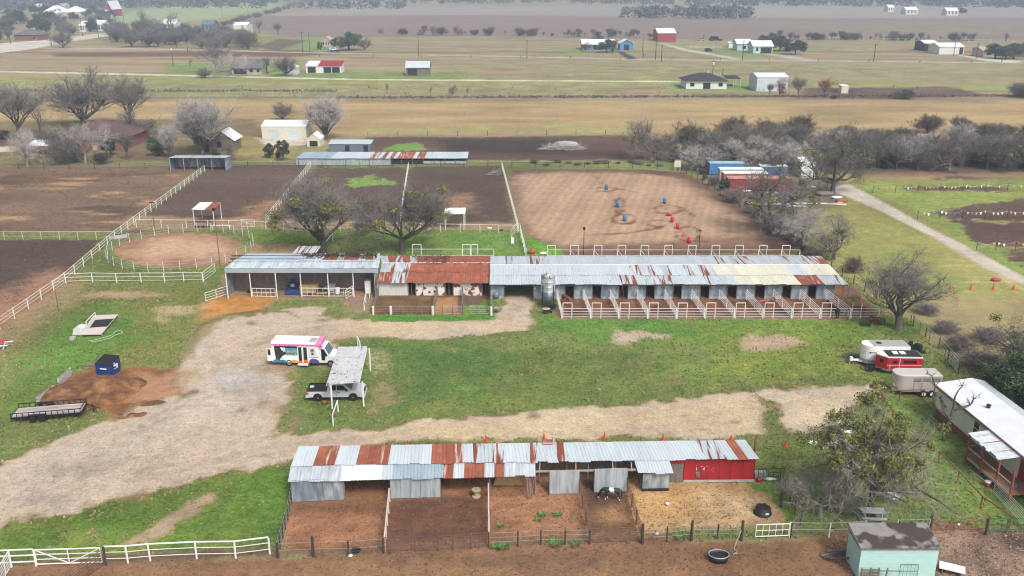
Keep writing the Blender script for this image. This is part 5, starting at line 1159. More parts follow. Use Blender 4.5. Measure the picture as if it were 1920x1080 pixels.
for i in range(1300):
    f = rg.random(); px = lerp(-20, 1960, f); py = (186 - 5 * f if f > .33 else 172) + rg.uniform(-1.5, 1.0) if rg.random() < .9 else rg.uniform(164, 182)
    if not (186 - 6 > py) or 1500 < px < 1850 or py > 178: clump(G(px, py if py > 178 else (py if 1500 < px < 1820 else 180 + rg.uniform(-1, 1))), .7, rg.uniform(.4, 1.0), 3) if 0 else None
    p = G(px, py); u = rg.uniform(.3, 1.2)
    for _ in range(4):
        c = p + Vector((rg.uniform(-1.5, 1.5), rg.uniform(-.6, .6), rg.uniform(.1, .7))); a = rvec(rg) * rg.uniform(.12, .34); b_ = a.cross(rvec(rg)).normalized() * rg.uniform(.12, .34)
        mb.add([c - a, c + b_, c + a, c - b_], [(0, 1, 2, 3)])
tag(obj('hedge_scrub', mb, m_twigb), kind='stuff')
# ---------------------------------------------------------------- fences, gates and pens
PM = {}
def pipe_post(h, r, m):
    k = (round(h, 2), r, m.name)
    if k not in PM:
        b = MB(); b.bar((0, 0, -.1), (0, 0, h), r, 6); me = b.mesh('post'); me.materials.append(m); PM[k] = me
    return PM[k]
def fence(name, label, pts, h, rails, m, n=None, sp=3.0, r=.048, rr=.038, thin=None, closed=False, cat='fence', group=None, w=None, net=None, posts=None, rp=None):
    """posts one by one; each rail a part; pts are photo positions of the foot of the fence"""
    P = [w_ if isinstance(w_, Vector) else G(*w_) for w_ in pts]
    if closed: P.append(P[0])
    o = thing(name, label, cat, tuple(P[0]), 0, group)
    seq = []
    for i, (a, b) in enumerate(zip(P, P[1:])):
        L_ = (b - a).length; k = n[i] if n else max(1, round(L_ / sp))
        for j in range(k): seq.append(lerp(a, b, j / k))
    if not closed: seq.append(P[-1])
    jr = random.Random(len(label))
    for p in seq:
        c = bpy.data.objects.new('post', pipe_post(h, rp or r, posts or m)); COL.objects.link(c); c.parent = o; c.location = p - P[0]
        c.rotation_euler = (jr.uniform(-.02, .02), jr.uniform(-.02, .02), 0)
    q = seq + ([seq[0]] if closed else [])
    for zz in rails:
        t = rr if not thin or zz in (max(rails),) else thin
        mb = MB()
        for a, b in zip(q, q[1:]): mb.bar(a + Vector((0, 0, zz)), b + Vector((0, 0, zz)), t, 4, cap=False)
        obj('rail' if t > .02 else 'wire', mb, m if t > .02 else m_gpipe, o)
    if net:
        mb = MB(); hh, step = net
        for a, b in zip(q, q[1:]):
            L_ = (b - a).length; k = max(1, int(L_ / step))
            for i in range(k + 1): p = lerp(a, b, i / k); mb.bar(p + Vector((0, 0, .05)), p + Vector((0, 0, hh)), .008, 3, cap=False)
            z = .1
            while z < hh: mb.bar(a + Vector((0, 0, z)), b + Vector((0, 0, z)), .009, 3, cap=False); z += .2
        tag(obj('wire_mesh', mb, m_wire, o), kind='stuff')
    return o
def gate(label, a, b, h=1.25, nr=5, m=None, brace='v', r=.035, group=None, z0=.15, cat='gate'):
    p = a if isinstance(a, Vector) else G(*a); q = b if isinstance(b, Vector) else G(*b); d = q - p; L_ = d.length
    o = thing('gate', label, cat, tuple(p), math.atan2(d.y, d.x), group); m = m or m_white
    mb = MB(); mb.path([(0, 0, z0), (L_, 0, z0), (L_, 0, h), (0, 0, h)], r, 5, True); loc('frame', mb, m, o)
    for i in range(1, nr - 1): mb = MB(); z = lerp(z0, h, i / (nr - 1)); mb.bar((0, 0, z), (L_, 0, z), r * .75, 4); loc('rail', mb, m, o)
    mb = MB()
    if brace == 'v': mb.bar((L_ / 2, 0, z0), (L_ / 2, 0, h), r * .8, 4)
    if brace == 'd': mb.bar((0, 0, h), (L_, 0, z0), r * .8, 4)
    if brace == 'V': mb.bar((0, 0, h), (L_ / 2, 0, z0), r * .8, 4); mb.bar((L_, 0, h), (L_ / 2, 0, z0), r * .8, 4); mb.bar((L_ / 2, 0, z0), (L_ / 2, 0, h), r * .8, 4)
    if brace == 'm':
        for i in range(1, 5): mb.bar((L_ * i / 5, 0, z0), (L_ * i / 5, 0, h), r * .6, 4)
    loc('brace', mb, m, o); return o
W4 = (1.35, .95, .5); 
fence('paddock_fence', 'long white pipe fence running diagonally from the left edge to the loafing shed', [(-70, 660), (0, 616), (123, 529), (216, 448), (384, 322)], 1.45, W4, m_white, n=[2, 5, 6, 18], r=.062, thin=.026)
fence('paddock_fence', 'white pipe fence between the second and third paddock', [(498, 420), (583, 314)], 1.45, (1.4, .95, .5), m_white, n=[20], thin=.03)
fence('paddock_fence', 'white pipe fence between the third and fourth paddock, behind the trees', [(750, 418), (766, 315)], 1.45, (1.4, .95, .5), m_white, n=[20], thin=.03)
fence('paddock_fence', 'white pipe fence between the fourth paddock and the arena', [(972, 434), (941, 314)], 1.45, (1.4, .95, .5), m_white, n=[24], thin=.03)
fence('alley_fence', 'white pipe fence closing the front of the four back paddocks', [(256, 426), (350, 427), (430, 428), (498, 430), (600, 432), (752, 433), (900, 436), (970, 437)], 1.4, (1.38, .5), m_white, sp=3.6, thin=.02)
fence('cross_fence', 'pale pipe fence crossing the left paddock', [(-60, 449), (216, 450)], 1.45, (1.42, .5), m_pink, n=[8], thin=.02)
fence('yard_fence', 'white pipe fence in front of the round pen', [(124, 531), (174, 529), (219, 530), (265, 529), (309, 529), (345, 528), (381, 528)], 1.4, (1.38, .85, .3), m_white, n=[1] * 6, r=.07, thin=.03)
gate('white gate set diagonally at the right end of the fence before the round pen', (382, 528), (404, 511), 1.4, 4, m_white, 'd')
gate('white gate at the corner of the long diagonal fence', (102, 545), (123, 530), 1.3, 4, m_white, 'd')
fence('arena_fence', 'white pipe fence between the green yard and the arena', [(975, 437), (986, 482)], 1.45, (1.4, .95, .5), m_white, n=[5], r=.07)
gate('white gate standing open by the arena corner', (958, 446), (970, 432), 1.4, 4)
gate('white gate in the alley fence right of the round pen', (453, 426), (478, 427), 1.4, 3, m_white, 'd')
rp = G(341, 469); rr_ = 11.0
fence('round_pen_fence', 'round pen fence of white pipe', [rp + Vector((rr_ * math.cos(t), rr_ * math.sin(t), 0)) for t in [i * 2 * math.pi / 30 for i in range(30)]], 1.5, (1.45, 1.05, .65, .3), m_white, n=[1] * 30, closed=True, r=.04, rr=.020)
# stall pens in front
pf = G(0, 597).y
XS = [1053, 1107.5, 1160, 1214, 1268, 1321, 1376.5, 1430, 1484, 1537, 1594]
pen_group = 'pen fronts of white pipe before the stalls'; div_group = 'sloping pipe dividers between the stall pens'
zt = Zat(pf, 578.5); zbw = Zat(pf, 568)
def pen_front(label, x0, x1, y, zt, zb, bow, nr=4, group=pen_group, m=m_white):
    o = thing('pipe_corral', label, 'pen panel', (x0, y, 0), 0, group); W = x1 - x0
    for x in (0, bow): mb = MB(); mb.bar((x, 0, -.05), (x, 0, zb), .05, 5); loc('gate_post', mb, m, o)
    mb = MB(); mb.bar((0, 0, zb), (bow, 0, zb), .05, 5); loc('bow', mb, m, o)
    mb = MB(); mb.bar((W - .06, 0, -.05), (W - .06, 0, zt), .055, 5); loc('post', mb, m, o)
    for i in range(nr):
        z = lerp(.22, zt, i / (nr - 1)); mb = MB(); mb.bar((0, 0, z), (W - .06, 0, z), .035, 4, cap=False); loc('rail', mb, m, o)
    return o
ORD = ['first', 'second', 'third', 'fourth', 'fifth', 'sixth', 'seventh', 'eighth', 'ninth', 'tenth', 'eleventh', 'twelfth']
for i in range(10):
    x0, x1 = Xat(XS[i] + 2, pf), Xat(XS[i + 1], pf)
    pen_front('white pipe pen front with raised gate bow, %s from the feed silo' % ORD[i], x0, x1, pf, zt, zbw, Xat(XS[i] + 19, pf) - x0)
o = thing('pipe_corral', 'last white pipe pen front at the right end, its gate posts without a bow', 'pen panel', (Xat(1596, pf), pf, 0), 0, pen_group); W = Xat(1647, pf) - Xat(1596, pf)
for x in (0, W * .33): mb = MB(); mb.bar((x, 0, 0), (x, 0, zbw), .05, 5); loc('gate_post', mb, m_white, o)
mb = MB(); mb.bar((W, 0, 0), (W, 0, zt), .055, 5); loc('post', mb, m_white, o)
for i in range(4): z = lerp(.22, zt, i / 3); mb = MB(); mb.bar((0, 0, z), (W, 0, z), .035, 4); loc('rail', mb, m_white, o)
WX = [1044, 1094, 1144, 1195, 1246, 1296, 1348, 1399, 1449, 1499, 1548]
for i in range(11):
    a = Vector((Xat(XS[i], pf), pf, 0)); b = Vector((Xat(WX[i], yw - .4), yw - .4, 0)); d = b - a; L_ = d.length
    o = thing('pipe_divider', 'white pipe divider running from the stalls to the pen fronts, %s from the feed silo' % ORD[i], 'pen panel', tuple(a), math.atan2(d.y, d.x), div_group)
    for x in (.0, L_ * .5, L_): mb = MB(); mb.bar((x, 0, 0), (x, 0, zt + .05 if x < L_ else zt + .15), .05, 5); loc('post', mb, m_white, o)
    for k in range(5): z = lerp(.25, zt, k / 4); mb = MB(); mb.bar((0, 0, z), (L_, 0, z + .08), .034, 4, cap=False); loc('rail', mb, m_white, o)
# pens behind the barn, along the arena
pb = yb + 3.4; ztb = Zat(pb, 468.5); zbb = Zat(pb, 460)
BX = [1026, 1069, 1113, 1157, 1200, 1244, 1288, 1332, 1376, 1420, 1463, 1497]
for i in range(11):
    x0, x1 = Xat(BX[i], pb), Xat(BX[i + 1], pb)
    pen_front('white pipe pen front behind the long barn along the arena, %s from the left' % ORD[i], x0, x1, pb, ztb, zbb, Xat(BX[i] + 14.5, pb) - x0, 4, 'pen fronts behind the long barn')
    a = Vector((x0, pb, 0)); b = Vector((Xat(BX[i] + 9, yb + .1), yb + .1, 0)); d = b - a; L_ = d.length
    o = thing('pipe_divider', 'white pipe divider behind the long barn, %s from the left' % ORD[i], 'pen panel', tuple(a), math.atan2(d.y, d.x), 'pen dividers behind the long barn')
    for x in (.0, L_): mb = MB(); mb.bar((x, 0, 0), (x, 0, ztb), .05, 5); loc('post', mb, m_white, o)
    for k in range(4): z = lerp(.3, ztb, k / 3); mb = MB(); mb.bar((0, 0, z), (L_, 0, z), .03, 4, cap=False); loc('rail', mb, m_white, o)
po = yob + 2.6; zo_, zo2 = Zat(po, 467), Zat(po, 458.5)
for i, (a, b, c) in enumerate(((775, 868, 16), (868, 883.5, 14), (884, 927, 12))):
    x0, x1 = Xat(a, po), Xat(b, po); pen_front(('white pipe pen front behind the rusty roof under the tree', 'narrow white gate bow behind the rusty roof', 'white pipe pen front behind the rusty roof at its right end')[i], x0, x1, po, zo_, zo2, Xat(a + c, po) - x0, 4, 'pen fronts behind the rusty roof')
# pens before the old stable
gf = G(0, 591).y
for i, (a, b) in enumerate(((700, 590), (733, 590), (811.5, 590), (921, 591))):
    p = G(a, b); mb = MB(); mb.bar((0, 0, -.1), (0, 0, 1.15), .16, 8); mb.bar((0, 0, 1.15), (0, 0, 1.18), .16, 8, .1)
    solo('pen_post', mb, M('whitewashed post %d' % i, (0.62, 0.61, 0.58), .8, 0, .15, 3), 'thick white painted post before the old stable, %s from the left' % ORD[i], 'post', tuple(p), 0, 'thick white posts before the old stable')
gate('small weathered board gate with three rails before the old stable', (736, 589.5), (753, 589.5), 1.15, 4, m_wood, 'n', .05)
gate('plain galvanised pipe gate closing the sandy pen before the old stable', (829, 589.5), (866, 589.5), 1.15, 6, m_gpipe, 'n', .03)
gate('galvanised pipe gate closing the grassy pen before the old stable', (882, 589.5), (917, 589.5), 1.15, 5, m_gpipe, 'v', .035)
fence('wire_fence', 'low wire fence in front of the old stable pens', [(702, 590), (733, 590), (811, 590), (868, 590), (921, 591)], 1.15, (.4, .75, 1.1), m_wire, n=[1, 4, 3, 2], r=.04, rr=.012, posts=m_wood)
for i, (a, b, c, d_) in enumerate(((701, 588, 711, 553), (813, 588, 821, 552), (867, 589, 868, 552), (921, 590, 920, 553))):
    fence('board_fence', 'weathered board divider between the old stable pens, %s from the left' % ORD[i], [(a, b), (c, d_)], 1.35, (1.3, .9, .5), m_wood, n=[3], r=.08, rr=.09, group='board dividers of the old stable pens')
# gates of the hay shed
gate('white gate between the second and third posts of the hay shed', (474, 557), (517, 558), 1.25, 3, m_white, 'm', .04)
gate('long white gate left of the lawn mower in the hay shed', (567, 556.5), (616, 557), 1.25, 3, m_white, 'm', .04)
gate('white gate across the fifth bay of the hay shed', (618, 557), (662, 557), 1.25, 3, m_white, 'm', .04)
gate('short white gate swung open at the right end of the hay shed', (649, 562), (662, 553), 1.3, 4, m_white, 'd', .04)
gate('white gate swung out at the left corner of the hay shed', (386, 566), (426, 553), 1.25, 4, m_white, 'v', .04)
fence('hitching_rail', 'white pipe hitching rail between the hay shed and the old stable', [(683, 582), (686, 568), (693, 558)], 1.15, (1.1,), m_white, n=[1, 1], r=.06, rr=.06, cat='rail')
fence('hitching_rail', 'white pipe hitching rail in front of the carport', [(625, 797), (634, 771)], 1.2, (1.15,), m_white, n=[1], r=.07, rr=.07, cat='rail')
fence('hitching_rail', 'white pipe rail leaning behind the carport', [(676, 660), (671, 648)], 1.2, (1.15,), m_white, n=[1], r=.06, rr=.06, cat='rail')
fence('hitching_rail', 'white pipe rail beneath the large tree behind the hay shed', [(606, 475), (624, 452)], 1.3, (1.25,), m_white, n=[1], r=.07, rr=.06, cat='rail')
# boundary fence at the right, wire fence at the back
fence('boundary_fence', 'dark post and wire boundary fence running diagonally down the right side', [(1278, 320), (1400, 398), (1520, 480), (1600, 533), (1690, 593), (1760, 652), (1796, 700)], 1.35, (1.3, .9, .5), m_wire, sp=3.4, r=.07, rr=.015, posts=m_woodd)
fence('top_rail_fence', 'white topped wire fence behind the horse trailers', [(1640, 560), (1690, 597), (1760, 655), (1796, 694)], 1.4, (1.4,), m_gpipe, n=[3, 4, 3], r=.05, rr=.03, posts=m_wire)
gate('dark pipe gate at the fence corner behind the tan stock trailer', (1780, 680), (1795, 700), 1.3, 5, m_gpipe, 'n', .035)
fence('back_fence', 'dark wire and post fence along the back of the paddocks', [(-60, 317), (320, 316), (560, 312), (870, 312), (1278, 317)], 1.35, (1.3, .9, .5), m_wire, sp=5.5, r=.07, rr=.014, posts=m_woodd)
fence('field_fence', 'wire fence at the far side of the burnt plot', [(690, 256), (1190, 252)], 1.3, (1.25, .7), m_wire, sp=8, r=.07, rr=.015, posts=m_woodd)
fence('lane_fence', 'long wire fence along the far lane in the pasture', [(300, 106), (700, 107), (1260, 112), (1920, 120)], 1.4, (1.35,), m_wire, sp=26, r=.13, rr=.03, posts=m_woodd)
fence('white_ranch_fence', 'white rail fence near the red metal barn', [(1294, 91), (1352, 91)], 1.5, (1.4, .8), m_white, sp=5, r=.1, rr=.07)
fence('wire_row_fence', 'pale post fence along the hedge at far right', [(1500, 74), (1580, 75), (1900, 79)], 1.5, (1.4,), m_white, sp=14, r=.14, rr=.04)
# near fences
FR = (1.45, .95, .4)
fence('front_fence', 'white pipe fence at the lower left with thick top rail', [(198, 1056), (240, 1055), (282, 1051), (369, 1047), (442, 1046), (506, 1038)], 1.35, FR, m_white, n=[1, 1, 1, 1, 1], r=.075, rr=.06, thin=.03)
fence('front_fence', 'white pipe fence piece at the lower left corner beside the gate', [(-60, 1066), (22, 1063), (68, 1061)], 1.35, FR, m_white, n=[1, 1], r=.075, rr=.055)
gate('wide white gate with V brace at the lower left', (70, 1061), (192, 1057), 1.38, 4, m_white, 'V', .05)
mb = MB(); mb.bar((0, 0, 0), (0, 0, 1.6), .09, 6); solo('gate_post', mb, m_woodd, 'dark post between the wide white gate and the front fence', 'post', tuple(G(199, 1060)))
gate('white gate swung open toward the lower left corner', (22, 1062), (2, 1096), 1.35, 6, m_white, 'v', .04)
gate('rust brown pipe panel leading away from the wide white gate', (198, 1060), (120, 1110), 1.4, 7, m_bpipe, 'm', .035, cat='panel')
fence('pen_fence', 'wire fence on the left side of the nearest pens', [(549, 930), (540, 975), (520, 1046)], 1.3, (1.25, .8, .4), m_wire, n=[3, 4], r=.06, rr=.014, posts=m_woodd, net=(1.2, .3))
fence('pen_fence', 'sagging wire fence with dark posts before the first near pen', [(522, 1045), (588, 1042), (654, 1041), (719, 1036)], 1.25, (1.2, .6), m_wire, n=[1, 1, 1], r=.08, rr=.012, posts=m_woodd, net=(1.1, .35))
fence('pen_fence', 'rusty wire panel fence before the second near pen', [(721, 1036), (778, 1033), (822, 1033), (850, 1031), (917, 1026)], 1.35, (1.3, .9, .5, .2), m_bpipe, n=[1, 1, 1, 2], r=.06, rr=.022, net=(1.3, .3))
fence('pen_fence', 'wire fence with dark posts before the weedy near pen', [(917, 1026), (971, 1024), (1014, 1021), (1105, 1020)], 1.3, (1.25, .85, .45), m_wire, n=[1, 1, 2], r=.06, rr=.014, posts=m_woodd, net=(1.2, .35))
gate('rust brown pipe gate before the pinto pony pen', (1107, 1019), (1202, 1015), 1.3, 8, m_bpipe, 'n', .03)
fence('pen_fence', 'wire fence with two dark posts before the golden near pen', [(1204, 1018), (1250, 1016), (1296, 1012), (1345, 1011), (1390, 1012)], 1.35, (1.3, .9, .5), m_wire, n=[1, 1, 1, 1], r=.06, rr=.016, posts=m_woodd, net=(1.25, .4))
mb = MB(); mb.bar((0, 0, -.1), (0, 0, 1.75), .13, 7, .10); P0 = link('fence_post', mb.mesh('fence_post'), m_woodd, None, tuple(G(1390, 1013))); tag(P0, 'thick dark post left of the white mesh gate in front', 'post', 'thick dark fence posts in front')
for a, b, s in ((1296, 1013, 'thick dark post in the middle of the golden pen fence'), (1204, 1019, 'thick dark post right of the brown pipe gate'), (588, 1043, 'crooked dark post before the first near pen'), (1464, 950, 'dark post behind the black upturned tank')):
    dup(P0, tuple(G(a, b)), 0, s)
gate('white mesh gate right of the golden near pen', (1416, 1009), (1478, 1007), 1.2, 3, m_white, 'm', .04)
fence('pen_divider_fence', 'pale board rail between the first and second near pens', [(731, 940), (722, 1034)], 1.25, (1.2,), m_pink, n=[4], r=.06, rr=.07)
fence('pen_divider_fence', 'white pipe rail between the second and third near pens', [(916, 930), (917, 1024)], 1.25, (1.2, .6), m_pink, n=[4], r=.06, rr=.06)
fence('pen_divider_fence', 'rust brown pipe divider on the left of the pinto pony pen', [(1086, 925), (1106, 1018)], 1.3, (1.25, .95, .65, .35), m_bpipe, n=[3], r=.05, rr=.03)
fence('pen_divider_fence', 'rust brown pipe divider on the right of the pinto pony pen', [(1176, 921), (1203, 1016)], 1.3, (1.25, .95, .65, .35), m_bpipe, n=[3], r=.06, rr=.03)
fence('pen_fence', 'wire fence right of the golden near pen under the tree', [(1462, 905), (1500, 985), (1482, 1008)], 1.3, (1.25, .8), m_wire, n=[4, 1], r=.05, rr=.014, posts=m_woodd, net=(1.2, .4))
gate('dark wire gate at the end of the red barn wall', (1420, 905), (1468, 903), 1.3, 4, m_steel, 'm', .03)
fence('pipe_top_fence', 'pale pipe topped fence behind the turquoise shed', [(1480, 1007), (1554, 1008), (1620, 1004), (1740, 1000)], 1.35, (1.3, .7), m_gpipe, n=[1, 1, 2], r=.05, rr=.03, posts=m_white, net=(1.2, .4))
gate('sagging rust red gate right of the turquoise shed', (1746, 996), (1846, 994), 1.15, 4, m_rpipe, 'V', .03)
mb = MB(); mb.bar((0, 0, 0), (0, 0, 1.5), .1, 6); solo('gate_post', mb, m_woodd, 'black post between the red gate and the green gate', 'post', tuple(G(1848, 1003)))
dup(P0, tuple(G(1742, 1000)), 0, 'dark post at the left end of the sagging red gate')
fence('green_fence', 'short green pipe fence at the lower right', [(1850, 1000), (1886, 999), (1930, 1000)], 1.35, (1.3, .8, .3), m_green, n=[1, 1], r=.06, rr=.04)
gate('long galvanised gate panel by the blue barrel', (1862, 925), (1930, 1000), 1.3, 7, m_gpipe, 'n', .03)
fence('red_pipe_rail', 'rust red pipe rail crossing the picnic yard', [(1759, 868), (1795, 905), (1838, 953), (1892, 990)], 1.15, (1.1,), m_rpipe, n=[1, 1, 1], r=.06, rr=.06, cat='rail')
fence('red_pipe_rail', 'rust red pipe rail frame in front of the tan stock trailer', [(1642, 752), (1730, 750)], 1.2, (1.15,), m_rpipe, n=[2], r=.06, rr=.06, cat='rail')
fence('red_pipe_rail', 'rust red pipe rail slanting into the mistletoe tree', [(1642, 752), (1672, 790)], 1.2, (1.15,), m_rpipe, n=[1], r=.06, rr=.06, cat='rail')
# poles
def pole(label, px, py, top, r=.13, arm=0, group=None, m=None, lamp=None, name='utility_pole', cat='pole'):
    p = G(px, py); h = Zat(p.y, top); o = thing(name, label, cat, tuple(p), 0, group)
    mb = MB(); mb.bar((0, 0, 0), (0, 0, h), r, 6, r * .7); loc('shaft', mb, m or m_woodd, o)
    if arm: mb = MB(); mb.box(0, 0, h - .6, arm, .14, .16); loc('crossarm', mb, m_woodd, o)
    if lamp: mb = MB(); mb.box(0, -.1, h, .35, .35, .4 if lamp == 1 else .12); loc('lamp_head', mb, m_steel, o)
    return o
pole('tall dark lamp pole standing inside the round pen', 413, 500, 392, .07, 0, None, m_bpipe, 1, 'lamp_pole')
pole('slim lamp pole at the left front of the arena', 1094, 478, 428, .06, 0, None, m_steel, 1, 'lamp_pole')
pole('slim lamp pole at the right front of the arena', 1310, 472, 432, .06, 0, None, m_steel, 2, 'lamp_pole')
pole('dark lamp pole beside the long diagonal fence near the round pen', 290, 428, 373, .07, .8, None, m_bpipe, None, 'lamp_pole')
pole('thin dark pole in the left yard by the diagonal fence corner', 110, 584, 540, .05, 0, None, m_bpipe, None, 'lamp_pole')
WP = []
for i, (px, py, top, lab) in enumerate(((325, 124, 88, 'utility pole in the left pasture left of the cottage'), (352, 96, 62, 'short pole in the treeline gap'), (568, 101, 59, 'left one of two utility poles by the green plot'), (581, 98, 60, 'right one of two utility poles by the green plot'), (785, 106, 62, 'utility pole right of the lone oak in the pasture'), (988, 110, 75, 'utility pole in the middle of the far pasture'), (1229, 112, 70, 'left one of the pair of poles near the red barn'), (1240, 116, 82, 'right one of the pair of poles near the red barn'), (1205, 97, 72, 'pole by the blue garage'), (1392, 114, 75, 'leaning utility pole in front of the aqua houses'), (1638, 116, 82, 'lone utility pole in the right pasture'), (1336, 141, 112, 'pole with white transformer behind the black roofed house'), (1355, 140, 127, 'thin short pole behind the black roofed house'), (1788, 104, 76, 'pole before the long white barn'), (1830, 110, 80, 'pole left of the tan bungalow'), (1878, 116, 104, 'short pole before the tan bungalow'), (97, 87, 40, 'pole at the roadside on the far left'), (185, 72, 28, 'tall pole where the far left road bends'), (155, 68, 34, 'pole left of the palms'), (234, 50, 24, 'pole right of the barrel roofed barn'), (417, 32, 16, 'pole beyond the treeline on the green field'), (464, 24, 12, 'far pole near the tree row'), (20, 82, 66, 'thin pole by the brick ranch house'))):
    WP.append(pole(lab, px, py, top, .20 if py < 120 else .16, 2.2 if i in (0, 2, 4, 5, 9, 10, 11) else 0, 'utility poles across the pasture'))
mb = MB(); p = G(1336, 141); zt_ = Zat(p.y, 112); mb.bar((0, -.3, zt_ - 2.2), (0, -.3, zt_ - 1.0), .35, 8); loc('transformer', mb, m_white, WP[11])
p = G(325, 124); zt_ = Zat(p.y, 88); mb = MB(); mb.bar((0, -.3, zt_ - 1.6), (0, -.3, zt_ - .6), .3, 8); loc('transformer', mb, m_white, WP[0])
# ---------------------------------------------------------------- vehicles
m_tyre = m_black
def wheel(parent, x, y, r, w_, hub=m_chrome, side=-1):
    mb = MB(); mb.lathe([(r * .62, -w_ / 2), (r * .94, -w_ / 2), (r, -w_ * .3), (r, w_ * .3), (r * .94, w_ / 2), (r * .62, w_ / 2)], 18, (x, y, r), 'y', False)
    o = loc('wheel', mb, m_tyre, parent)
    mb = MB(); mb.lathe([(r * .64, -w_ * .34), (r * .64, w_ * .34)], 14, (x, y, r), 'y'); mb.lathe([(r * .2, -w_ * .45), (r * .2, w_ * .45)], 8, (x, y, r), 'y'); loc('rim', mb, hub, o)
def side_prism(mb, prof, y0, y1): return mb.prism(prof, y0, y1, 'y')
def quad(mb, *c): return mb.add(c, [tuple(range(len(c)))])
# --- shuttle bus with dog pictures
bx0 = G(512, 686); bx1 = G(646, 689); bang = math.atan2(bx1.y - bx0.y, bx1.x - bx0.x); BL = 7.2
bus = thing('shuttle_bus', 'white shuttle bus with pink trim, dog pictures and open doors beside the carport', 'bus', tuple(bx0 + Vector((0, 0, 0))), bang)
m_bw = M('bus white paint', (0.78, 0.79, 0.80), .35, 0, .03, 1); m_bp = M('bus pink paint', (0.68, 0.22, 0.42), .4, 0, .04, 1); m_bt = M('bus turquoise picture', (0.03, 0.30, 0.38), .4, 0, .06, 2)
m_by = M('yellow paint', (0.65, 0.38, 0.03), .4, 0, .05, 2); m_bo = M('orange paint', (0.70, 0.10, 0.02), .4, 0, .08, 2); m_bv = M('violet paint', (0.10, 0.07, 0.22), .4, 0, .15, 4); m_bteal = M('teal paint', (0.03, 0.22, 0.26), .4, 0, .25, 3); m_skyb = M('sky blue print', (0.22, 0.55, 0.62), .4, 0, .1, 4)
Wd = 2.35
mb = MB(); side_prism(mb, [(0, .45), (5.35, .45), (5.35, 1.2), (5.35, 2.72), (0, 2.72)], 0, Wd); loc('body', mb, m_bw, bus)
mb = MB(); side_prism(mb, [(5.34, .45), (7.15, .45), (7.2, .8), (7.15, 1.15), (6.35, 1.32), (5.85, 2.2), (5.34, 2.3)], .15, Wd - .15); loc('cab', mb, m_bw, bus)
mb = MB(); mb.prism([(-.02, 2.45), (-.02, 2.70), (.25, 2.84), (Wd - .25, 2.84), (Wd + .02, 2.70), (Wd + .02, 2.45)], -.03, 5.15, 'x'); loc('roof', mb, m_bw, bus)
mb = MB(); mb.prism([(-.05, 2.42), (-.05, 2.72), (.24, 2.87), (Wd - .24, 2.87), (Wd + .05, 2.72), (Wd + .05, 2.42)], 4.95, 5.55, 'x'); mb.b2(0, -.045, 2.45, 5.0, -.02, 2.68); loc('pink_cap', mb, m_bp, bus)
mb = MB(); side_prism(mb, [(5.3, 2.2), (5.6, 2.2), (5.75, 2.5), (5.5, 2.75), (5.3, 2.75)], -.055, .4); loc('roof_pod', mb, m_bp, bus)
mb = MB(); quad(mb, (6.33, .22, 1.36), (6.33, Wd - .22, 1.36), (5.88, Wd - .3, 2.18), (5.88, .3, 2.18)); mb.v = [(v[0] + .02, v[1], v[2] + .012) for v in mb.v]; loc('windscreen', mb, m_glassb, bus)
mb = MB(); quad(mb, (5.55, .13, 1.2), (6.2, .13, 1.28), (5.85, .13, 2.0), (5.55, .13, 2.05)); mb.prism([(5.5, .75), (5.9, .75), (5.9, 2.05), (5.5, 2.1)], .12, .13, 'y'); loc('cab_window', mb, m_glass, bus)
for k, (a, b) in enumerate(((3.0, 3.45), (3.58, 3.95))):
    mb = MB(); mb.b2(a, -.03, .62, b, -.005, 2.32); d = loc('door', mb, m_dark, bus)
    mb = MB(); mb.b2((3.44, 3.5)[k], -.30, .6, (3.49, 3.56)[k], -.0, 2.33); loc('door_leaf', mb, m_bw, d)
mb = MB(); mb.b2(2.92, -.40, .30, 4.05, -.03, .42); loc('step', mb, m_bw, bus)
mb = MB(); side_prism(mb, [(2.9, .42), (4.1, .42), (3.9, .8), (3.5, .85), (3.0, .65)], -.05, -.035); loc('orange_print', mb, m_bo, bus)
mb = MB(); mb.b2(1.55, -.024, 1.35, 2.88, -.012, 2.2); loc('dog_picture', mb, m_bt, bus)
mb = MB()
for cx, s in ((1.95, .22), (2.5, .26)): mb.lathe([(s, 0), (s * .5, .005)], 10, (cx, -.03, 1.78), 'y'); mb.lathe([(s * .8, 0), (s * .6, .005)], 10, (cx + .02, -.03, 1.52), 'y')
loc('dog_print', mb, M('pale fur print', (0.38, 0.33, 0.30), .5, 0, .5, 6, c2=(0.05, 0.05, 0.06), amt=.4, s2=5), bus)
mb = MB(); mb.b2(1.8, -.022, 1.36, 2.05, -.011, 2.18); mb.b2(2.12, -.022, 1.36, 2.35, -.011, 2.18); loc('picture_band', mb, m_skyb, bus)
mb = MB(); mb.b2(1.5, -.02, 2.2, 2.9, -.008, 2.42); mb.b2(.3, -.02, 2.25, 1.52, -.008, 2.42); loc('dark_band', mb, m_dark, bus)
mb = MB(); side_prism(mb, [(.42, .75), (.34, 1.6), (.3, 2.25), (.95, 2.3), (1.35, 2.05), (1.62, 1.62), (1.55, 1.45), (1.2, 1.25), (.95, .95), (.8, .72)], -.026, -.010); loc('black_dog_print', mb, M('black dog print', (0.02, 0.02, 0.022), .5, 0, .6, 5, c2=(0.10, 0.10, 0.10), amt=.3, s2=6, edge=.1), bus)
mb = MB(); side_prism(mb, [(1.0, 2.28), (1.12, 2.26), (1.5, 1.75), (1.42, 1.72), (1.1, 2.0)], -.033, -.027); loc('white_blaze', mb, m_bw, bus)
mb = MB(); mb.b2(4.15, -.016, 1.3, 4.95, -.008, 2.3); mb.b2(4.2, -.02, 1.34, 4.9, -.012, 2.26); f = loc('poster', mb, M('poster grey', (0.62, 0.62, 0.63), .5, 0, .05, 2), bus)
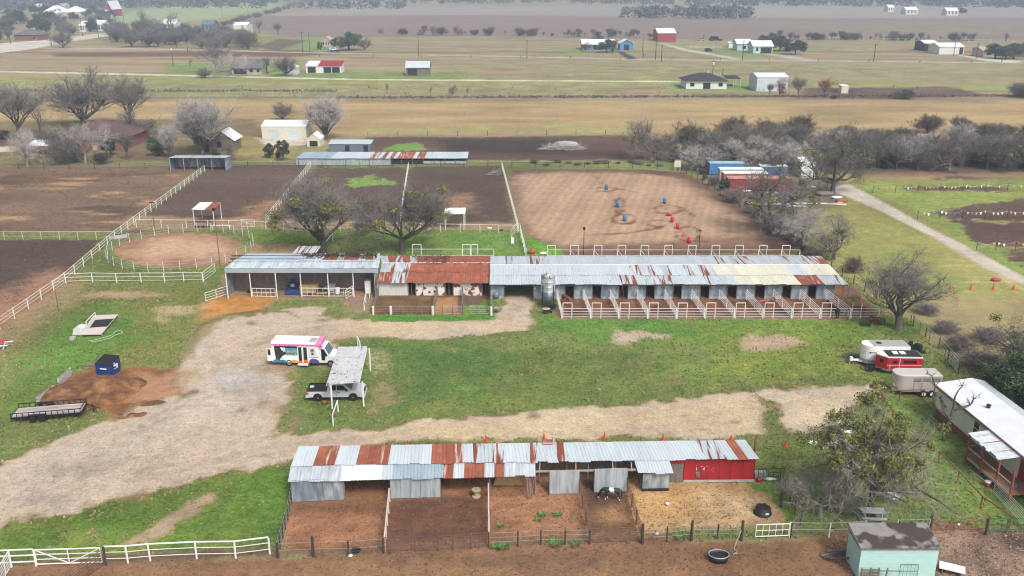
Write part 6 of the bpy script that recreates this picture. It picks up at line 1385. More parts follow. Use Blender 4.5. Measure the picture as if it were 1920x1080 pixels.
mb = MB(); mb.lathe([(.17, 0), (.12, .006)], 10, (4.55, -.03, 2.0), 'y'); mb.b2(4.36, -.028, 1.75, 4.46, -.022, 2.1); mb.b2(4.64, -.028, 1.72, 4.74, -.022, 2.1); side_prism(mb, [(4.42, 1.42), (4.7, 1.42), (4.66, 1.8), (4.46, 1.8)], -.028, -.022); loc('spaniel_print', mb, M('dark dog print', (0.05, 0.05, 0.06), .5, 0, .6, 6, c2=(.6, .6, .6), amt=.35, s2=7, edge=.06), bus)
def text(s, size, parent, at, rot, m, name='lettering'):
    cu = bpy.data.curves.new(name, 'FONT'); cu.body = s; cu.size = size; cu.extrude = .004
    t = bpy.data.objects.new('t', cu); COL.objects.link(t)
    bpy.context.view_layer.update()
    me = bpy.data.meshes.new_from_object(t.evaluated_get(bpy.context.evaluated_depsgraph_get())); bpy.data.objects.remove(t)
    me.name = name; o = link(name, me, m, parent, at); o.rotation_euler = rot; return o
text('K KLAWS', .24, bus, (4.12, -.03, 1.06), (R(90), 0, 0), m_steel)
mb = MB(); side_prism(mb, [(4.1, .46), (5.3, .46), (5.2, .75), (4.9, .95), (4.5, .98), (4.2, .85)], -.03, -.01); loc('violet_print', mb, m_bv, bus)
mb = MB(); side_prism(mb, [(.1, .46), (1.6, .46), (1.7, .62), (1.2, .8), (.8, .74), (.4, .82), (.1, .7)], -.03, -.01); loc('teal_print', mb, m_bteal, bus)
mb = MB(); side_prism(mb, [(2.1, .46), (2.95, .46), (2.95, .68), (2.4, .82), (2.15, .72)], -.03, -.01); loc('yellow_print', mb, m_by, bus)
mb = MB(); mb.b2(0, .04, .46, 5.3, Wd - .04, .5); mb.b2(0, -.012, .42, 5.3, .02, .5); loc('sill', mb, m_bv, bus)
for k in range(9): mb = MB(); mb.box(.5 + k * .5, -.048, 2.56, .13, .012, .09); loc('paw_mark', mb, m_bv, bus)
mb = MB(); mb.box(5.52, -.06, 2.48, .2, .012, .14); loc('paw_mark', mb, m_bv, bus)
mb = MB(); mb.b2(4.15, .25, 2.848, 4.85, 1.5, 2.852); loc('roof_print', mb, M('grey roof print', (0.28, 0.30, 0.33), .5, 0, .4, 5, c2=(.6, .6, .62), amt=.35, s2=5, edge=.1), bus)
for dx, sd in ((-.42, .02), (-.52, 1.8)): mb = MB(); mb.box(-.28, sd, 1.35, .56, .05, 1.5); d = loc('rear_door', mb, m_bw, bus); mb = MB(); mb.box(-.30, sd - .03, 1.65, .3, .03, .7); loc('pane', mb, m_glass, d)
mb = MB(); mb.b2(-.02, .15, .6, -.005, Wd - .15, 2.3); loc('rear_opening', mb, m_dark, bus)
mb = MB(); mb.b2(-.2, .05, .42, 0, Wd - .05, .56); mb.b2(7.1, .15, .42, 7.3, Wd - .15, .66); loc('bumper', mb, m_steel, bus)
for x in (1.85, 6.5):
    wheel(bus, x, .12, .39, .26); wheel(bus, x, Wd - .12, .39, .26)
for y in (.35, Wd - .35): mb = MB(); mb.box(7.17, y, .86, .08, .3, .18); loc('headlight', mb, m_chrome, bus)
mb = MB(); mb.box(6.1, -.08, 1.5, .12, .14, .3); loc('mirror', mb, m_steel, bus)
# --- silver pickup
tx0 = G(575, 753); tx1 = G(689, 751.5); ta = math.atan2(tx1.y - tx0.y, tx1.x - tx0.x)
pk_ = thing('pickup_truck', 'silver extended cab pickup truck with black bed parked under the carport', 'truck', tuple(tx0), ta)
m_sil = M('silver car paint', (0.50, 0.53, 0.55), .3, .0, .04, 1)
Wt = 1.95
mb = MB(); side_prism(mb, [(.05, .42), (5.75, .42), (5.85, .6), (5.82, .95), (5.6, 1.08), (4.45, 1.14), (2.1, 1.10), (.05, 1.10)], 0, Wt); loc('body', mb, m_sil, pk_)
mb = MB(); hb_ = [(2.12, 1.09), (4.62, 1.12), (3.85, 1.78), (3.5, 1.86), (2.5, 1.86), (2.25, 1.80)]
mb.prism(hb_, .14, Wt - .14, 'y'); loc('cab', mb, m_sil, pk_)
mb = MB(); mb.prism([(2.35, 1.16), (3.05, 1.16), (3.05, 1.72), (2.48, 1.72)], .12, .137, 'y'); loc('side_window', mb, m_glass, pk_)
mb = MB(); mb.prism([(3.12, 1.16), (4.2, 1.16), (3.75, 1.70), (3.12, 1.72)], .12, .137, 'y'); loc('side_window', mb, m_glass, pk_)
mb = MB(); quad(mb, (4.56, .2, 1.17), (4.56, Wt - .2, 1.17), (3.90, Wt - .25, 1.74), (3.90, .25, 1.74)); mb.v = [(v[0] + .02, v[1], v[2] + .015) for v in mb.v]; loc('windscreen', mb, m_glass, pk_)
mb = MB(); quad(mb, (2.2, .22, 1.2), (2.2, Wt - .22, 1.2), (2.26, Wt - .3, 1.72), (2.26, .3, 1.72)); mb.v = [(v[0] - .03, v[1], v[2]) for v in mb.v]; loc('rear_window', mb, m_glass, pk_)
mb = MB(); mb.b2(.14, .10, 1.101, 2.08, Wt - .10, 1.108); loc('bed_floor', mb, m_black, pk_)
mb = MB(); mb.b2(.05, 0, 1.1, 2.1, .09, 1.2); mb.b2(.05, Wt - .09, 1.1, 2.1, Wt, 1.2); mb.b2(.05, .092, 1.1, .13, Wt - .092, 1.2); loc('bed_rail', mb, m_steel, pk_)
mb = MB(); mb.b2(.02, .02, .75, .06, .2, 1.05); mb.b2(.03, -.015, .8, .25, .02, 1.02); loc('tail_light', mb, m_redp, pk_)
mb = MB(); mb.b2(5.6, .05, .72, 5.86, .42, .95); mb.b2(5.6, Wt - .42, .72, 5.86, Wt - .05, .95); loc('headlight', mb, m_chrome, pk_)
mb = MB(); mb.b2(5.72, .45, .62, 5.87, Wt - .45, .98); loc('grille', mb, m_steel, pk_)
mb = MB(); mb.b2(-.08, .03, .42, .08, Wt - .03, .62); mb.b2(5.75, .03, .36, 5.95, Wt - .03, .6); loc('bumper', mb, m_sil, pk_)
for x in (3.07, 4.28): mb = MB(); mb.b2(x, -.006, .55, x + .02, .02, 1.12); loc('door_seam', mb, m_steel, pk_)
mb = MB(); mb.b2(3.2, -.02, .95, 3.4, .01, 1.02); loc('handle', mb, m_steel, pk_)
mb = MB(); mb.box(4.15, -.1, 1.25, .16, .2, .2); mb.box(4.15, Wt + .1, 1.25, .16, .2, .2); loc('mirror', mb, m_steel, pk_)
mb = MB(); mb.b2(.3, -.008, .38, 5.5, .05, .46); loc('sill', mb, m_steel, pk_)
for x in (1.15, 4.75):
    for y in (.1, Wt - .1): wheel(pk_, x, y, .39, .26)
    mb = MB(); mb.lathe([(.46, -.012), (.46, .03)], 18, (x, 0, .45), 'y'); loc('wheel_arch', mb, m_steel, pk_)
def lump(name, label, cat, px, py, z, r, m, sq=(1, 1, .6), seed=1, group=None):
    rg = random.Random(seed); mb = MB(); mb.lathe([(.01, -r * .3), (r * .8, -r * .2), (r, r * .25), (r * .75, r * .7), (.01, r * .95)], 9)
    mb.v = [(v[0] * sq[0] * rg.uniform(.85, 1.15), v[1] * sq[1] * rg.uniform(.85, 1.15), v[2] * sq[2] + r * .3 * sq[2]) for v in mb.v]
    p = G(px, py, z); return solo(name, mb, m, label, cat, (p.x, p.y, z), 0, group, True)
lump('bag', 'pale green bag lying in the black bed of the pickup', 'bag', 585, 726, 1.12, .25, M('pale green plastic', (0.35, 0.60, 0.50), .5), seed=3)
lump('cable_bundle', 'dark tangle of gear lying in the black bed of the pickup', 'gear', 601, 726, 1.11, .28, m_steel, (1.4, .8, .4), 5)
mb = MB(); mb.lathe([(.26, 0), (.32, .22), (.30, .24), (.27, .2), (.2, .08)], 14); solo('tub', mb, m_orange if 0 else M('brown plastic', (0.20, 0.09, 0.03), .6), 'small brown feed tub on the grass beside the pickup', 'tub', tuple(G(609.5, 757)))
# --- carport of white pipe with lapped sheet roof
cy0 = G(640, 757); cz = 2.75
cpt = thing('carport', 'open carport of white pipe with a grey sheet roof of lapped nail marked panels', 'carport', tuple(cy0))
a, b_, c, d_ = G(612, 721, cz), G(673, 717, cz), G(688, 651, cz + .1), G(634, 652, cz + .1)
m_cp_roof = M('nail marked roof sheet', (0.56, 0.57, 0.59), .6, .1, .1, 1.5, c2=(0.17, 0.14, 0.13), amt=.27, s2=2.2, edge=.03, rnd=.05)
for j in range(3):
    e0, e1 = lerp(a, d_, j / 3), lerp(b_, c, j / 3); r0, r1 = lerp(a, d_, (j + 1) / 3 + .01), lerp(b_, c, (j + 1) / 3 + .01)
    sheet_row(cpt, e0 + Vector((0, 0, .03 * j)), e1 + Vector((0, 0, .03 * j)), r1 + Vector((0, 0, .03 * j)), r0 + Vector((0, 0, .03 * j)), 5, lambda i, t: m_cp_roof, rng, ribs=2)
for (px, py, q) in ((618, 757, a), (665, 758, b_), (683, 690, c), (640, 690, d_)):
    p = Vector((q.x * .985, q.y, 0)) if py < 700 else Vector((q.x * .98, q.y + .2, 0))
    mb = MB(); mb.bar((p.x, p.y, 0), (p.x, p.y, cz - .02), .09, 6); obj('post', mb, m_white, cpt)
mb = MB(); z_ = Vector((0, 0, .06)); mb.path([a - z_ + Vector((.1, .2, 0)), b_ - z_ + Vector((-.1, .2, 0))], .07, 4); mb.path([d_ - z_, c - z_], .07, 4); mb.path([a - z_ * 2, d_ - z_ * 2], .06, 4); mb.path([b_ - z_ * 2, c - z_ * 2], .06, 4); obj('beam', mb, m_white, cpt)
# --- horse trailers
def trailer_shell(mb, Ln, Wd, h0, h1, r, nose, npts=6):
    """body outline seen from above with a rounded or V nose at x=0"""
    out = [(Ln, Wd), (Ln, 0)]
    out += [(nose * (1 - math.sin(math.pi / 2 * k / npts)) if r else lerp(nose, 0, k / npts), (Wd / 2) * (1 - math.cos(math.pi / 2 * k / npts)) if r else lerp(0, Wd / 2, k / npts)) for k in range(npts + 1)]
    out += [(x, Wd - y) for x, y in reversed(out[2:-1])]
    mb.prism(out[::-1], h0, h1, 'z'); return out
def frame_at(p0, p1): a = G(*p0); b = G(*p1); return a, math.atan2(b.y - a.y, b.x - a.x), (b - a).length
# white trailer
a, an = G(1617, 689), R(-1)
o = thing('horse_trailer', 'white horse trailer with grey roof and silver lower nose, farthest of three', 'trailer', tuple(a), an, 'horse trailers parked in a row')
m_sg = M('silver grey paint', (0.33, 0.36, 0.37), .4, .3, .05, 1); m_gr = M('grey trailer roof', (0.36, 0.355, 0.345), .6, 0, .05, 1)
mb = MB(); out = trailer_shell(mb, 5.0, 2.1, .9, 2.45, True, 1.1); loc('body', mb, m_bw, o)
mb = MB(); trailer_shell(mb, 5.02, 2.12, .42, .9, True, 1.12); mb.v = [(v[0] - .01, v[1] - .01, v[2]) for v in mb.v]; loc('lower_body', mb, m_sg, o)
mb = MB(); mb.slab((1.1, .16, 2.52), (4.95, .16, 2.52), (4.95, 1.94, 2.52), (1.1, 1.94, 2.52), .08); loc('roof', mb, m_gr, o)
mb = MB(); mb.b2(1.6, .8, 2.525, 2.1, 1.3, 2.58); loc('roof_vent', mb, m_steel, o)
for k in range(4): mb = MB(); mb.b2(1.9 + k * .75, -.02, 1.95, 2.45 + k * .75, -.003, 2.12); loc('slot_window', mb, m_dark, o)
mb = MB(); mb.bar((.1, 1.05, .5), (-1.1, 1.05, .45), .07, 5); mb.bar((.9, .3, .5), (-1.0, 1.05, .45), .05, 5); mb.bar((.9, 1.8, .5), (-1.0, 1.05, .45), .05, 5); mb.box(-.95, 1.05, .62, .3, .35, .4); mb.bar((-1.05, 1.05, 0), (-1.05, 1.05, .8), .04, 5); loc('tongue', mb, m_whites, o)
for x in (2.6, 3.45): wheel(o, x, .1, .36, .24); wheel(o, x, 2.0, .36, .24)
mb = MB(); mb.b2(.62, -.012, 1.75, 1.35, .0, 1.82); loc('lettering', mb, m_steel, o); o.children[-1].rotation_euler = (0, 0, 0)
mb = MB(); mb.v = []; mb.box(.50, .2, 1.80, .6, .02, .09, R(-35)); loc('lettering', mb, m_steel, o)
# red trailer
a, an = G(1645, 702), R(-2)
o = thing('horse_trailer', 'bright red horse trailer with white trim, parked between the white and the tan trailer', 'trailer', tuple(a), an, 'horse trailers parked in a row')
m_tr = M('bright red paint', (0.42, 0.016, 0.02), .35, 0, .06, 1)
mb = MB(); trailer_shell(mb, 4.6, 2.0, .45, 1.95, False, .9, 3); loc('body', mb, m_tr, o)
mb = MB(); trailer_shell(mb, 4.64, 2.04, 1.95, 2.07, False, .92, 3); mb.v = [(v[0] - .02, v[1] - .02, v[2]) for v in mb.v]; loc('trim', mb, m_white, o)
mb = MB(); mb.slab((1.0, .12, 2.12), (4.55, .12, 2.12), (4.55, 1.88, 2.12), (1.0, 1.88, 2.12), .06); loc('roof', mb, m_dark, o)  # dark slab paints in the shaded inside of an open top
for x in (1.7, 2.5): mb = MB(); mb.b2(x, .7, 2.125, x + .55, 1.4, 2.2); loc('roof_vent', mb, m_whites, o)
mb = MB(); mb.b2(2.6, -.025, 1.35, 4.0, -.004, 1.7); loc('window', mb, m_glass, o)
mb = MB(); mb.b2(1.45, -.025, 1.35, 1.95, -.004, 1.65); loc('window', mb, m_glass, o)
mb = MB(); mb.box(.42, .42, 1.45, .4, .03, .36, R(-48)); loc('window', mb, m_glass, o)
mb = MB(); mb.b2(2.2, -.02, .6, 2.25, -.003, 1.9); mb.b2(1.2, -.02, .60, 1.24, -.003, 1.2); mb.b2(.9, -.022, 1.10, 4.6, -.004, 1.14); loc('white_stripe', mb, m_white, o)
mb = MB(); trailer_shell(mb, 1.6, 2.02, .40, .62, False, .92, 3); mb.v = [(v[0] - .012, v[1] - .01, v[2]) for v in mb.v]; loc('stone_guard', mb, m_chrome, o)
mb = MB(); mb.bar((.1, 1.0, .5), (-1.1, 1.0, .45), .07, 5); mb.bar((.8, .3, .5), (-1.0, 1.0, .45), .05, 5); mb.bar((-1.0, 1.0, 0), (-1.0, 1.0, .85), .05, 5); loc('tongue', mb, m_steel, o)
wheel(o, -.45, .75, .36, .22, m_steel)
for x in (2.5, 3.3): wheel(o, x, .1, .36, .24); wheel(o, x, 1.9, .36, .24)
# tan stock trailer
a, an = G(1676, 743), R(-1)
o = thing('stock_trailer', 'faded tan stock trailer with slatted side openings, nearest of three', 'trailer', tuple(a), an, 'horse trailers parked in a row')
m_tan = M('faded tan paint', (0.44, 0.415, 0.375), .6, 0, .1, 1.2, c2=(0.33, 0.30, 0.265), amt=.35, s2=1.2, edge=.15)
Ls, Ws = 4.7, 2.0
mb = MB(); trailer_shell(mb, Ls, Ws, .55, 1.62, True, .9); loc('body', mb, m_tan, o)
mb = MB(); trailer_shell(mb, 1.75, Ws, 1.62, 2.2, True, .9); mb.b2(1.75, 0, 2.06, Ls, Ws, 2.2); mb.b2(Ls - .15, 0, 1.62, Ls, Ws, 2.06); loc('upper_body', mb, m_tan, o)
for k in range(3): mb = MB(); z = 1.72 + k * .12; mb.b2(1.75, 0, z, Ls - .15, .04, z + .05); loc('slat', mb, m_tan, o)
for x in (2.6, 3.5): mb = MB(); mb.b2(x, -.005, 1.62, x + .08, .05, 2.06); loc('slat_post', mb, m_tan, o)
mb = MB(); mb.b2(1.77, .08, 1.60, Ls - .17, Ws - .05, 2.05); loc('interior_shade', mb, m_dark, o)  # solid dark box added so the gaps between slats read as shaded
mb = MB(); trailer_shell(mb, Ls + .04, Ws + .06, 2.2, 2.3, True, .92); trailer_shell(mb, Ls - .2, Ws - .3, 2.3, 2.37, True, .9); mb.v = [(v[0] - .02, v[1] - .03 + (.15 if v[2] > 2.301 else 0), v[2]) for v in mb.v]; loc('roof', mb, M('dull tan roof', (0.50, 0.475, 0.44), .6, 0, .06, 1), o)
mb = MB(); mb.box(.22, .62, 1.95, .04, .4, .22, R(25)); loc('nose_window', mb, m_dark, o)
mb = MB(); mb.box(.3, .35, 1.35, .03, .2, .3, R(35)); loc('sticker', mb, m_whites, o)
mb = MB(); mb.b2(1.8, -.02, .6, 1.9, -.004, 1.6); mb.b2(2.6, -.02, .6, 2.72, -.004, 1.6); loc('door_frame', mb, m_barkl, o)
for x in (2.95, 3.8):
    wheel(o, x, -.10, .36, .22, m_whites); wheel(o, x, Ws, .36, .22)
mb = MB(); mb.bar((.1, 1.0, .55), (-1.0, 1.0, .5), .06, 5); mb.bar((.8, .3, .55), (-.9, 1.0, .5), .05, 5); mb.bar((.8, 1.7, .55), (-.9, 1.0, .5), .05, 5); mb.bar((-.8, 1.0, 0), (-.8, 1.0, .8), .04, 5); loc('tongue', mb, m_gpipe, o)
# flat utility trailer
a, an, _ = frame_at((22, 794), (162, 783))
o = thing('utility_trailer', 'black flat utility trailer with weathered plank deck and low rails', 'trailer', tuple(a), an)
Lu, Wu, zd = 6.4, 2.2, .62
for k in range(9): mb = MB(); y = lerp(.1, Wu - .1, k / 9); mb.b2(.05, y, zd - .05, Lu - .05, y + (Wu - .2) / 9 - .015, zd + .004 * (k % 3)); loc('plank', mb, M('grey plank %d' % k, tuple(np.array((0.44, 0.40, 0.38)) * rng.uniform(.85, 1.15)), .85, 0, .2, 2, stretch=(.4, 3, 1), c2=(0.20, 0.15, 0.14), amt=.3, s2=1.2, edge=.15), o)
for y in (0, Wu):
    mb = MB(); mb.b2(0, y - .05, zd - .16, Lu, y + .05, zd); loc('side_beam', mb, m_steel, o)
    mb = MB(); mb.b2(0, y - .035, zd + .36, Lu - .0, y + .035, zd + .43); loc('top_rail', mb, m_steel, o)
    for k in range(13): mb = MB(); x = lerp(.05, Lu - .05, k / 12); mb.box(x, y, zd + .2, .06, .06, .36); loc('stake', mb, m_steel, o)
for x in (0, Lu): mb = MB(); mb.b2(x - .05, 0, zd - .16, x + .05, Wu, zd); loc('end_beam', mb, m_steel, o)
mb = MB(); mb.b2(Lu - .035, 0, zd + .36, Lu + .035, Wu, zd + .43); loc('front_rail', mb, m_steel, o)
mb = MB(); mb.bar((Lu, .15, .5), (Lu + 1.2, Wu / 2, .48), .06, 5); mb.bar((Lu, Wu - .15, .5), (Lu + 1.2, Wu / 2, .48), .06, 5); mb.bar((Lu + 1.0, Wu / 2, .48), (Lu + 1.45, Wu / 2, .48), .07, 5); mb.bar((Lu + .85, Wu / 2, 0), (Lu + .85, Wu / 2, .95), .05, 5); loc('tongue', mb, m_steel, o)
for x in (2.0, 2.85):
    for y in (-.16, Wu + .16): wheel(o, x, y, .36, .24, m_steel)
for y in (-.17, Wu + .17): mb = MB(); mb.prism([(1.45, .55), (1.7, .82), (3.15, .82), (3.4, .55), (3.34, .55), (3.1, .76), (1.75, .76), (1.51, .55)], y - .15, y + .15, 'y'); loc('mudguard', mb, m_steel, o)
# --- dumpster
a, an, _ = frame_at((181, 702), (220, 705)); p = a
o = thing('dumpster', 'dark blue dumpster with black lid and white label by the manure heap', 'dumpster', tuple(p), R(-12))
m_db = M('dumpster blue', (0.012, 0.045, 0.20), .45, .1, .12, 1.5)
mb = MB(); mb.prism([(0, 0), (1.5, 0), (1.7, .75), (1.62, 1.62), (0, 1.25)], 0, 1.9, 'x'); mb.v = [(v[0], v[1], v[2]) for v in mb.v]; loc('body', mb, m_db, o)
mb = MB(); mb.slab((-.03, -.06, 1.28), (1.93, -.06, 1.28), (1.93, 1.68, 1.70), (-.03, 1.68, 1.70), .05); loc('lid', mb, m_black, o)
for k in range(5): mb = MB(); x = .15 + k * .4; mb.slab((x, -.03, 1.31), (x + .1, -.03, 1.31), (x + .1, 1.66, 1.73), (x, 1.66, 1.73), .03); loc('lid_rib', mb, m_black, o)
mb = MB(); mb.b2(.55, -.03, .68, 1.35, -.004, .80); loc('lettering', mb, m_whites, o)
mb = MB(); mb.b2(1.9, .5, .55, 1.925, 1.15, 1.05); mb.b2(1.9, .55, 1.1, 1.92, .7, 1.3); loc('label', mb, m_white, o)
mb = MB(); mb.b2(-.12, .5, .7, 2.02, .75, .86); loc('fork_pocket', mb, m_db, o)
# --- manure heap
def heap(name, label, px, py, rx, ry, h, seed, m, n=44):
    rg = np.random.RandomState(seed); c = G(px, py); mb = MB(); vs = []; fs = []
    off = rg.rand() * 50
    for j in range(n):
        for i in range(n):
            u, v = (i / (n - 1) - .5) * 2, (j / (n - 1) - .5) * 2; x, y = u * rx, v * ry; q = u * u + v * v
            nz = vnoise(np.array([x * .55 + off]), np.array([y * .55]))[0]; nz2 = vnoise(np.array([x * 1.6 + off]), np.array([y * 1.6 + 9]))[0]
            z = h * max(0, 1 - q) ** .7 * (.35 + 1.0 * nz) + .22 * (nz2 - .5) * (q < .9) - .12
            vs.append((x, y, z))
    for j in range(n - 1):
        for i in range(n - 1): k = j * n + i; fs.append((k, k + 1, k + n + 1, k + n))
    mb.add(vs, fs); return solo(name, mb, m, label, 'heap', tuple(c), .2, None, False)
m_man = M('manure and straw', (0.13, 0.055, 0.024), .95, 0, .4, 1.2, c2=(0.29, 0.145, 0.055), amt=.36, s2=.8, edge=.14, fine=9, bump=.6)
heap('manure_heap', 'big brown heap of manure and straw below the blue dumpster', 172, 735, 5.0, 3.9, 1.5, 3, m_man, 60)
heap('manure_heap', 'small straw heap right of the big manure heap', 232, 722, 2.4, 1.7, 1.1, 9, m_man, 30)
heap('manure_heap', 'low dark manure patch near the utility trailer hitch', 246, 778, 1.6, .9, .3, 11, m_man, 24)
heap('manure_heap', 'elongated dark manure streak on the gravel', 278, 756, 2.2, .7, .3, 12, m_man, 24)
# block walls
def blocks(label, a, b, n, rows, rz=0):
    p, q = G(*a), G(*b); d = q - p; an = math.atan2(d.y, d.x); L_ = d.length
    o = thing('block_wall', label, 'wall', tuple(p), an); me = None
    for r in range(rows):
        for i in range(n):
            w_ = L_ / n
            if me is None:
                mb = MB(); mb.b2(0, 0, 0, w_ - .02, .2, .2); me = mb.mesh('block'); me.materials.append(m_concrete)
            c = bpy.data.objects.new('block', me); COL.objects.link(c); c.parent = o; c.location = (i * w_ + (w_ / 2 if r % 2 else 0) + rng.uniform(-.01, .01), rng.uniform(-.02, .02) + (.0 if r < rows - 1 else .03), r * .205)
            if r == rows - 1 and i < n - 1:
                for k in (.25, .7): mb = MB(); mb.b2(w_ * k - .07, .05, .195, w_ * k + .07, .15, .204); h_ = loc('core_hole', mb, m_dark, c)
blocks('upper concrete block wall along the manure heap', (112, 724), (135, 703), 8, 4)
blocks('lower concrete block wall beside the manure heap', (72, 755), (104, 733), 10, 3)
mb = MB(); mb.b2(0, 0, 0, 2.0, .25, .12); solo('plank', mb, m_wood, 'dark plank lying left of the dumpster', 'plank', tuple(G(155, 687)))
for i, (px, py, an) in enumerate(((75, 762, .1), (78, 766, -.1), (88, 764, .4))): mb = MB(); mb.b2(0, 0, .02, 2.4, .16, .12); solo('plank', mb, m_wood, 'grey plank lying between the block wall and the utility trailer, %s one' % ORD[i], 'plank', tuple(G(px, py)), an, 'planks by the block wall')
# --- grooming platform with black mat
m_plat = M('pale platform board', (0.56, 0.50, 0.45), .7, 0, .06, 2)
A_, B_, C_, D_ = G(152, 632), G(191, 631), G(222, 594), G(176, 596)
o = thing('wash_platform', 'pale platform with black rubber mat and white machine housing on the left lawn', 'platform', tuple(A_))
mb = MB(); z = Vector((0, 0, .35)); mb.slab(A_ + z, B_ + z, C_ + z, D_ + z, .1); obj('deck', mb, m_plat, o)
mb = MB(); z = Vector((0, 0, .372)); mb.slab(lerp(A_, D_, .33) + (B_ - A_) * .22 + z, lerp(B_, C_, .36) + z - (B_ - A_) * .02, lerp(B_, C_, .76) + z - (B_ - A_) * .02, lerp(A_, D_, .74) + (B_ - A_) * .25 + z, .02); obj('mat', mb, m_black, o)
for p in (A_, B_, C_, D_): mb = MB(); mb.box(p.x, p.y + .1, .13, .1, .1, .26); obj('leg', mb, m_woodl, o)
mb = MB(); p = G(147, 630); mb.prism([(-.5, .1), (.9, .1), (.8, .9), (.2, 1.1), (-.3, .9)], 0, 1.3, 'y'); mb.v = [(v[0] + p.x - .2, v[1] + p.y, v[2]) for v in mb.v]; obj('housing', mb, M('off white fibreglass', (0.62, 0.61, 0.62), .5, 0, .08, 2), o)
mb = MB(); p = G(137, 637); mb.box(p.x, p.y, .2, .55, .5, .4); obj('step', mb, m_concrete, o)
mb = MB(); a, b_ = G(164, 622), G(181, 604); mb.path([a, a + Vector((0, 0, 1.3)), b_ + Vector((0, 0, 1.3)), b_], .05, 5); obj('rail', mb, m_white, o)
mb = MB(); pts = [G(x, y) + Vector((0, 0, .04)) for x, y in ((164, 640), (178, 638), (200, 632), (212, 628), (216, 622), (226, 620), (230, 624), (218, 628), (208, 634), (186, 640), (170, 641))]; mb.path(pts, .035, 4); solo('hose', mb, M('pale green hose', (0.45, 0.62, 0.42), .5), 'pale green hose lying in loops beside the wash platform', 'hose')
# red and white bench at the left edge
o = thing('picnic_bench', 'white bench with red cover cut by the left edge of the picture', 'bench', tuple(G(2, 652)))
mb = MB(); mb.box(0, .2, .72, 1.0, .8, .06); loc('top', mb, m_redp, o)
for y in (-.45, .8): mb = MB(); mb.box(.2, y, .42, 1.6, .28, .06, .2); loc('seat', mb, m_white, o); 
for x in (-.4, .5): mb = MB(); mb.bar((x, -.5, 0), (x, .3, .7), .05, 4); mb.bar((x, .8, 0), (x, .1, .7), .05, 4); loc('leg', mb, m_white, o)
# ---------------------------------------------------------------- mobile home
A_ = G(1751, 778); dv = (G(1920, 765) - G(1285, 298)); dv.z = 0; dv.normalize(); dn = math.atan2(dv.y, dv.x)
mh = thing('mobile_home', 'cream mobile home with long white roof, brown trim and rust red skirting', 'house', tuple(A_), dn)
# local x runs along the front to the lower right, local y is away from the camera to the upper right
LM, WM_ = 19.0, 4.4
m_mhw = M('cream siding', (0.62, 0.63, 0.56), .6, 0, .05, 1); m_skirt = M('rust red skirting', (0.20, 0.06, 0.04), .75, 0, .2, 1.5); m_trim = M('brown pink trim', (0.32, 0.17, 0.14), .6, 0, .1, 1)
m_roofw = M('white roof coating', (0.72, 0.74, 0.80), .5, 0, .06, .5, c2=(0.60, 0.62, 0.67), amt=.3, s2=.7, edge=.2)
n_p = 12
for k in range(n_p): mb = MB(); x0_, x1_ = LM * k / n_p, LM * (k + 1) / n_p - .02; mb.b2(x0_, .008 * (k % 2), .8, x1_, .12, 3.2); loc('siding_panel', mb, m_mhw, mh)
mb = MB(); mb.b2(0, .125, .8, .1, WM_, 3.2); mb.b2(0, WM_ - .1, .8, LM, WM_, 3.2); mb.b2(LM - .1, .125, .8, LM, WM_, 3.2); loc('wall', mb, m_mhw, mh)
for k in range(10): mb = MB(); x0_, x1_ = LM * k / 10, LM * (k + 1) / 10 - .015; mb.b2(x0_, .05, 0, x1_, .1, .8); loc('skirt_panel', mb, m_skirt, mh)
mb = MB(); mb.b2(.06, .1, 0, .12, WM_, .8); loc('skirt_panel', mb, m_skirt, mh)
mb = MB(); mb.b2(-.3, -.30, 2.95, LM + .3, -.2, 3.28); mb.b2(-.3, -.2, 2.95, -.2, WM_ + .3, 3.28); loc('trim_board', mb, m_trim, mh)
mb = MB(); mb.slab((-.32, -.32, 3.32), (LM + .3, -.32, 3.32), (LM + .3, WM_ * .78, 3.75), (-.32, WM_ * .78, 3.75), .06); loc('roof', mb, m_roofw, mh)
mb = MB(); mb.slab((-.32, WM_ * .78, 3.75), (LM + .3, WM_ * .78, 3.75), (LM + .3, WM_ + .35, 3.42), (-.32, WM_ + .35, 3.42), .06); loc('roof', mb, m_galvr1, mh)
mb = MB(); mb.add([(-.05, 0, 3.2), (-.05, WM_ * .78, 3.7), (-.05, WM_, 3.4)], [(0, 1, 2)]); loc('gable', mb, m_trim, mh)
for x, y in ((5.6, 1.6), (10.2, 3.0)): mb = MB(); mb.lathe([(.16, 0), (.16, .25), (.22, .26), (.2, .36)], 10, (x, y, 3.5)); loc('roof_vent', mb, m_black, mh)
for x in (6.35,):
    mb = MB(); mb.b2(x, -.03, 1.35, x + .95, .005, 2.85); w_ = loc('window', mb, m_whites, mh)
    for z0_, z1_ in ((1.42, 2.06), (2.13, 2.78)): mb = MB(); mb.b2(x + .08, -.045, z0_, x + .87, -.028, z1_); loc('pane', mb, m_glass, w_)
mb = MB(); mb.b2(13.3, -.03, .85, 14.2, .005, 2.85); loc('door', mb, m_redp if 0 else M('dull red door', (0.22, 0.02, 0.02), .5), mh)
mb = MB(); mb.box(.9, -.06, 2.05, .5, .05, .10); mb.box(1.15, -.06, 1.85, .1, .05, .4); mb.box(1.55, -.06, 1.75, .6, .05, .12); loc('wall_ornament', mb, m_skirt, mh)
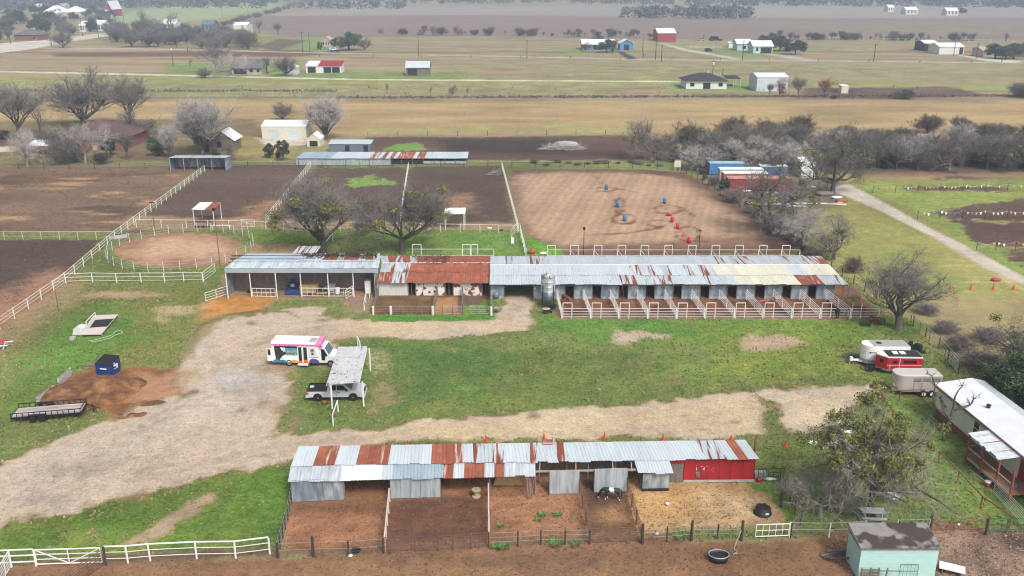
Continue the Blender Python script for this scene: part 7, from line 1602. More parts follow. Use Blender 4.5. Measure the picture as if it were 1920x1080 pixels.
# dead tree before the mobile home
p = G(1769, 826); dt = thing('dead_tree', 'dead dark tree with broken limbs in front of the mobile home', 'tree', tuple(p))
V_ = lambda x, z, y=0.0: (x, y, z)
mb = MB()
for pts in ([V_(0, -.1), V_(.05, .9), V_(.25, 2.2)], [V_(.25, 2.2), V_(.5, 3.2, .2), V_(.45, 4.4, .2), V_(.75, 5.1, .3), V_(.95, 5.5, .2)], [V_(.25, 2.2), V_(-.35, 2.9), V_(-.8, 3.9), V_(-1.0, 4.3)], [V_(.4, 3.0, .2), V_(1.2, 3.4), V_(1.9, 3.7), V_(2.1, 4.3)], [V_(-.35, 2.9), V_(-1.2, 3.4), V_(-1.7, 4.6), V_(-1.6, 5.6), V_(-2.1, 6.6)]):
    for k, (a, b_) in enumerate(zip(pts, pts[1:])): r_ = .2 * .72 ** (k + (0 if pts[0][2] < 0 else 1)); mb.bar(a, b_, r_, 6, r_ * .8, False)
loc('trunk', mb, m_bark, dt)
mb = MB(); rgd = random.Random(77)
for a in ((.95, .2, 5.5), (2.1, 0, 4.3), (-1.0, 0, 4.3), (-2.1, 0, 6.6), (1.9, 0, 3.7), (-1.6, 0, 5.6)):
    for _ in range(6):
        a = Vector(a); e = Vector((rgd.uniform(-.6, .6), rgd.uniform(-.4, .4), rgd.uniform(.1, .9))); mb.bar(a, a + e, .035, 3, .012, False); mb.bar(a + e * .7, a + e * .7 + rvec(rgd) * .5, .015, 3, .006, False)
loc('crown', mb, m_bark, dt)
# deck with awning
P1, P3 = G(1812, 868), G(1867, 917); dd = P3 - P1; da = math.atan2(dd.y, dd.x); LD = dd.length
dk = thing('porch_deck', 'wooden porch deck with red posts and a rusty striped awning roof', 'deck', tuple(P1), da)
WDk = 3.0
nbd = 18
for k in range(nbd): mb = MB(); y = lerp(0, WDk, k / nbd); mb.b2(-.2, y, .62, LD + 2.0, y + WDk / nbd - .018, .67 + .003 * (k % 2)); loc('board', mb, m_deck, dk)
mb = MB(); mb.b2(-.22, -.07, .42, LD + 2.0, -.01, .66); mb.b2(-.27, -.07, .42, -.21, WDk, .66); loc('fascia', mb, m_woodl, dk)
for k, x in enumerate((0, LD * .5, LD, LD + 1.95)):
    y = -.1 if k < 3 else -.1
    mb = MB(); mb.box(x, y - .02, 1.45, .14, .14, 2.9); loc('post', mb, m_rpipe, dk)
mb = MB(); mb.b2(0, -.16, 1.55, LD + 1.9, -.08, 1.65); loc('handrail', mb, m_woodl, dk)
mb = MB(); mb.b2(-.26, 0, 1.55, -.2, 1.4, 1.65); mb.box(-.23, 1.4, 1.1, .1, .1, 1.0); loc('handrail', mb, m_woodl, dk)
for x in (.05, LD * .5, LD): mb = MB(); mb.bar((x, 0, .2), (x, WDk, .2), .05, 4); loc('joist', mb, m_dark, dk)
mi = Matrix.Translation(P1) @ Matrix.Rotation(da, 4, 'Z')
q = lambda x, y, z: mi @ Vector((x, y, z))
sheet_row(dk, q(-.2, -.3, 2.88), q(LD + .1, -.3, 2.88), q(LD + .1, WDk + .1, 3.2), q(-.2, WDk + .1, 3.2), 10, lambda i, t: (m_galv2, m_galvr, m_galvr1)[i % 3], rng)
mb = MB(); mb.lathe([(.29, 0), (.29, .3), (.30, .31), (.30, .58), (.29, .59), (.29, .87), (.26, .88)], 16); solo('barrel', mb, m_bluep, 'blue plastic barrel standing at the foot of the porch', 'barrel', tuple(G(1897, 925)), 0, None, True)
o = thing('drink_cooler', 'round red cooler with white lid beside the porch', 'cooler', tuple(G(1851, 911)))
mb = MB(); mb.lathe([(.22, 0), (.25, .35)], 14); loc('body', mb, m_redp, o, True); mb = MB(); mb.lathe([(.26, .35), (.26, .45), (.1, .5)], 14); loc('lid', mb, m_white, o, True)
for i, (a, b) in enumerate((((1818, 882), (1846, 903)), ((1820, 889), (1828, 891)))): p, q_ = G(*a), G(*b); mb = MB(); mb.bar(p + Vector((0, 0, .06)), q_ + Vector((0, 0, .06)), .07, 4); solo('timber', mb, m_woodl, ('long pale timber lying along the porch on the grass', 'short pale timber offcut beside the porch')[i], 'timber')
# ---------------------------------------------------------------- turquoise shed
yF = G(0, 1085).y; x0_, x1_ = Xat(1607, yF), Xat(1751, yF); zF = Zat(yF, 1027); zB = zF + .35; yB = G(0, 981, zB).y
ts = thing('turquoise_shed', 'pale turquoise plank shed with stained flat roof at the lower right corner', 'shed', (x0_, yF, 0))
m_tq = M('pale turquoise paint', (0.40, 0.63, 0.60), .7, 0, .06, 1.5); m_tar = M('stained tar roof', (0.24, 0.225, 0.22), .9, 0, .15, 1.5, c2=(0.055, 0.042, 0.036), amt=.5, s2=.55, edge=.03)
Wt_, Dt = x1_ - x0_, yB - yF - .1; nb_ = 11
for k in range(nb_): mb = MB(); z = zF * k / nb_; mb.prism([(-.02, z), (-.005, z + zF / nb_ - .012), (.06, z + zF / nb_ - .012), (.06, z)], 0, Wt_, 'x'); loc('plank', mb, m_tq, ts)
kx = (Xat(1571, G(0, 1032).y) - x0_)
mb = MB(); mb.prism([(.06, 0), (Dt, 0), (Dt, zB - .06), (.06, zF - .02)], 0, .06, 'x'); mb.prism([(.06, 0), (Dt, 0), (Dt, zB - .06), (.06, zF - .02)], Wt_ - .06, Wt_, 'x'); mb.b2(.06, Dt - .06, 0, Wt_ - .06, Dt, zB - .06); loc('wall', mb, m_tq, ts)
mb = MB(); mb.slab((-.12, -.14, zF + .04), (Wt_ + .12, -.14, zF + .04), (Wt_ + .12, Dt + .12, zB + .04), (-.12, Dt + .12, zB + .04), .07); loc('roof', mb, m_tar, ts)
mb = MB(); mb.b2(-.14, -.17, zF - .06, Wt_ + .14, -.145, zF + .03); mb.b2(-.15, -.14, zF - .05, -.125, Dt, zF + .05); loc('roof_edge', mb, m_wood, ts)
# pallet, mesh panel and clutter before the turquoise shed
p = G(1610, 1088); o = thing('pallet', 'grey wooden pallet leaning on the turquoise shed', 'pallet', (p.x, p.y - .25, 0))
for k in range(5): mb = MB(); mb.b2(0, -.02, .06 + k * .23, 1.3, .0, .06 + k * .23 + .15); loc('slat', mb, m_wood, o)
for x in (0, .6, 1.2): mb = MB(); mb.b2(x, .0, 0, x + .09, .1, 1.2); loc('bearer', mb, m_wood, o)
p = G(1683, 1085); gate('dark wire panel leaning on the turquoise shed', Vector((p.x, p.y - .12, 0)), Vector((p.x + 1.3, p.y - .12, 0)), 1.3, 3, m_steel, 'm', .015)
p = G(1655, 1090); mb = MB(); mb.bar((0, 0, 0), (.12, .05, 1.25), .06, 4); mb.bar((-1.0, -.05, 1.12), (1.1, -.05, 1.1), .04, 4); solo('wooden_rail', mb, m_wood, 'wooden post with cross rail before the turquoise shed', 'rail', (p.x, p.y - .25, 0))
p = G(1690, 1092); mb = MB(); mb.b2(0, -.6, .0, 2.0, 0, .3); solo('red_box', mb, m_redp, 'red tub cut by the bottom edge before the turquoise shed', 'tub', (p.x - .9, p.y - .3, 0))
p = G(1757, 1068); o = thing('white_bench', 'tilted white board bench at the right end of the turquoise shed', 'bench', (p.x + .1, p.y, 0), R(-25))
for k in range(3): mb = MB(); mb.b2(0, -.5 + k * .32, .45, 1.7, -.5 + k * .32 + .28, .5); loc('board', mb, m_whites, o)
for x in (.2, 1.4): mb = MB(); mb.b2(x, -.4, 0, x + .08, .4, .45); loc('leg', mb, m_wood, o)
for i, (px, py) in enumerate(((1546, 1044), (1551, 1050), (1558, 1040), (1562, 1056))):
    p = G(px, py); mb = MB(); mb.bar((-.3, 0, .12 + .09 * i), (1.7, .5, .15 + .1 * i), .10, 5); solo('log', mb, m_bark if i % 2 else m_wood, 'old log in the pile left of the turquoise shed, %s from the front' % ORD[3 - i], 'log', tuple(p), -.1 * i, 'logs left of the turquoise shed')
# ---------------------------------------------------------------- picnic yard and small things
def picnic(label, px, py, rz, m):
    o = thing('picnic_table', label, 'table', tuple(G(px, py)), rz)
    for k in range(4): mb = MB(); mb.b2(-.95, -.42 + k * .21, .72, .95, -.42 + k * .21 + .19, .77); loc('top_board', mb, m, o)
    for y in (-.85, .62): mb = MB(); mb.b2(-.95, y, .42, .95, y + .25, .47); loc('seat', mb, m, o)
    for x in (-.65, .65): mb = MB(); mb.bar((x, -.7, 0), (x, -.2, .72), .06, 4); mb.bar((x, .7, 0), (x, .2, .72), .06, 4); mb.bar((x, -.8, .4), (x, .8, .4), .05, 4); loc('leg_frame', mb, m, o)
    return o
picnic('grey white picnic table under the mistletoe tree', 1634, 972, -.08, M('worn white wood', (0.46, 0.46, 0.47), .7, 0, .15, 2))
o = thing('satellite_dish', 'white satellite dish on a short stand under the mistletoe tree', 'dish', tuple(G(1672, 945)))
mb = MB(); mb.lathe([(.02, 0), (.3, .04), (.52, .13), (.54, .15), (.5, .12)], 18); mb.v = [tuple(Matrix.Rotation(R(50), 3, 'X') @ Vector(v) + Vector((0, 0, 1.0))) for v in mb.v]; loc('reflector', mb, m_white, o, True)
mb = MB(); mb.bar((0, .05, 0), (0, .05, 1.0), .04, 5); mb.bar((0, -.05, .9), (0, -.5, 1.35), .025, 4); loc('stand', mb, m_gpipe, o)
# white car under the tree
o = thing('parked_car', 'white car almost hidden behind the branches of the mistletoe tree', 'car', tuple(G(1548, 838)), R(-35))
mb = MB(); side_prism(mb, [(0, .35), (4.5, .35), (4.55, .7), (3.9, .88), (3.3, .95), (.1, .95)], 0, 1.75); loc('body', mb, m_bw, o)
mb = MB(); side_prism(mb, [(.3, .94), (3.3, .94), (2.6, 1.48), (.8, 1.5)], .1, 1.65); loc('cabin', mb, m_glass, o)
mb = MB(); mb.slab((.8, .14, 1.53), (2.6, .14, 1.52), (2.6, 1.6, 1.52), (.8, 1.6, 1.53), .03); loc('roof', mb, m_bw, o)
for x in (.85, 3.6):
    for y in (.08, 1.67): wheel(o, x, y, .33, .2)
o = picnic('second white garden table hidden under the mistletoe branches', 1592, 892, .5, m_white)
lump('tarp', 'small white tarp crumpled on the grass in front of the hidden car', 'tarp', 1524, 832, 0, .45, m_whites, (1, .8, .5), 4)
# black tanks
p = G(1430, 962); o = thing('upturned_tank', 'black round stock tank lying upside down in the golden pen', 'tank', tuple(p))
mb = MB(); mb.lathe([(.70, 0), (.72, .08), (.64, .12), (.60, .52), (.53, .58)], 20); loc('shell', mb, m_black, o, True)
mb = MB()
for k in range(6): t = k * 1.047; mb.box(.37 * math.cos(t), .37 * math.sin(t), .59, .3, .2, .07, t)
loc('bottom_rib', mb, m_steel, o); mb = MB(); mb.b2(.05, -.66, .25, .3, -.60, .38); loc('label', mb, m_whites, o)
p = G(1347, 1050); o = thing('stock_tank', 'oval black stock tank with grey rim outside the golden pen', 'trough', tuple(p))
mb = MB(); mb.lathe([(.62, 0), (.70, .5), (.64, .5), (.58, .12), (.02, .10)], 22); mb.v = [(v[0] * 1.1, v[1] * .8, v[2]) for v in mb.v]; loc('shell', mb, m_black, o, True)
mb = MB(); n_ = 22; mb.path([(.75 * math.cos(t * 2 * math.pi / n_), .55 * math.sin(t * 2 * math.pi / n_), .52) for t in range(n_)], .035, 5, True); loc('rim', mb, m_gpipe, o)
mb = MB(); mb.lathe([(.6, .36), (.02, .365)], 22); mb.v = [(v[0] * 1.08, v[1] * .78, v[2]) for v in mb.v]; loc('water', mb, m_glass, o)
mb = MB(); pts = [G(1388, 1015) + Vector((0, 0, 1.0)), G(1382, 1018) + Vector((0, 0, .3)), G(1376, 1030) + Vector((0, 0, .04)), G(1382, 1036) + Vector((0, 0, .05)), G(1374, 1040) + Vector((0, 0, .05)), G(1384, 1038) + Vector((0, 0, .05))]; mb.path(pts, .03, 4); solo('hose', mb, m_gpipe, 'pale hose hanging from the thick post by the stock tank', 'hose')
# cable spool
p = G(893, 931); o = thing('cable_spool', 'wooden cable spool standing in the second near pen', 'spool', tuple(p))
mb = MB(); mb.lathe([(.36, 0), (.36, .08)], 16); mb.lathe([(.16, .08), (.16, .62)], 10); loc('drum', mb, m_woodl, o); mb = MB(); mb.lathe([(.38, .62), (.38, .70)], 16); loc('top_disc', mb, m_woodl, o); mb = MB(); mb.lathe([(.06, .69), (.06, .705)], 8); loc('hub_hole', mb, m_dark, o)
# feed silo
p = G(1027, 575); o = thing('feed_silo', 'galvanised feed silo on black legs before the stall barn', 'silo', tuple(p))
S = Zat(p.y, 512); m_silo = M('silo sheet', (0.40, 0.45, 0.48), .45, .3, .08, 2, stretch=(1, 1, 6)); m_hop = M('silo hopper', (0.17, 0.21, 0.24), .5, .3, .08, 2)
zc0, zc1 = S * .48, S * .90; rs_ = .92
for k in range(3): z0_, z1_ = lerp(zc0, zc1, k / 3), lerp(zc0, zc1, (k + 1) / 3); mb = MB(); mb.lathe([(rs_, z0_), (rs_ + .03, z0_ + .03), (rs_, z0_ + .06), (rs_, z1_)], 24, cap=False); loc('ring', mb, m_silo, o, True)
mb = MB(); mb.lathe([(.5, S * .12), (rs_, zc0)], 24); loc('hopper', mb, m_hop, o, True)
mb = MB(); mb.lathe([(rs_ + .05, zc1), (.30, S * .985), (.28, S * 1.0)], 24); loc('cone_roof', mb, m_galvr, o, True); mb = MB(); mb.lathe([(.3, S), (.3, S + .12), (.1, S + .2)], 14); loc('cap', mb, m_galv, o)
for k in range(4): t = R(45 + 90 * k); mb = MB(); x, y = (rs_ + .03) * math.cos(t), (rs_ + .03) * math.sin(t); mb.bar((x * 1.12, y * 1.12, 0), (x, y, S * .7), .055, 5); loc('leg', mb, m_steel, o)
mb = MB()
for x in (-.42, -.14): mb.bar((x, -rs_ - .08, S * .1), (x, -rs_ - .06, S * .85), .02, 4)
for k in range(12): z = S * (.12 + k * .06); mb.bar((-.42, -rs_ - .07, z), (-.14, -rs_ - .07, z), .015, 4)
loc('ladder', mb, m_steel, o)
# wheelbarrows
def barrow(label, px, py, m, rz, load=None):
    o = thing('wheelbarrow', label, 'wheelbarrow', tuple(G(px, py)), rz); mb = MB(); mb.prism([(-.5, .62), (.5, .62), (.3, .28), (-.3, .28)], -.33, .33, 'y'); loc('tray', mb, m, o)
    mb = MB(); mb.lathe([(.2, -.06), (.2, .06)], 12, (.62, 0, .2), 'y'); loc('wheel', mb, m_black, o)
    mb = MB(); mb.bar((.62, .12, .2), (-1.0, .28, .62), .03, 4); mb.bar((.62, -.12, .2), (-1.0, -.28, .62), .03, 4); mb.bar((-.3, .2, .3), (-.35, .22, 0), .025, 4); mb.bar((-.3, -.2, .3), (-.35, -.22, 0), .025, 4); loc('handle_frame', mb, m_wood, o)
    if load: mb = MB(); mb.lathe([(.45, .60), (.5, .68), (.3, .74)], 8); mb.v = [(v[0] * 1.2, v[1] * .8, v[2]) for v in mb.v]; loc('load_board', mb, load, o)
barrow('wheelbarrow with a pale board across it beside the feed silo', 1024, 588, m_black, .2, m_woodl); barrow('black wheelbarrow parked under the feed silo', 1036, 580, m_black, 2.5); barrow('grey wheelbarrow leaning at the right end of the old stable pens', 931, 585, m_sg, 1.4)
lump('saddle_rack', 'dark bundle of gear standing against the grey wall left of the barn aisle', 'gear', 930, 560, 0, .6, m_hop, (.8, .6, 1.4), 9)
# arena barrels
mbb = MB(); mbb.lathe([(.29, 0), (.29, .28), (.305, .30), (.29, .32), (.29, .56), (.305, .58), (.29, .60), (.29, .86), (.26, .88)], 14); bme = mbb.mesh('barrel', True); bme.materials.append(m_bluep)
for i, (px, py, s) in enumerate(((1137, 355, 'blue barrel at the back of the arena inside a hoof track loop'), (1158, 388, 'blue barrel in the middle of the arena, second of the left three'), (1171, 414, 'blue barrel nearest the camera in the arena'), (1246, 381, 'blue barrel standing alone at the right of the arena'))):
    o = tag(link('barrel', bme, None, None, tuple(G(px, py))), s, 'barrel', 'blue barrels in the arena'); o.scale = (1.15, 1.15, 1.15)
for i, (px, py, s, rx) in enumerate(((1250, 404, 'red barrel lying on its side in the arena', 90), (1260, 416, 'red barrel upright behind the nearer two in the arena', 0), (1270, 428, 'red barrel upright in the middle of the red row', 0), (1292, 455, 'red barrel nearest the barn in the arena', 0))):
    o = link('barrel', bme, None, None, tuple(G(px, py) + Vector((0, 0, .3 if rx else 0)))); tag(o, s, 'barrel', 'red barrels in the arena'); setmat(o, m_redp); o.rotation_euler = (R(rx), 0, 1.2)
def cone_mb(s=1):
    mb = MB(); mb.b2(-.2 * s, -.2 * s, 0, .2 * s, .2 * s, .04 * s); mb.lathe([(.15 * s, .04 * s), (.03 * s, .72 * s)], 10); return mb
cme_ = cone_mb().mesh('traffic_cone'); cme_.materials.append(m_orange)
for px, py, s, sc_ in ((1281, 443, 'red and white striped cone among the red arena barrels', 1.3), (1285, 458, 'tiny orange cone by the last red barrel', .8), (1157, 396, 'low orange cone behind the nearest blue barrel', .9)):
    o = tag(link('traffic_cone', cme_, None, None, tuple(G(px, py))), s, 'cone'); o.scale = (sc_,) * 3
for px, py, s in ((765, 838, 'leftmost orange cone behind the patchwork shed, almost hidden'), (911, 828, 'orange cone behind the patchwork shed, second from the left'), (1020, 824, 'orange cone behind the middle of the patchwork shed roof'), (1133, 822, 'orange cone behind the patchwork shed, fourth from the left'), (1243, 825, 'orange cone behind the right part of the patchwork shed'), (1370, 826, 'orange cone behind the red barn end of the patchwork shed'), (1473, 837, 'orange cone on the grass right of the red barn end')):
    o = tag(link('traffic_cone', cme_, None, None, tuple(G(px, py))), s, 'cone', 'orange cones along the gravel drive'); o.scale = (.95,) * 3
for px, py, s in ((1737, 544, 'orange cone left of the taped row beyond the fence'), (1781, 543, 'second orange cone in the taped row beyond the fence'), (1820, 543, 'third orange cone in the taped row beyond the fence'), (1862, 543, 'fourth orange cone in the taped row beyond the fence'), (1900, 543, 'last orange cone in the taped row beyond the fence')):
    o = tag(link('traffic_cone', cme_, None, None, tuple(G(px, py))), s, 'cone', 'orange cones with white tape'); o.scale = (1.2,) * 3
mb = MB(); mb.path([G(1808, 541) + Vector((0, 0, .95)), G(1905, 541) + Vector((0, 0, .95))], .03, 3); solo('barrier_tape', mb, m_white, 'white tape strung between the orange cones by the gravel lane', 'tape')
for px, py, s, m in ((1867, 527, 'red and white rolled tape on the lane edge', m_redp), (1712, 541, 'white heap of boards beyond the boundary tree', m_whites)): lump('bundle', s, 'bundle', px, py, 0, .6, m, (1.3, .8, .7), 7)
# pennant strings
FC = [M('flag ' + k, c, .7) for k, c in (('white', (.75, .75, .74)), ('blue', (.06, .18, .40)), ('red', (.5, .04, .04)), ('orange', (.6, .16, .05)), ('teal', (.08, .3, .33)), ('yellow', (.6, .42, .06)))]
for i, (a, b, np_, s) in enumerate((((1636, 362), (1930, 357), 7, 'string of coloured pennant flags, farthest of three on the right meadow'), ((1720, 410), (1930, 409), 5, 'string of coloured pennant flags, middle of three on the right meadow'), ((1830, 470), (1940, 468), 3, 'string of coloured pennant flags, nearest of three on the right meadow'))):
    p, q_ = G(*a), G(*b); o = thing('pennant_string', s, 'flags', tuple(p)); rgf = random.Random(i); L_ = (q_ - p).length
    for k in range(np_ + 1): x = lerp(p, q_, k / np_); mb = MB(); mb.bar(x, x + Vector((0, 0, 1.5)), .05, 4); obj('pole', mb, m_steel, o)
    hgt = lambda t: 1.45 - .45 * (1 - (2 * ((t * np_) % 1) - 1) ** 2)
    mb = MB(); mb.path([lerp(p, q_, t / 40) + Vector((0, 0, hgt(t / 40))) for t in range(41)], .015, 3); obj('cord', mb, m_white, o)
    n_ = int(L_ / .75)
    for k in range(n_):
        t = (k + .5) / n_; x = lerp(p, q_, t) + Vector((0, 0, hgt(t))); s_ = rgf.uniform(.13, .24); tw = rgf.uniform(-.2, .2)
        mb = MB(); mb.add([x - Vector((s_, 0, 0)), x + Vector((s_, 0, 0)), x + Vector((rgf.uniform(-.1, .1), tw, -.5))], [(0, 1, 2)]); obj('flag', mb, rgf.choice(FC + FC[:2]), o)
# white sign by the arena corner, rubble and scrap
mb = MB(); mb.b2(-.75, -.05, .9, .75, .05, 2.4); mb.b2(-.6, -.04, 0, -.5, .04, .9); mb.b2(.5, -.04, 0, .6, .04, .9); solo('sign_board', mb, m_housec, 'blank cream sign board at the back right corner of the arena', 'sign', tuple(G(1270, 321)))
def scrap(label, name, cat, px, py, rz, dims, m, group=None, z=0):
    mb = MB(); mb.box(0, 0, dims[2] / 2, *dims); return solo(name, mb, m, label, cat, (*G(px, py)[:2], z), rz, group)
for i, (px, py, w_, rz, m, lab) in enumerate(((1440, 383, 8, -.03, m_whites, 'long white plank lying below the red container, left end'), (1470, 380, 7, .05, m_woodl, 'pale plank beside the blue fallen barrel'), (1530, 382, 8, -.06, m_whites, 'white plank lying right of the dark broken tree'), (1566, 383, 4, -.25, m_white, 'short white plank near the yellow junk'), (1490, 387, 4, -.1, m_white, 'thin white plank nearest the boundary fence'), (1415, 381, 4, -.15, m_woodl, 'pale plank lying by the boundary fence in the scrap yard'))): scrap(lab, 'plank', 'plank', px, py, rz, (w_, .5, .15), m, 'planks in the scrap yard')
for i, (px, py, lab, m, r) in enumerate(((1568, 372, 'white plastic heap by the yellow junk at the lane bend', m_whites, .8), (1578, 378, 'dark rusty scrap heap at the lane bend', m_rust, .9), (1575, 381, 'yellow junk piece at the lane bend', m_by, .5), (1492, 361, 'blue white tarp heap in the scrap yard', M('blue tarp', (.25, .3, .55), .6), .8), (1445, 366, 'grey rubble heap left of the fallen blue barrel', m_concrete, 1.2), (1400, 360, 'pale scrap heap in front of the red container', m_whites, .8), (1520, 352, 'white scrap heap right of the containers', m_whites, .7), (1420, 372, 'brown scrap heap by the boundary fence', m_wood, 1.3), (1470, 372, 'rusty drum heap under the gnarled tree', m_rust, .7), (930, 326, 'heap of grey dead wood at the back of the fourth paddock', m_barkl, 1.0), (1061, 276, 'heap of grey brushwood on the burnt plot', m_twigl, 2.6), (1500, 369, 'olive weed heap in the scrap yard', m_leaf, 1.0), (1545, 366, 'grey brush heap at the foot of the broken tree', m_twig, 1.4))):
    lump('scrap_heap', lab, 'heap', px, py, 0, r, m, (1.4, .8, .5), i + 20)
o = link('barrel', bme, None, None, tuple(G(1469, 380) + Vector((0, 0, .42)))); tag(o, 'blue barrel lying on its side in the scrap yard', 'barrel'); o.rotation_euler = (0, R(90), .2); o.scale = (1.6,) * 3
# brush piles with sticks
def sticks(label, px, py, rx, ry, h, n, m, seed, r=.05, Ln=2.0):
    rg = random.Random(seed); mb = MB()
    for _ in range(n):
        a = rg.uniform(0, 6.28); d = rg.random() ** .6; p = Vector((math.cos(a) * d * rx, math.sin(a) * d * ry, rg.uniform(0, h) * (1 - d)))
        e = Vector((rg.uniform(-1, 1), rg.uniform(-.6, .6), rg.uniform(-.1, .5))).normalized() * Ln * rg.uniform(.4, 1); mb.bar(p, p + e, r, 3, r * .3, False)
    return solo('brush_pile', mb, m, label, 'brush pile', tuple(G(px, py)))
sticks('pile of cut grey branches on the burnt plot', 1058, 279, 5.5, 2.2, 2.0, 420, m_twigl, 4, .05, 2.0)
sticks('pile of pale dead sticks at the back of the fourth paddock', 931, 327, 1.5, 1.0, 1.2, 60, m_barkl, 6, .07, 2.0)
sticks('pile of dry grey sticks beside the white horse trailer', 1598, 672, 1.6, 1.0, .5, 140, m_twig, 7, .02, 1.0)
# red disc harrow by the fence
p = G(1644, 606); o = thing('disc_harrow', 'dark red farm implement parked by the boundary fence', 'implement', tuple(p), R(-18))
mb = MB(); mb.path([(-.9, -.5, .55), (.9, -.5, .55), (.9, .6, .55), (-.9, .6, .55)], .07, 4, True); mb.path([(0, -.5, .55), (0, .6, .55)], .06, 4); mb.bar((-.9, .0, .55), (-1.5, .1, .5), .06, 4); loc('frame', mb, M('dark red paint', (0.14, 0.015, 0.018), .6), o)
for y in (-.35, .4):
    for k in range(6): mb = MB(); mb.lathe([(.03, 0), (.26, .03), (.27, .04)], 12, (-.75 + k * .3, y, .27), 'x'); loc('disc', mb, m_steel, o)
mb = MB(); mb.lathe([(.75, .02), (.72, .06)], 16); solo('rubber_mat', mb, m_steel, 'dark round rubber mat on the grass left of the red implement', 'mat', tuple(G(1622, 609)))
o = thing('garden_tractor', 'small black riding mower by the fence behind the white trailer', 'mower', tuple(G(1714, 655)), R(-25))
mb = MB(); mb.prism([(-.8, .3), (.8, .3), (.8, .6), (.3, .75), (-.2, .5), (-.8, .55)], -.35, .35, 'y'); loc('body', mb, m_steel, o); mb = MB(); mb.box(-.45, 0, .75, .4, .45, .35); loc('seat', mb, m_black, o)
for x in (-.55, .6):
    for y in (-.4, .4): wheel(o, x, y, .26 if x < 0 else .2, .16, m_steel)
for i, (px, py) in enumerate(((1706, 650), (1722, 658), (1730, 661))): mb = MB(); mb.lathe([(.18, 0), (.32, 0), (.34, .1), (.32, .2), (.18, .2)], 14); solo('tyre', mb, m_black, 'old black tyre lying by the fence behind the white trailer, %s from the left' % ORD[i], 'tyre', tuple(G(px, py)), 0, 'old tyres by the fence')
# hay shed contents
p = G(546, 549) + Vector((0, 1.9, 0)); o = thing('tractor', 'dark blue farm tractor with cab and white rear rims inside the hay shed', 'tractor', (p.x, p.y, 0), R(-90 + 8))
m_tb = M('tractor blue', (0.02, 0.06, 0.20), .35, .1, .08, 1)
mb = MB(); mb.prism([(-.2, .75), (1.9, .75), (1.95, 1.2), (1.7, 1.45), (-.2, 1.6)], -.38, .38, 'y'); loc('bonnet', mb, m_tb, o)
mb = MB(); mb.b2(-1.7, -.75, 1.1, -.2, .75, 1.5); mb.b2(-1.6, -.7, 2.35, -.25, .7, 2.5); loc('body', mb, m_tb, o)
mb = MB(); mb.prism([(-1.5, 1.5), (-.3, 1.5), (-.4, 2.35), (-1.5, 2.35)], -.6, .6, 'y'); loc('cab_glass', mb, m_glassb, o)
mb = MB(); mb.box(1.98, 0, 1.1, .04, .5, .4); loc('grille', mb, m_chrome, o)
mb = MB(); mb.bar((-.3, -.55, 1.2), (2.3, -.55, .5), .09, 4); mb.bar((-.3, .55, 1.2), (2.3, .55, .5), .09, 4); mb.b2(2.2, -.95, .1, 2.9, .95, .6); loc('loader', mb, m_tb, o)
for y in (-.85, .85): wheel(o, -1.0, y, .8, .42, m_whites); wheel(o, 1.3, y * .85, .48, .28, m_whites)
p = G(578, 552); o = None
for i, (px, dz_, s) in enumerate(((571, 0, 'lower left'), (588, 0, 'lower right'), (571, .6, 'upper left'), (588, .6, 'upper right'))):
    q_ = G(px, 550); mb = MB(); mb.b2(-.62, 0, 0, .62, 1.1, .58); solo('hay_bale', mb, m_hay, 'yellow hay bale in the hay shed, %s of the stack of four' % s, 'hay bale', (q_.x, q_.y, dz_), rng.uniform(-.04, .04), 'hay bales in the hay shed')
for i, px in enumerate((440, 455, 470)):
    for j in range(3):
        q_ = Vector((Xat(px, yh + 9), yh + 9, 0)); mb = MB(); mb.b2(-.85, 0, 0, .85, 1.2, .72); solo('hay_bale', mb, m_hay, 'brown hay bale stacked at the back left of the hay shed, %s column, %s' % (('left', 'middle', 'right')[i], ('bottom', 'middle', 'top')[j]), 'hay bale', (q_.x, q_.y, j * .73), 0, 'hay bales at the back of the hay shed')
o = thing('riding_mower', 'black and orange riding mower behind the long white gate of the hay shed', 'mower', tuple(G(605, 551)), R(180))
mb = MB(); mb.prism([(-.8, .3), (.8, .3), (.8, .7), (.2, .85), (-.2, .5), (-.8, .6)], -.4, .4, 'y'); loc('body', mb, m_steel, o); mb = MB(); mb.b2(-.4, -.6, .18, .5, .6, .3); loc('deck', mb, m_by, o); mb = MB(); mb.box(-.45, 0, .85, .4, .5, .45); loc('seat', mb, M('brown seat', (.25, .1, .06), .6), o)
for x in (-.55, .65):
    for y in (-.45, .45): wheel(o, x, y, .28 if x < 0 else .2, .2, m_by)
p = G(617, 551); mb = MB(); mb.slab((-.5, 0, .4), (.6, 0, .4), (.9, .9, 1.2), (-.2, .9, 1.2), .05); mb.b2(-.3, .2, 0, .3, .6, .4); solo('tilted_table', mb, m_sg, 'grey tilted table top leaning beside the mower in the hay shed', 'table', tuple(p))
p = G(633, 550); mb = MB(); mb.lathe([(.3, 0), (.34, .4), (.36, .8), (.1, .85)], 12); solo('feed_bin', mb, m_whites, 'round white feed bin in the hay shed', 'bin', tuple(p))
p = G(693, 553); o = thing('refrigerator', 'tall white refrigerator at the right end of the hay shed', 'refrigerator', (p.x - .3, p.y + .6, 0)); mb = MB(); mb.b2(-.4, 0, 0, .4, .7, 1.8); loc('cabinet', mb, m_whites, o); mb = MB(); mb.b2(-.38, -.03, .05, .38, -.003, 1.15); loc('door', mb, m_whites, o); mb = MB(); mb.b2(-.38, -.03, 1.18, .38, -.003, 1.77); loc('door', mb, m_whites, o)
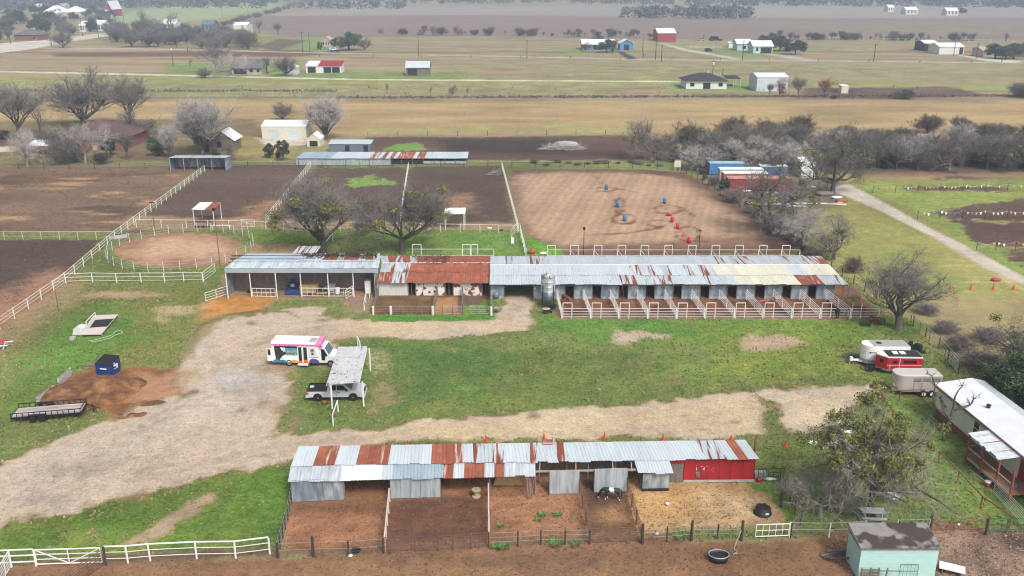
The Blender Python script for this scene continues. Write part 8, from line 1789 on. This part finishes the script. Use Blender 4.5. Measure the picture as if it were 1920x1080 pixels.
p = Vector((Xat(556, yh + 7), yh + 7, 0)); mb = MB(); mb.b2(-.7, 0, .5, .7, .6, 1.3); mb.b2(-.6, .1, 0, -.5, .2, .5); mb.b2(.5, .1, 0, .6, .2, .5); solo('cabinet', mb, m_sg, 'grey cabinet at the back of the hay shed', 'cabinet', tuple(p))
for px, py, s in ((580, 554, 'black rubber feed pan on the floor of the hay shed'), (468, 548, 'black rubber bucket by the second post of the hay shed'), (555, 429, 'black tub by the alley fence behind the hay shed'), (665, 948, 'black rubber bucket in the first near pen') if 0 else (668, 1034, 'black rubber bucket in the first near pen'), (940, 433, 'black trough by the alley fence at the end of the yard')):
    mb = MB(); mb.lathe([(.3, 0), (.36, .22), (.31, .22), (.26, .05)], 12); solo('rubber_tub', mb, m_black, s, 'tub', tuple(G(px, py)))
# things in the green yard
p = G(961, 460); o = thing('white_lawn_set', 'small stack of white plastic chairs on the green yard behind the barn', 'chair', tuple(p))
for k in range(2): mb = MB(); mb.b2(-.25, -.25 + k * 1.1, .4, .25, .25 + k * 1.1, .45); mb.b2(-.25, .2 + k * 1.1, .45, .25, .26 + k * 1.1, .95); mb.b2(-.25, -.25 + k * 1.1, 0, -.2, -.2 + k * 1.1, .4); mb.b2(.2, -.25 + k * 1.1, 0, .25, -.2 + k * 1.1, .4); loc('chair', mb, m_white, o)
lump('red_bucket', 'red plastic bucket behind the long barn roof edge', 'bucket', 997, 475, 0, .6, m_redp, (1, 1, .9), 6); lump('white_sack', 'white sacks behind the long barn by the arena fence', 'sack', 1018, 476, 0, .5, m_whites, (1.3, .8, .5), 8)
mb = MB(); mb.lathe([(.42, 0), (.44, .1), (.2, .12)], 14); solo('float_ring', mb, m_white, 'white round lid lying by the alley fence', 'lid', tuple(G(918, 428)))
p = G(458, 437); mb = MB(); mb.box(0, 0, .9, 3.6, .1, .12); mb.bar((-1.5, 0, 0), (-1.5, 0, .9), .06, 4); mb.bar((1.5, 0, 0), (1.5, 0, .9), .06, 4); solo('jump_rail', mb, m_white, 'white rail on two legs beside the round pen', 'rail', (Xat(415, G(0, 432).y), G(0, 432).y, 0))
p = G(222, 446); o = thing('water_trough', 'pale stone water trough under the diagonal fence at the round pen', 'trough', tuple(p), R(20)); mb = MB(); mb.b2(-1.4, -.5, 0, 1.4, .5, .6); loc('basin', mb, m_concrete, o); mb = MB(); mb.b2(-1.25, -.38, .6, 1.25, .38, .612); loc('water', mb, m_glass, o)
mb = MB()
for k in range(3): mb.lathe([(.2, 0), (.36, 0), (.38, .12), (.36, .24), (.2, .24)], 12, (k * .9 - .9, .1 * k, 0))
solo('tyre_row', mb, m_black, 'row of black tyres under the small red and white shelter', 'tyres', tuple(G(380, 426)))
p = G(562, 439); 
# end of red barn: cooler, red crate
p = G(1424, 896); mb = MB(); mb.b2(-.5, -.3, 0, .5, .3, .6); solo('grey_box', mb, m_sg, 'grey white storage box at the right end of the red barn', 'box', tuple(p)); p = G(1421, 899); mb = MB(); mb.b2(-.2, -.2, 0, .2, .2, .25); solo('red_crate', mb, m_redp, 'small red crate before the grey storage box', 'crate', (p.x, p.y - .3, 0)); lump('white_tarp', 'white tarp on the grass by the wire gate at the red barn', 'tarp', 1444, 899, 0, .35, m_whites, (1.6, .7, .3), 5)
lump('feed_sack', 'white paper bag lying in the golden pen', 'bag', 1251, 945, 0, .17, m_whites, (1, 1, .8), 3); lump('feed_sack', 'grey purple bag hanging on the wire fence of the golden pen', 'bag', 1231, 1004, .6, .2, m_sg, (1, .6, 1.2), 2); lump('white_bucket', 'white rag heap at the foot of the first near pen fence', 'rag', 657, 1043, 0, .17, m_whites, (1, .7, .7), 3); lump('white_bag', 'white bag tied on the sagging red gate', 'bag', 1797, 985, .8, .12, m_whites, (1, .5, 1.3), 5)
for i, (px, py, s) in enumerate(((1016, 966, 1), (1008, 976, .9), (939, 986, .9), (1045, 965, 1.2), (943, 1026, 1.6), (1042, 1020, 1.7), (1078, 1022, 1.2), (1275, 1010, 1.3), (930, 1027, 1.2))):
    rgw = random.Random(i); mb = MB()
    for _ in range(90): a = rgw.uniform(0, 6.28); q_ = rgw.random() ** .5 * .42; e = Vector((math.cos(a), math.sin(a), rgw.uniform(.3, 1.2))) * rgw.uniform(.1, .24); b0 = Vector((q_ * math.cos(a), q_ * math.sin(a), .02)); sd_ = e.cross(Vector((0, 0, 1))).normalized() * .06; mb.add([b0, b0 + e * .5 + sd_, b0 + e, b0 + e * .5 - sd_], [(0, 1, 2, 3)])
    o = solo('weed_plant', mb, m_weed, 'green weed clump growing in the bare soil of the near pens, %s from the left' % ORD[[4, 3, 1, 6, 2, 5, 7, 8, 0][i]], 'weed', tuple(G(px, py)), 0, 'weeds in the near pens'); o.scale = (s * .68,) * 3
# far vehicles
def far_car(label, px, py, m, rz=0, L_=5.0, h=1.9):
    o = thing('parked_car', label, 'car', tuple(G(px, py)), rz); mb = MB(); mb.prism([(0, .4), (L_, .4), (L_, 1.0), (L_ * .75, 1.15), (L_ * .6, h), (L_ * .1, h), (0, 1.1)], 0, 2, 'y'); loc('body', mb, m, o); mb = MB(); mb.prism([(L_ * .12, 1.2), (L_ * .7, 1.2), (L_ * .58, h - .12), (L_ * .14, h - .12)], -.02, 2.02, 'y'); loc('window_band', mb, m_glass, o)
    for x in (L_ * .2, L_ * .8): wheel(o, x, .1, .4, .3, m_steel); wheel(o, x, 1.9, .4, .3, m_steel)
far_car('white pickup parked before the peach house carport', 618, 95, m_bw); far_car('black truck standing near the far hedge by the red barn', 1330, 77, m_steel, 0, 9, 3.0); far_car('small dark vehicle beside the far white lane', 1324, 97, m_steel, .3, 4); far_car('white car by the hedge right of the red barn', 1308, 77, m_sg, 0, 5); far_car('pickup parked under the open white barn', 1748, 99, m_sg, -.2, 5.5)
# ---------------------------------------------------------------- animals
m_hoof = m_steel
def coat(name, c, white=None, socks=0.0, saddle=None):
    m = M(name, c, .6, 0, .15, 3); n = m.node_tree; b = n.nodes['Principled BSDF']; src = b.inputs['Base Color'].links[0].from_socket
    tc = n.nodes.new('ShaderNodeTexCoord'); sp = n.nodes.new('ShaderNodeSeparateXYZ'); n.links.new(tc.outputs['Object'], sp.inputs[0])
    if saddle:
        nz = n.nodes.new('ShaderNodeTexNoise'); nz.inputs['Scale'].default_value = 3; n.links.new(tc.outputs['Object'], nz.inputs['Vector'])
        ad = n.nodes.new('ShaderNodeMath'); ad.operation = 'MULTIPLY_ADD'; ad.inputs[1].default_value = .45; n.links.new(nz.outputs['Fac'], ad.inputs[0]); n.links.new(sp.outputs[0], ad.inputs[2])
        f1 = n.nodes.new('ShaderNodeMath'); f1.operation = 'COMPARE'; f1.inputs[1].default_value = saddle[0] + .22; f1.inputs[2].default_value = saddle[1]; n.links.new(ad.outputs[0], f1.inputs[0])
        f2 = n.nodes.new('ShaderNodeMath'); f2.operation = 'LESS_THAN'; f2.inputs[1].default_value = socks; n.links.new(sp.outputs[2], f2.inputs[0])
        f = n.nodes.new('ShaderNodeMath'); f.operation = 'MAXIMUM'; n.links.new(f1.outputs[0], f.inputs[0]); n.links.new(f2.outputs[0], f.inputs[1])
        x = n.nodes.new('ShaderNodeMix'); x.data_type = 'RGBA'; n.links.new(f.outputs[0], x.inputs[0]); n.links.new(src, x.inputs[6]); x.inputs[7].default_value = (.72, .72, .70, 1); n.links.new(x.outputs[2], b.inputs['Base Color'])
    return m
def horse(label, at, rz, m, mane, head='down', s=1.0):
    """x forward; body grown as one skin from a skeleton"""
    V = [(-.62, 0, 1.22), (-.2, 0, 1.18), (.25, 0, 1.18), (.62, 0, 1.22)]; Rr = [.27, .29, .28, .25]; E = [(0, 1), (1, 2), (2, 3)]
    def chain(root, pts, rads):
        k = root
        for p, r in zip(pts, rads): V.append(p); Rr.append(r); E.append((k, len(V) - 1)); k = len(V) - 1
        return k
    if head == 'down': hd = [(.92, 0, 1.22), (1.15, 0, .95), (1.30, 0, .66), (1.34, 0, .48), (1.40, 0, .20), (1.42, 0, .10)]
    elif head == 'mid': hd = [(.92, 0, 1.38), (1.2, 0, 1.50), (1.42, 0, 1.62), (1.55, 0, 1.58), (1.80, 0, 1.36), (1.88, 0, 1.30)]
    else: hd = [(.86, 0, 1.45), (1.02, 0, 1.68), (1.15, 0, 1.86), (1.28, 0, 1.86), (1.52, 0, 1.66), (1.60, 0, 1.60)]
    chain(3, hd, [.20, .15, .13, .135, .085, .07])
    chain(0, [(-.80, 0, 1.20)], [.2])
    for y, dx in ((.17, .05), (-.17, -.08)): chain(3, [(.58 + dx * .3, y, .95), (.60 + dx, y, .62), (.60 + dx, y, .58), (.58 + dx * 1.5, y, .14), (.62 + dx * 1.5, y, .03)], [.14, .08, .075, .05, .07])
    for y, dx in ((.17, -.06), (-.17, .07)): chain(0, [(-.60 + dx * .3, y, .95), (-.55 + dx, y, .78), (-.76 + dx, y, .52), (-.72 + dx, y, .14), (-.68 + dx, y, .03)], [.20, .13, .075, .05, .07])
    me = bpy.data.meshes.new('horse'); me.from_pydata(V, E, []); me.materials.append(m)
    o = bpy.data.objects.new('horse', me); COL.objects.link(o)
    sk = o.modifiers.new('skin', 'SKIN'); sk.use_smooth_shade = True
    for i, r in enumerate(Rr): me.skin_vertices[0].data[i].radius = (r * (.85 if i < 4 else 1), r)
    me.skin_vertices[0].data[0].use_root = True
    ss_ = o.modifiers.new('sub', 'SUBSURF'); ss_.levels = 1; ss_.render_levels = 2
    bpy.context.view_layer.update()
    me2 = bpy.data.meshes.new_from_object(o.evaluated_get(bpy.context.evaluated_depsgraph_get())); o.modifiers.clear(); o.data = me2; me2.name = 'horse'
    o.location = at; o.rotation_euler[2] = rz; o.scale = (s, s, s); tag(o, label, 'horse')
    hb = Vector(hd[2]); he = Vector(hd[3])
    mb = MB(); pts = [Vector((.55, 0, 1.5)) if head != 'down' else Vector((.6, 0, 1.46)), Vector(hd[0]) + Vector((-.02, 0, .2)), Vector(hd[1]) + Vector((-.02, 0, .17)), hb + Vector((-.05, 0, .15))]
    for a, b in zip(pts, pts[1:]):
        for k in range(5): t = k / 5; p = lerp(a, b, t); mb.add([p, p + (b - a) * .3, p + (b - a) * .2 + Vector((-.02, .14, -.22)), p + Vector((-.03, .15, -.26))], [(0, 1, 2, 3)]); mb.add([p, p + (b - a) * .3, p + (b - a) * .2 + Vector((-.02, -.14, -.22)), p + Vector((-.03, -.15, -.26))], [(3, 2, 1, 0)])
    c = loc('mane', mb, mane, o)
    mb = MB(); mb.bar((-.86, 0, 1.28), (-1.0, 0, 1.05), .06, 6, .09); mb.bar((-1.0, 0, 1.05), (-.98, 0, .35), .09, 6, .03); loc('tail', mb, mane, o)
    mb = MB()
    for y in (-.07, .07): mb.bar(he + Vector((-.06, y, .08)), he + Vector((-.08, y * 1.3, .24)), .045, 5, .01)
    loc('ear', mb, m, o)
    mb = MB(); 
    for y in (-.10, .10): q_ = lerp(he, Vector(hd[4]), .3); mb.box(q_.x, y, q_.z + .04, .05, .03, .04)
    loc('eye', mb, m_black, o)
    return o
c_pinto = coat('pinto coat', (0.014, 0.013, 0.013), True, .30, (.05, .24)); c_black = coat('black coat', (0.010, 0.009, 0.009)); c_bay = coat('bay coat', (0.075, 0.032, 0.02)); c_sor = coat('sorrel coat', (0.20, 0.055, 0.025)); c_grey = coat('grey coat', (0.40, 0.39, 0.37))
m_manew = M('white mane', (0.6, 0.6, 0.57), .8)
horse('small black and white pinto pony grazing in the near pen', tuple(G(1147, 937)), R(172), c_pinto, m_black, 'down', .80)
horse('black horse standing tail first in the last stall pen', tuple(G(1563, 594)), R(105), c_black, m_black, 'mid', 1.0)
horse('dark bay horse with lowered head in the end pen', tuple(G(1606, 592)), R(176), c_bay, m_black, 'down', .95)
horse('sorrel horse with raised red head beside the eighth pen divider', tuple(G(1429, 580)), R(10), c_sor, c_sor, 'mid', .95)
horse('sorrel horse beside the first stall doorway near the feed silo', tuple(G(1060, 570)), R(-60), c_sor, c_sor, 'down', .9)
horse('bay horse looking out of the third stall doorway', (Xat(1167, yw), yw + .9, 0), R(-95), c_bay, m_black, 'up', 1.0)
horse('grey horse standing behind the right end of the long barn', (Xat(1487, pb), pb + 1.0, 0), R(0), c_grey, m_manew, 'mid', 1.0)
mb = MB(); mb.prism([(-.45, .0), (.45, 0), (.35, .35), (-.2, .4)], -.3, .3, 'y'); solo('black_dog_house', mb, m_black, 'black rubber tub hung on the first pen gate behind the barn', 'tub', (Xat(1036, pb), pb + .5, .0)); 
# ---------------------------------------------------------------- damp winter air
hz = bpy.data.materials.new('haze air'); hz.use_nodes = True
n = hz.node_tree; n.nodes.clear()
vp = n.nodes.new('ShaderNodeVolumePrincipled'); vp.inputs['Density'].default_value = 0.00040; vp.inputs['Color'].default_value = (0.64, 0.79, 1.0, 1)
ho = n.nodes.new('ShaderNodeOutputMaterial'); n.links.new(vp.outputs[0], ho.inputs['Volume'])
mb = MB(); mb.b2(-3100, -500, -1.5, 3100, 3500, 44)
tag(link('haze', mb.mesh('haze'), hz), kind='stuff')
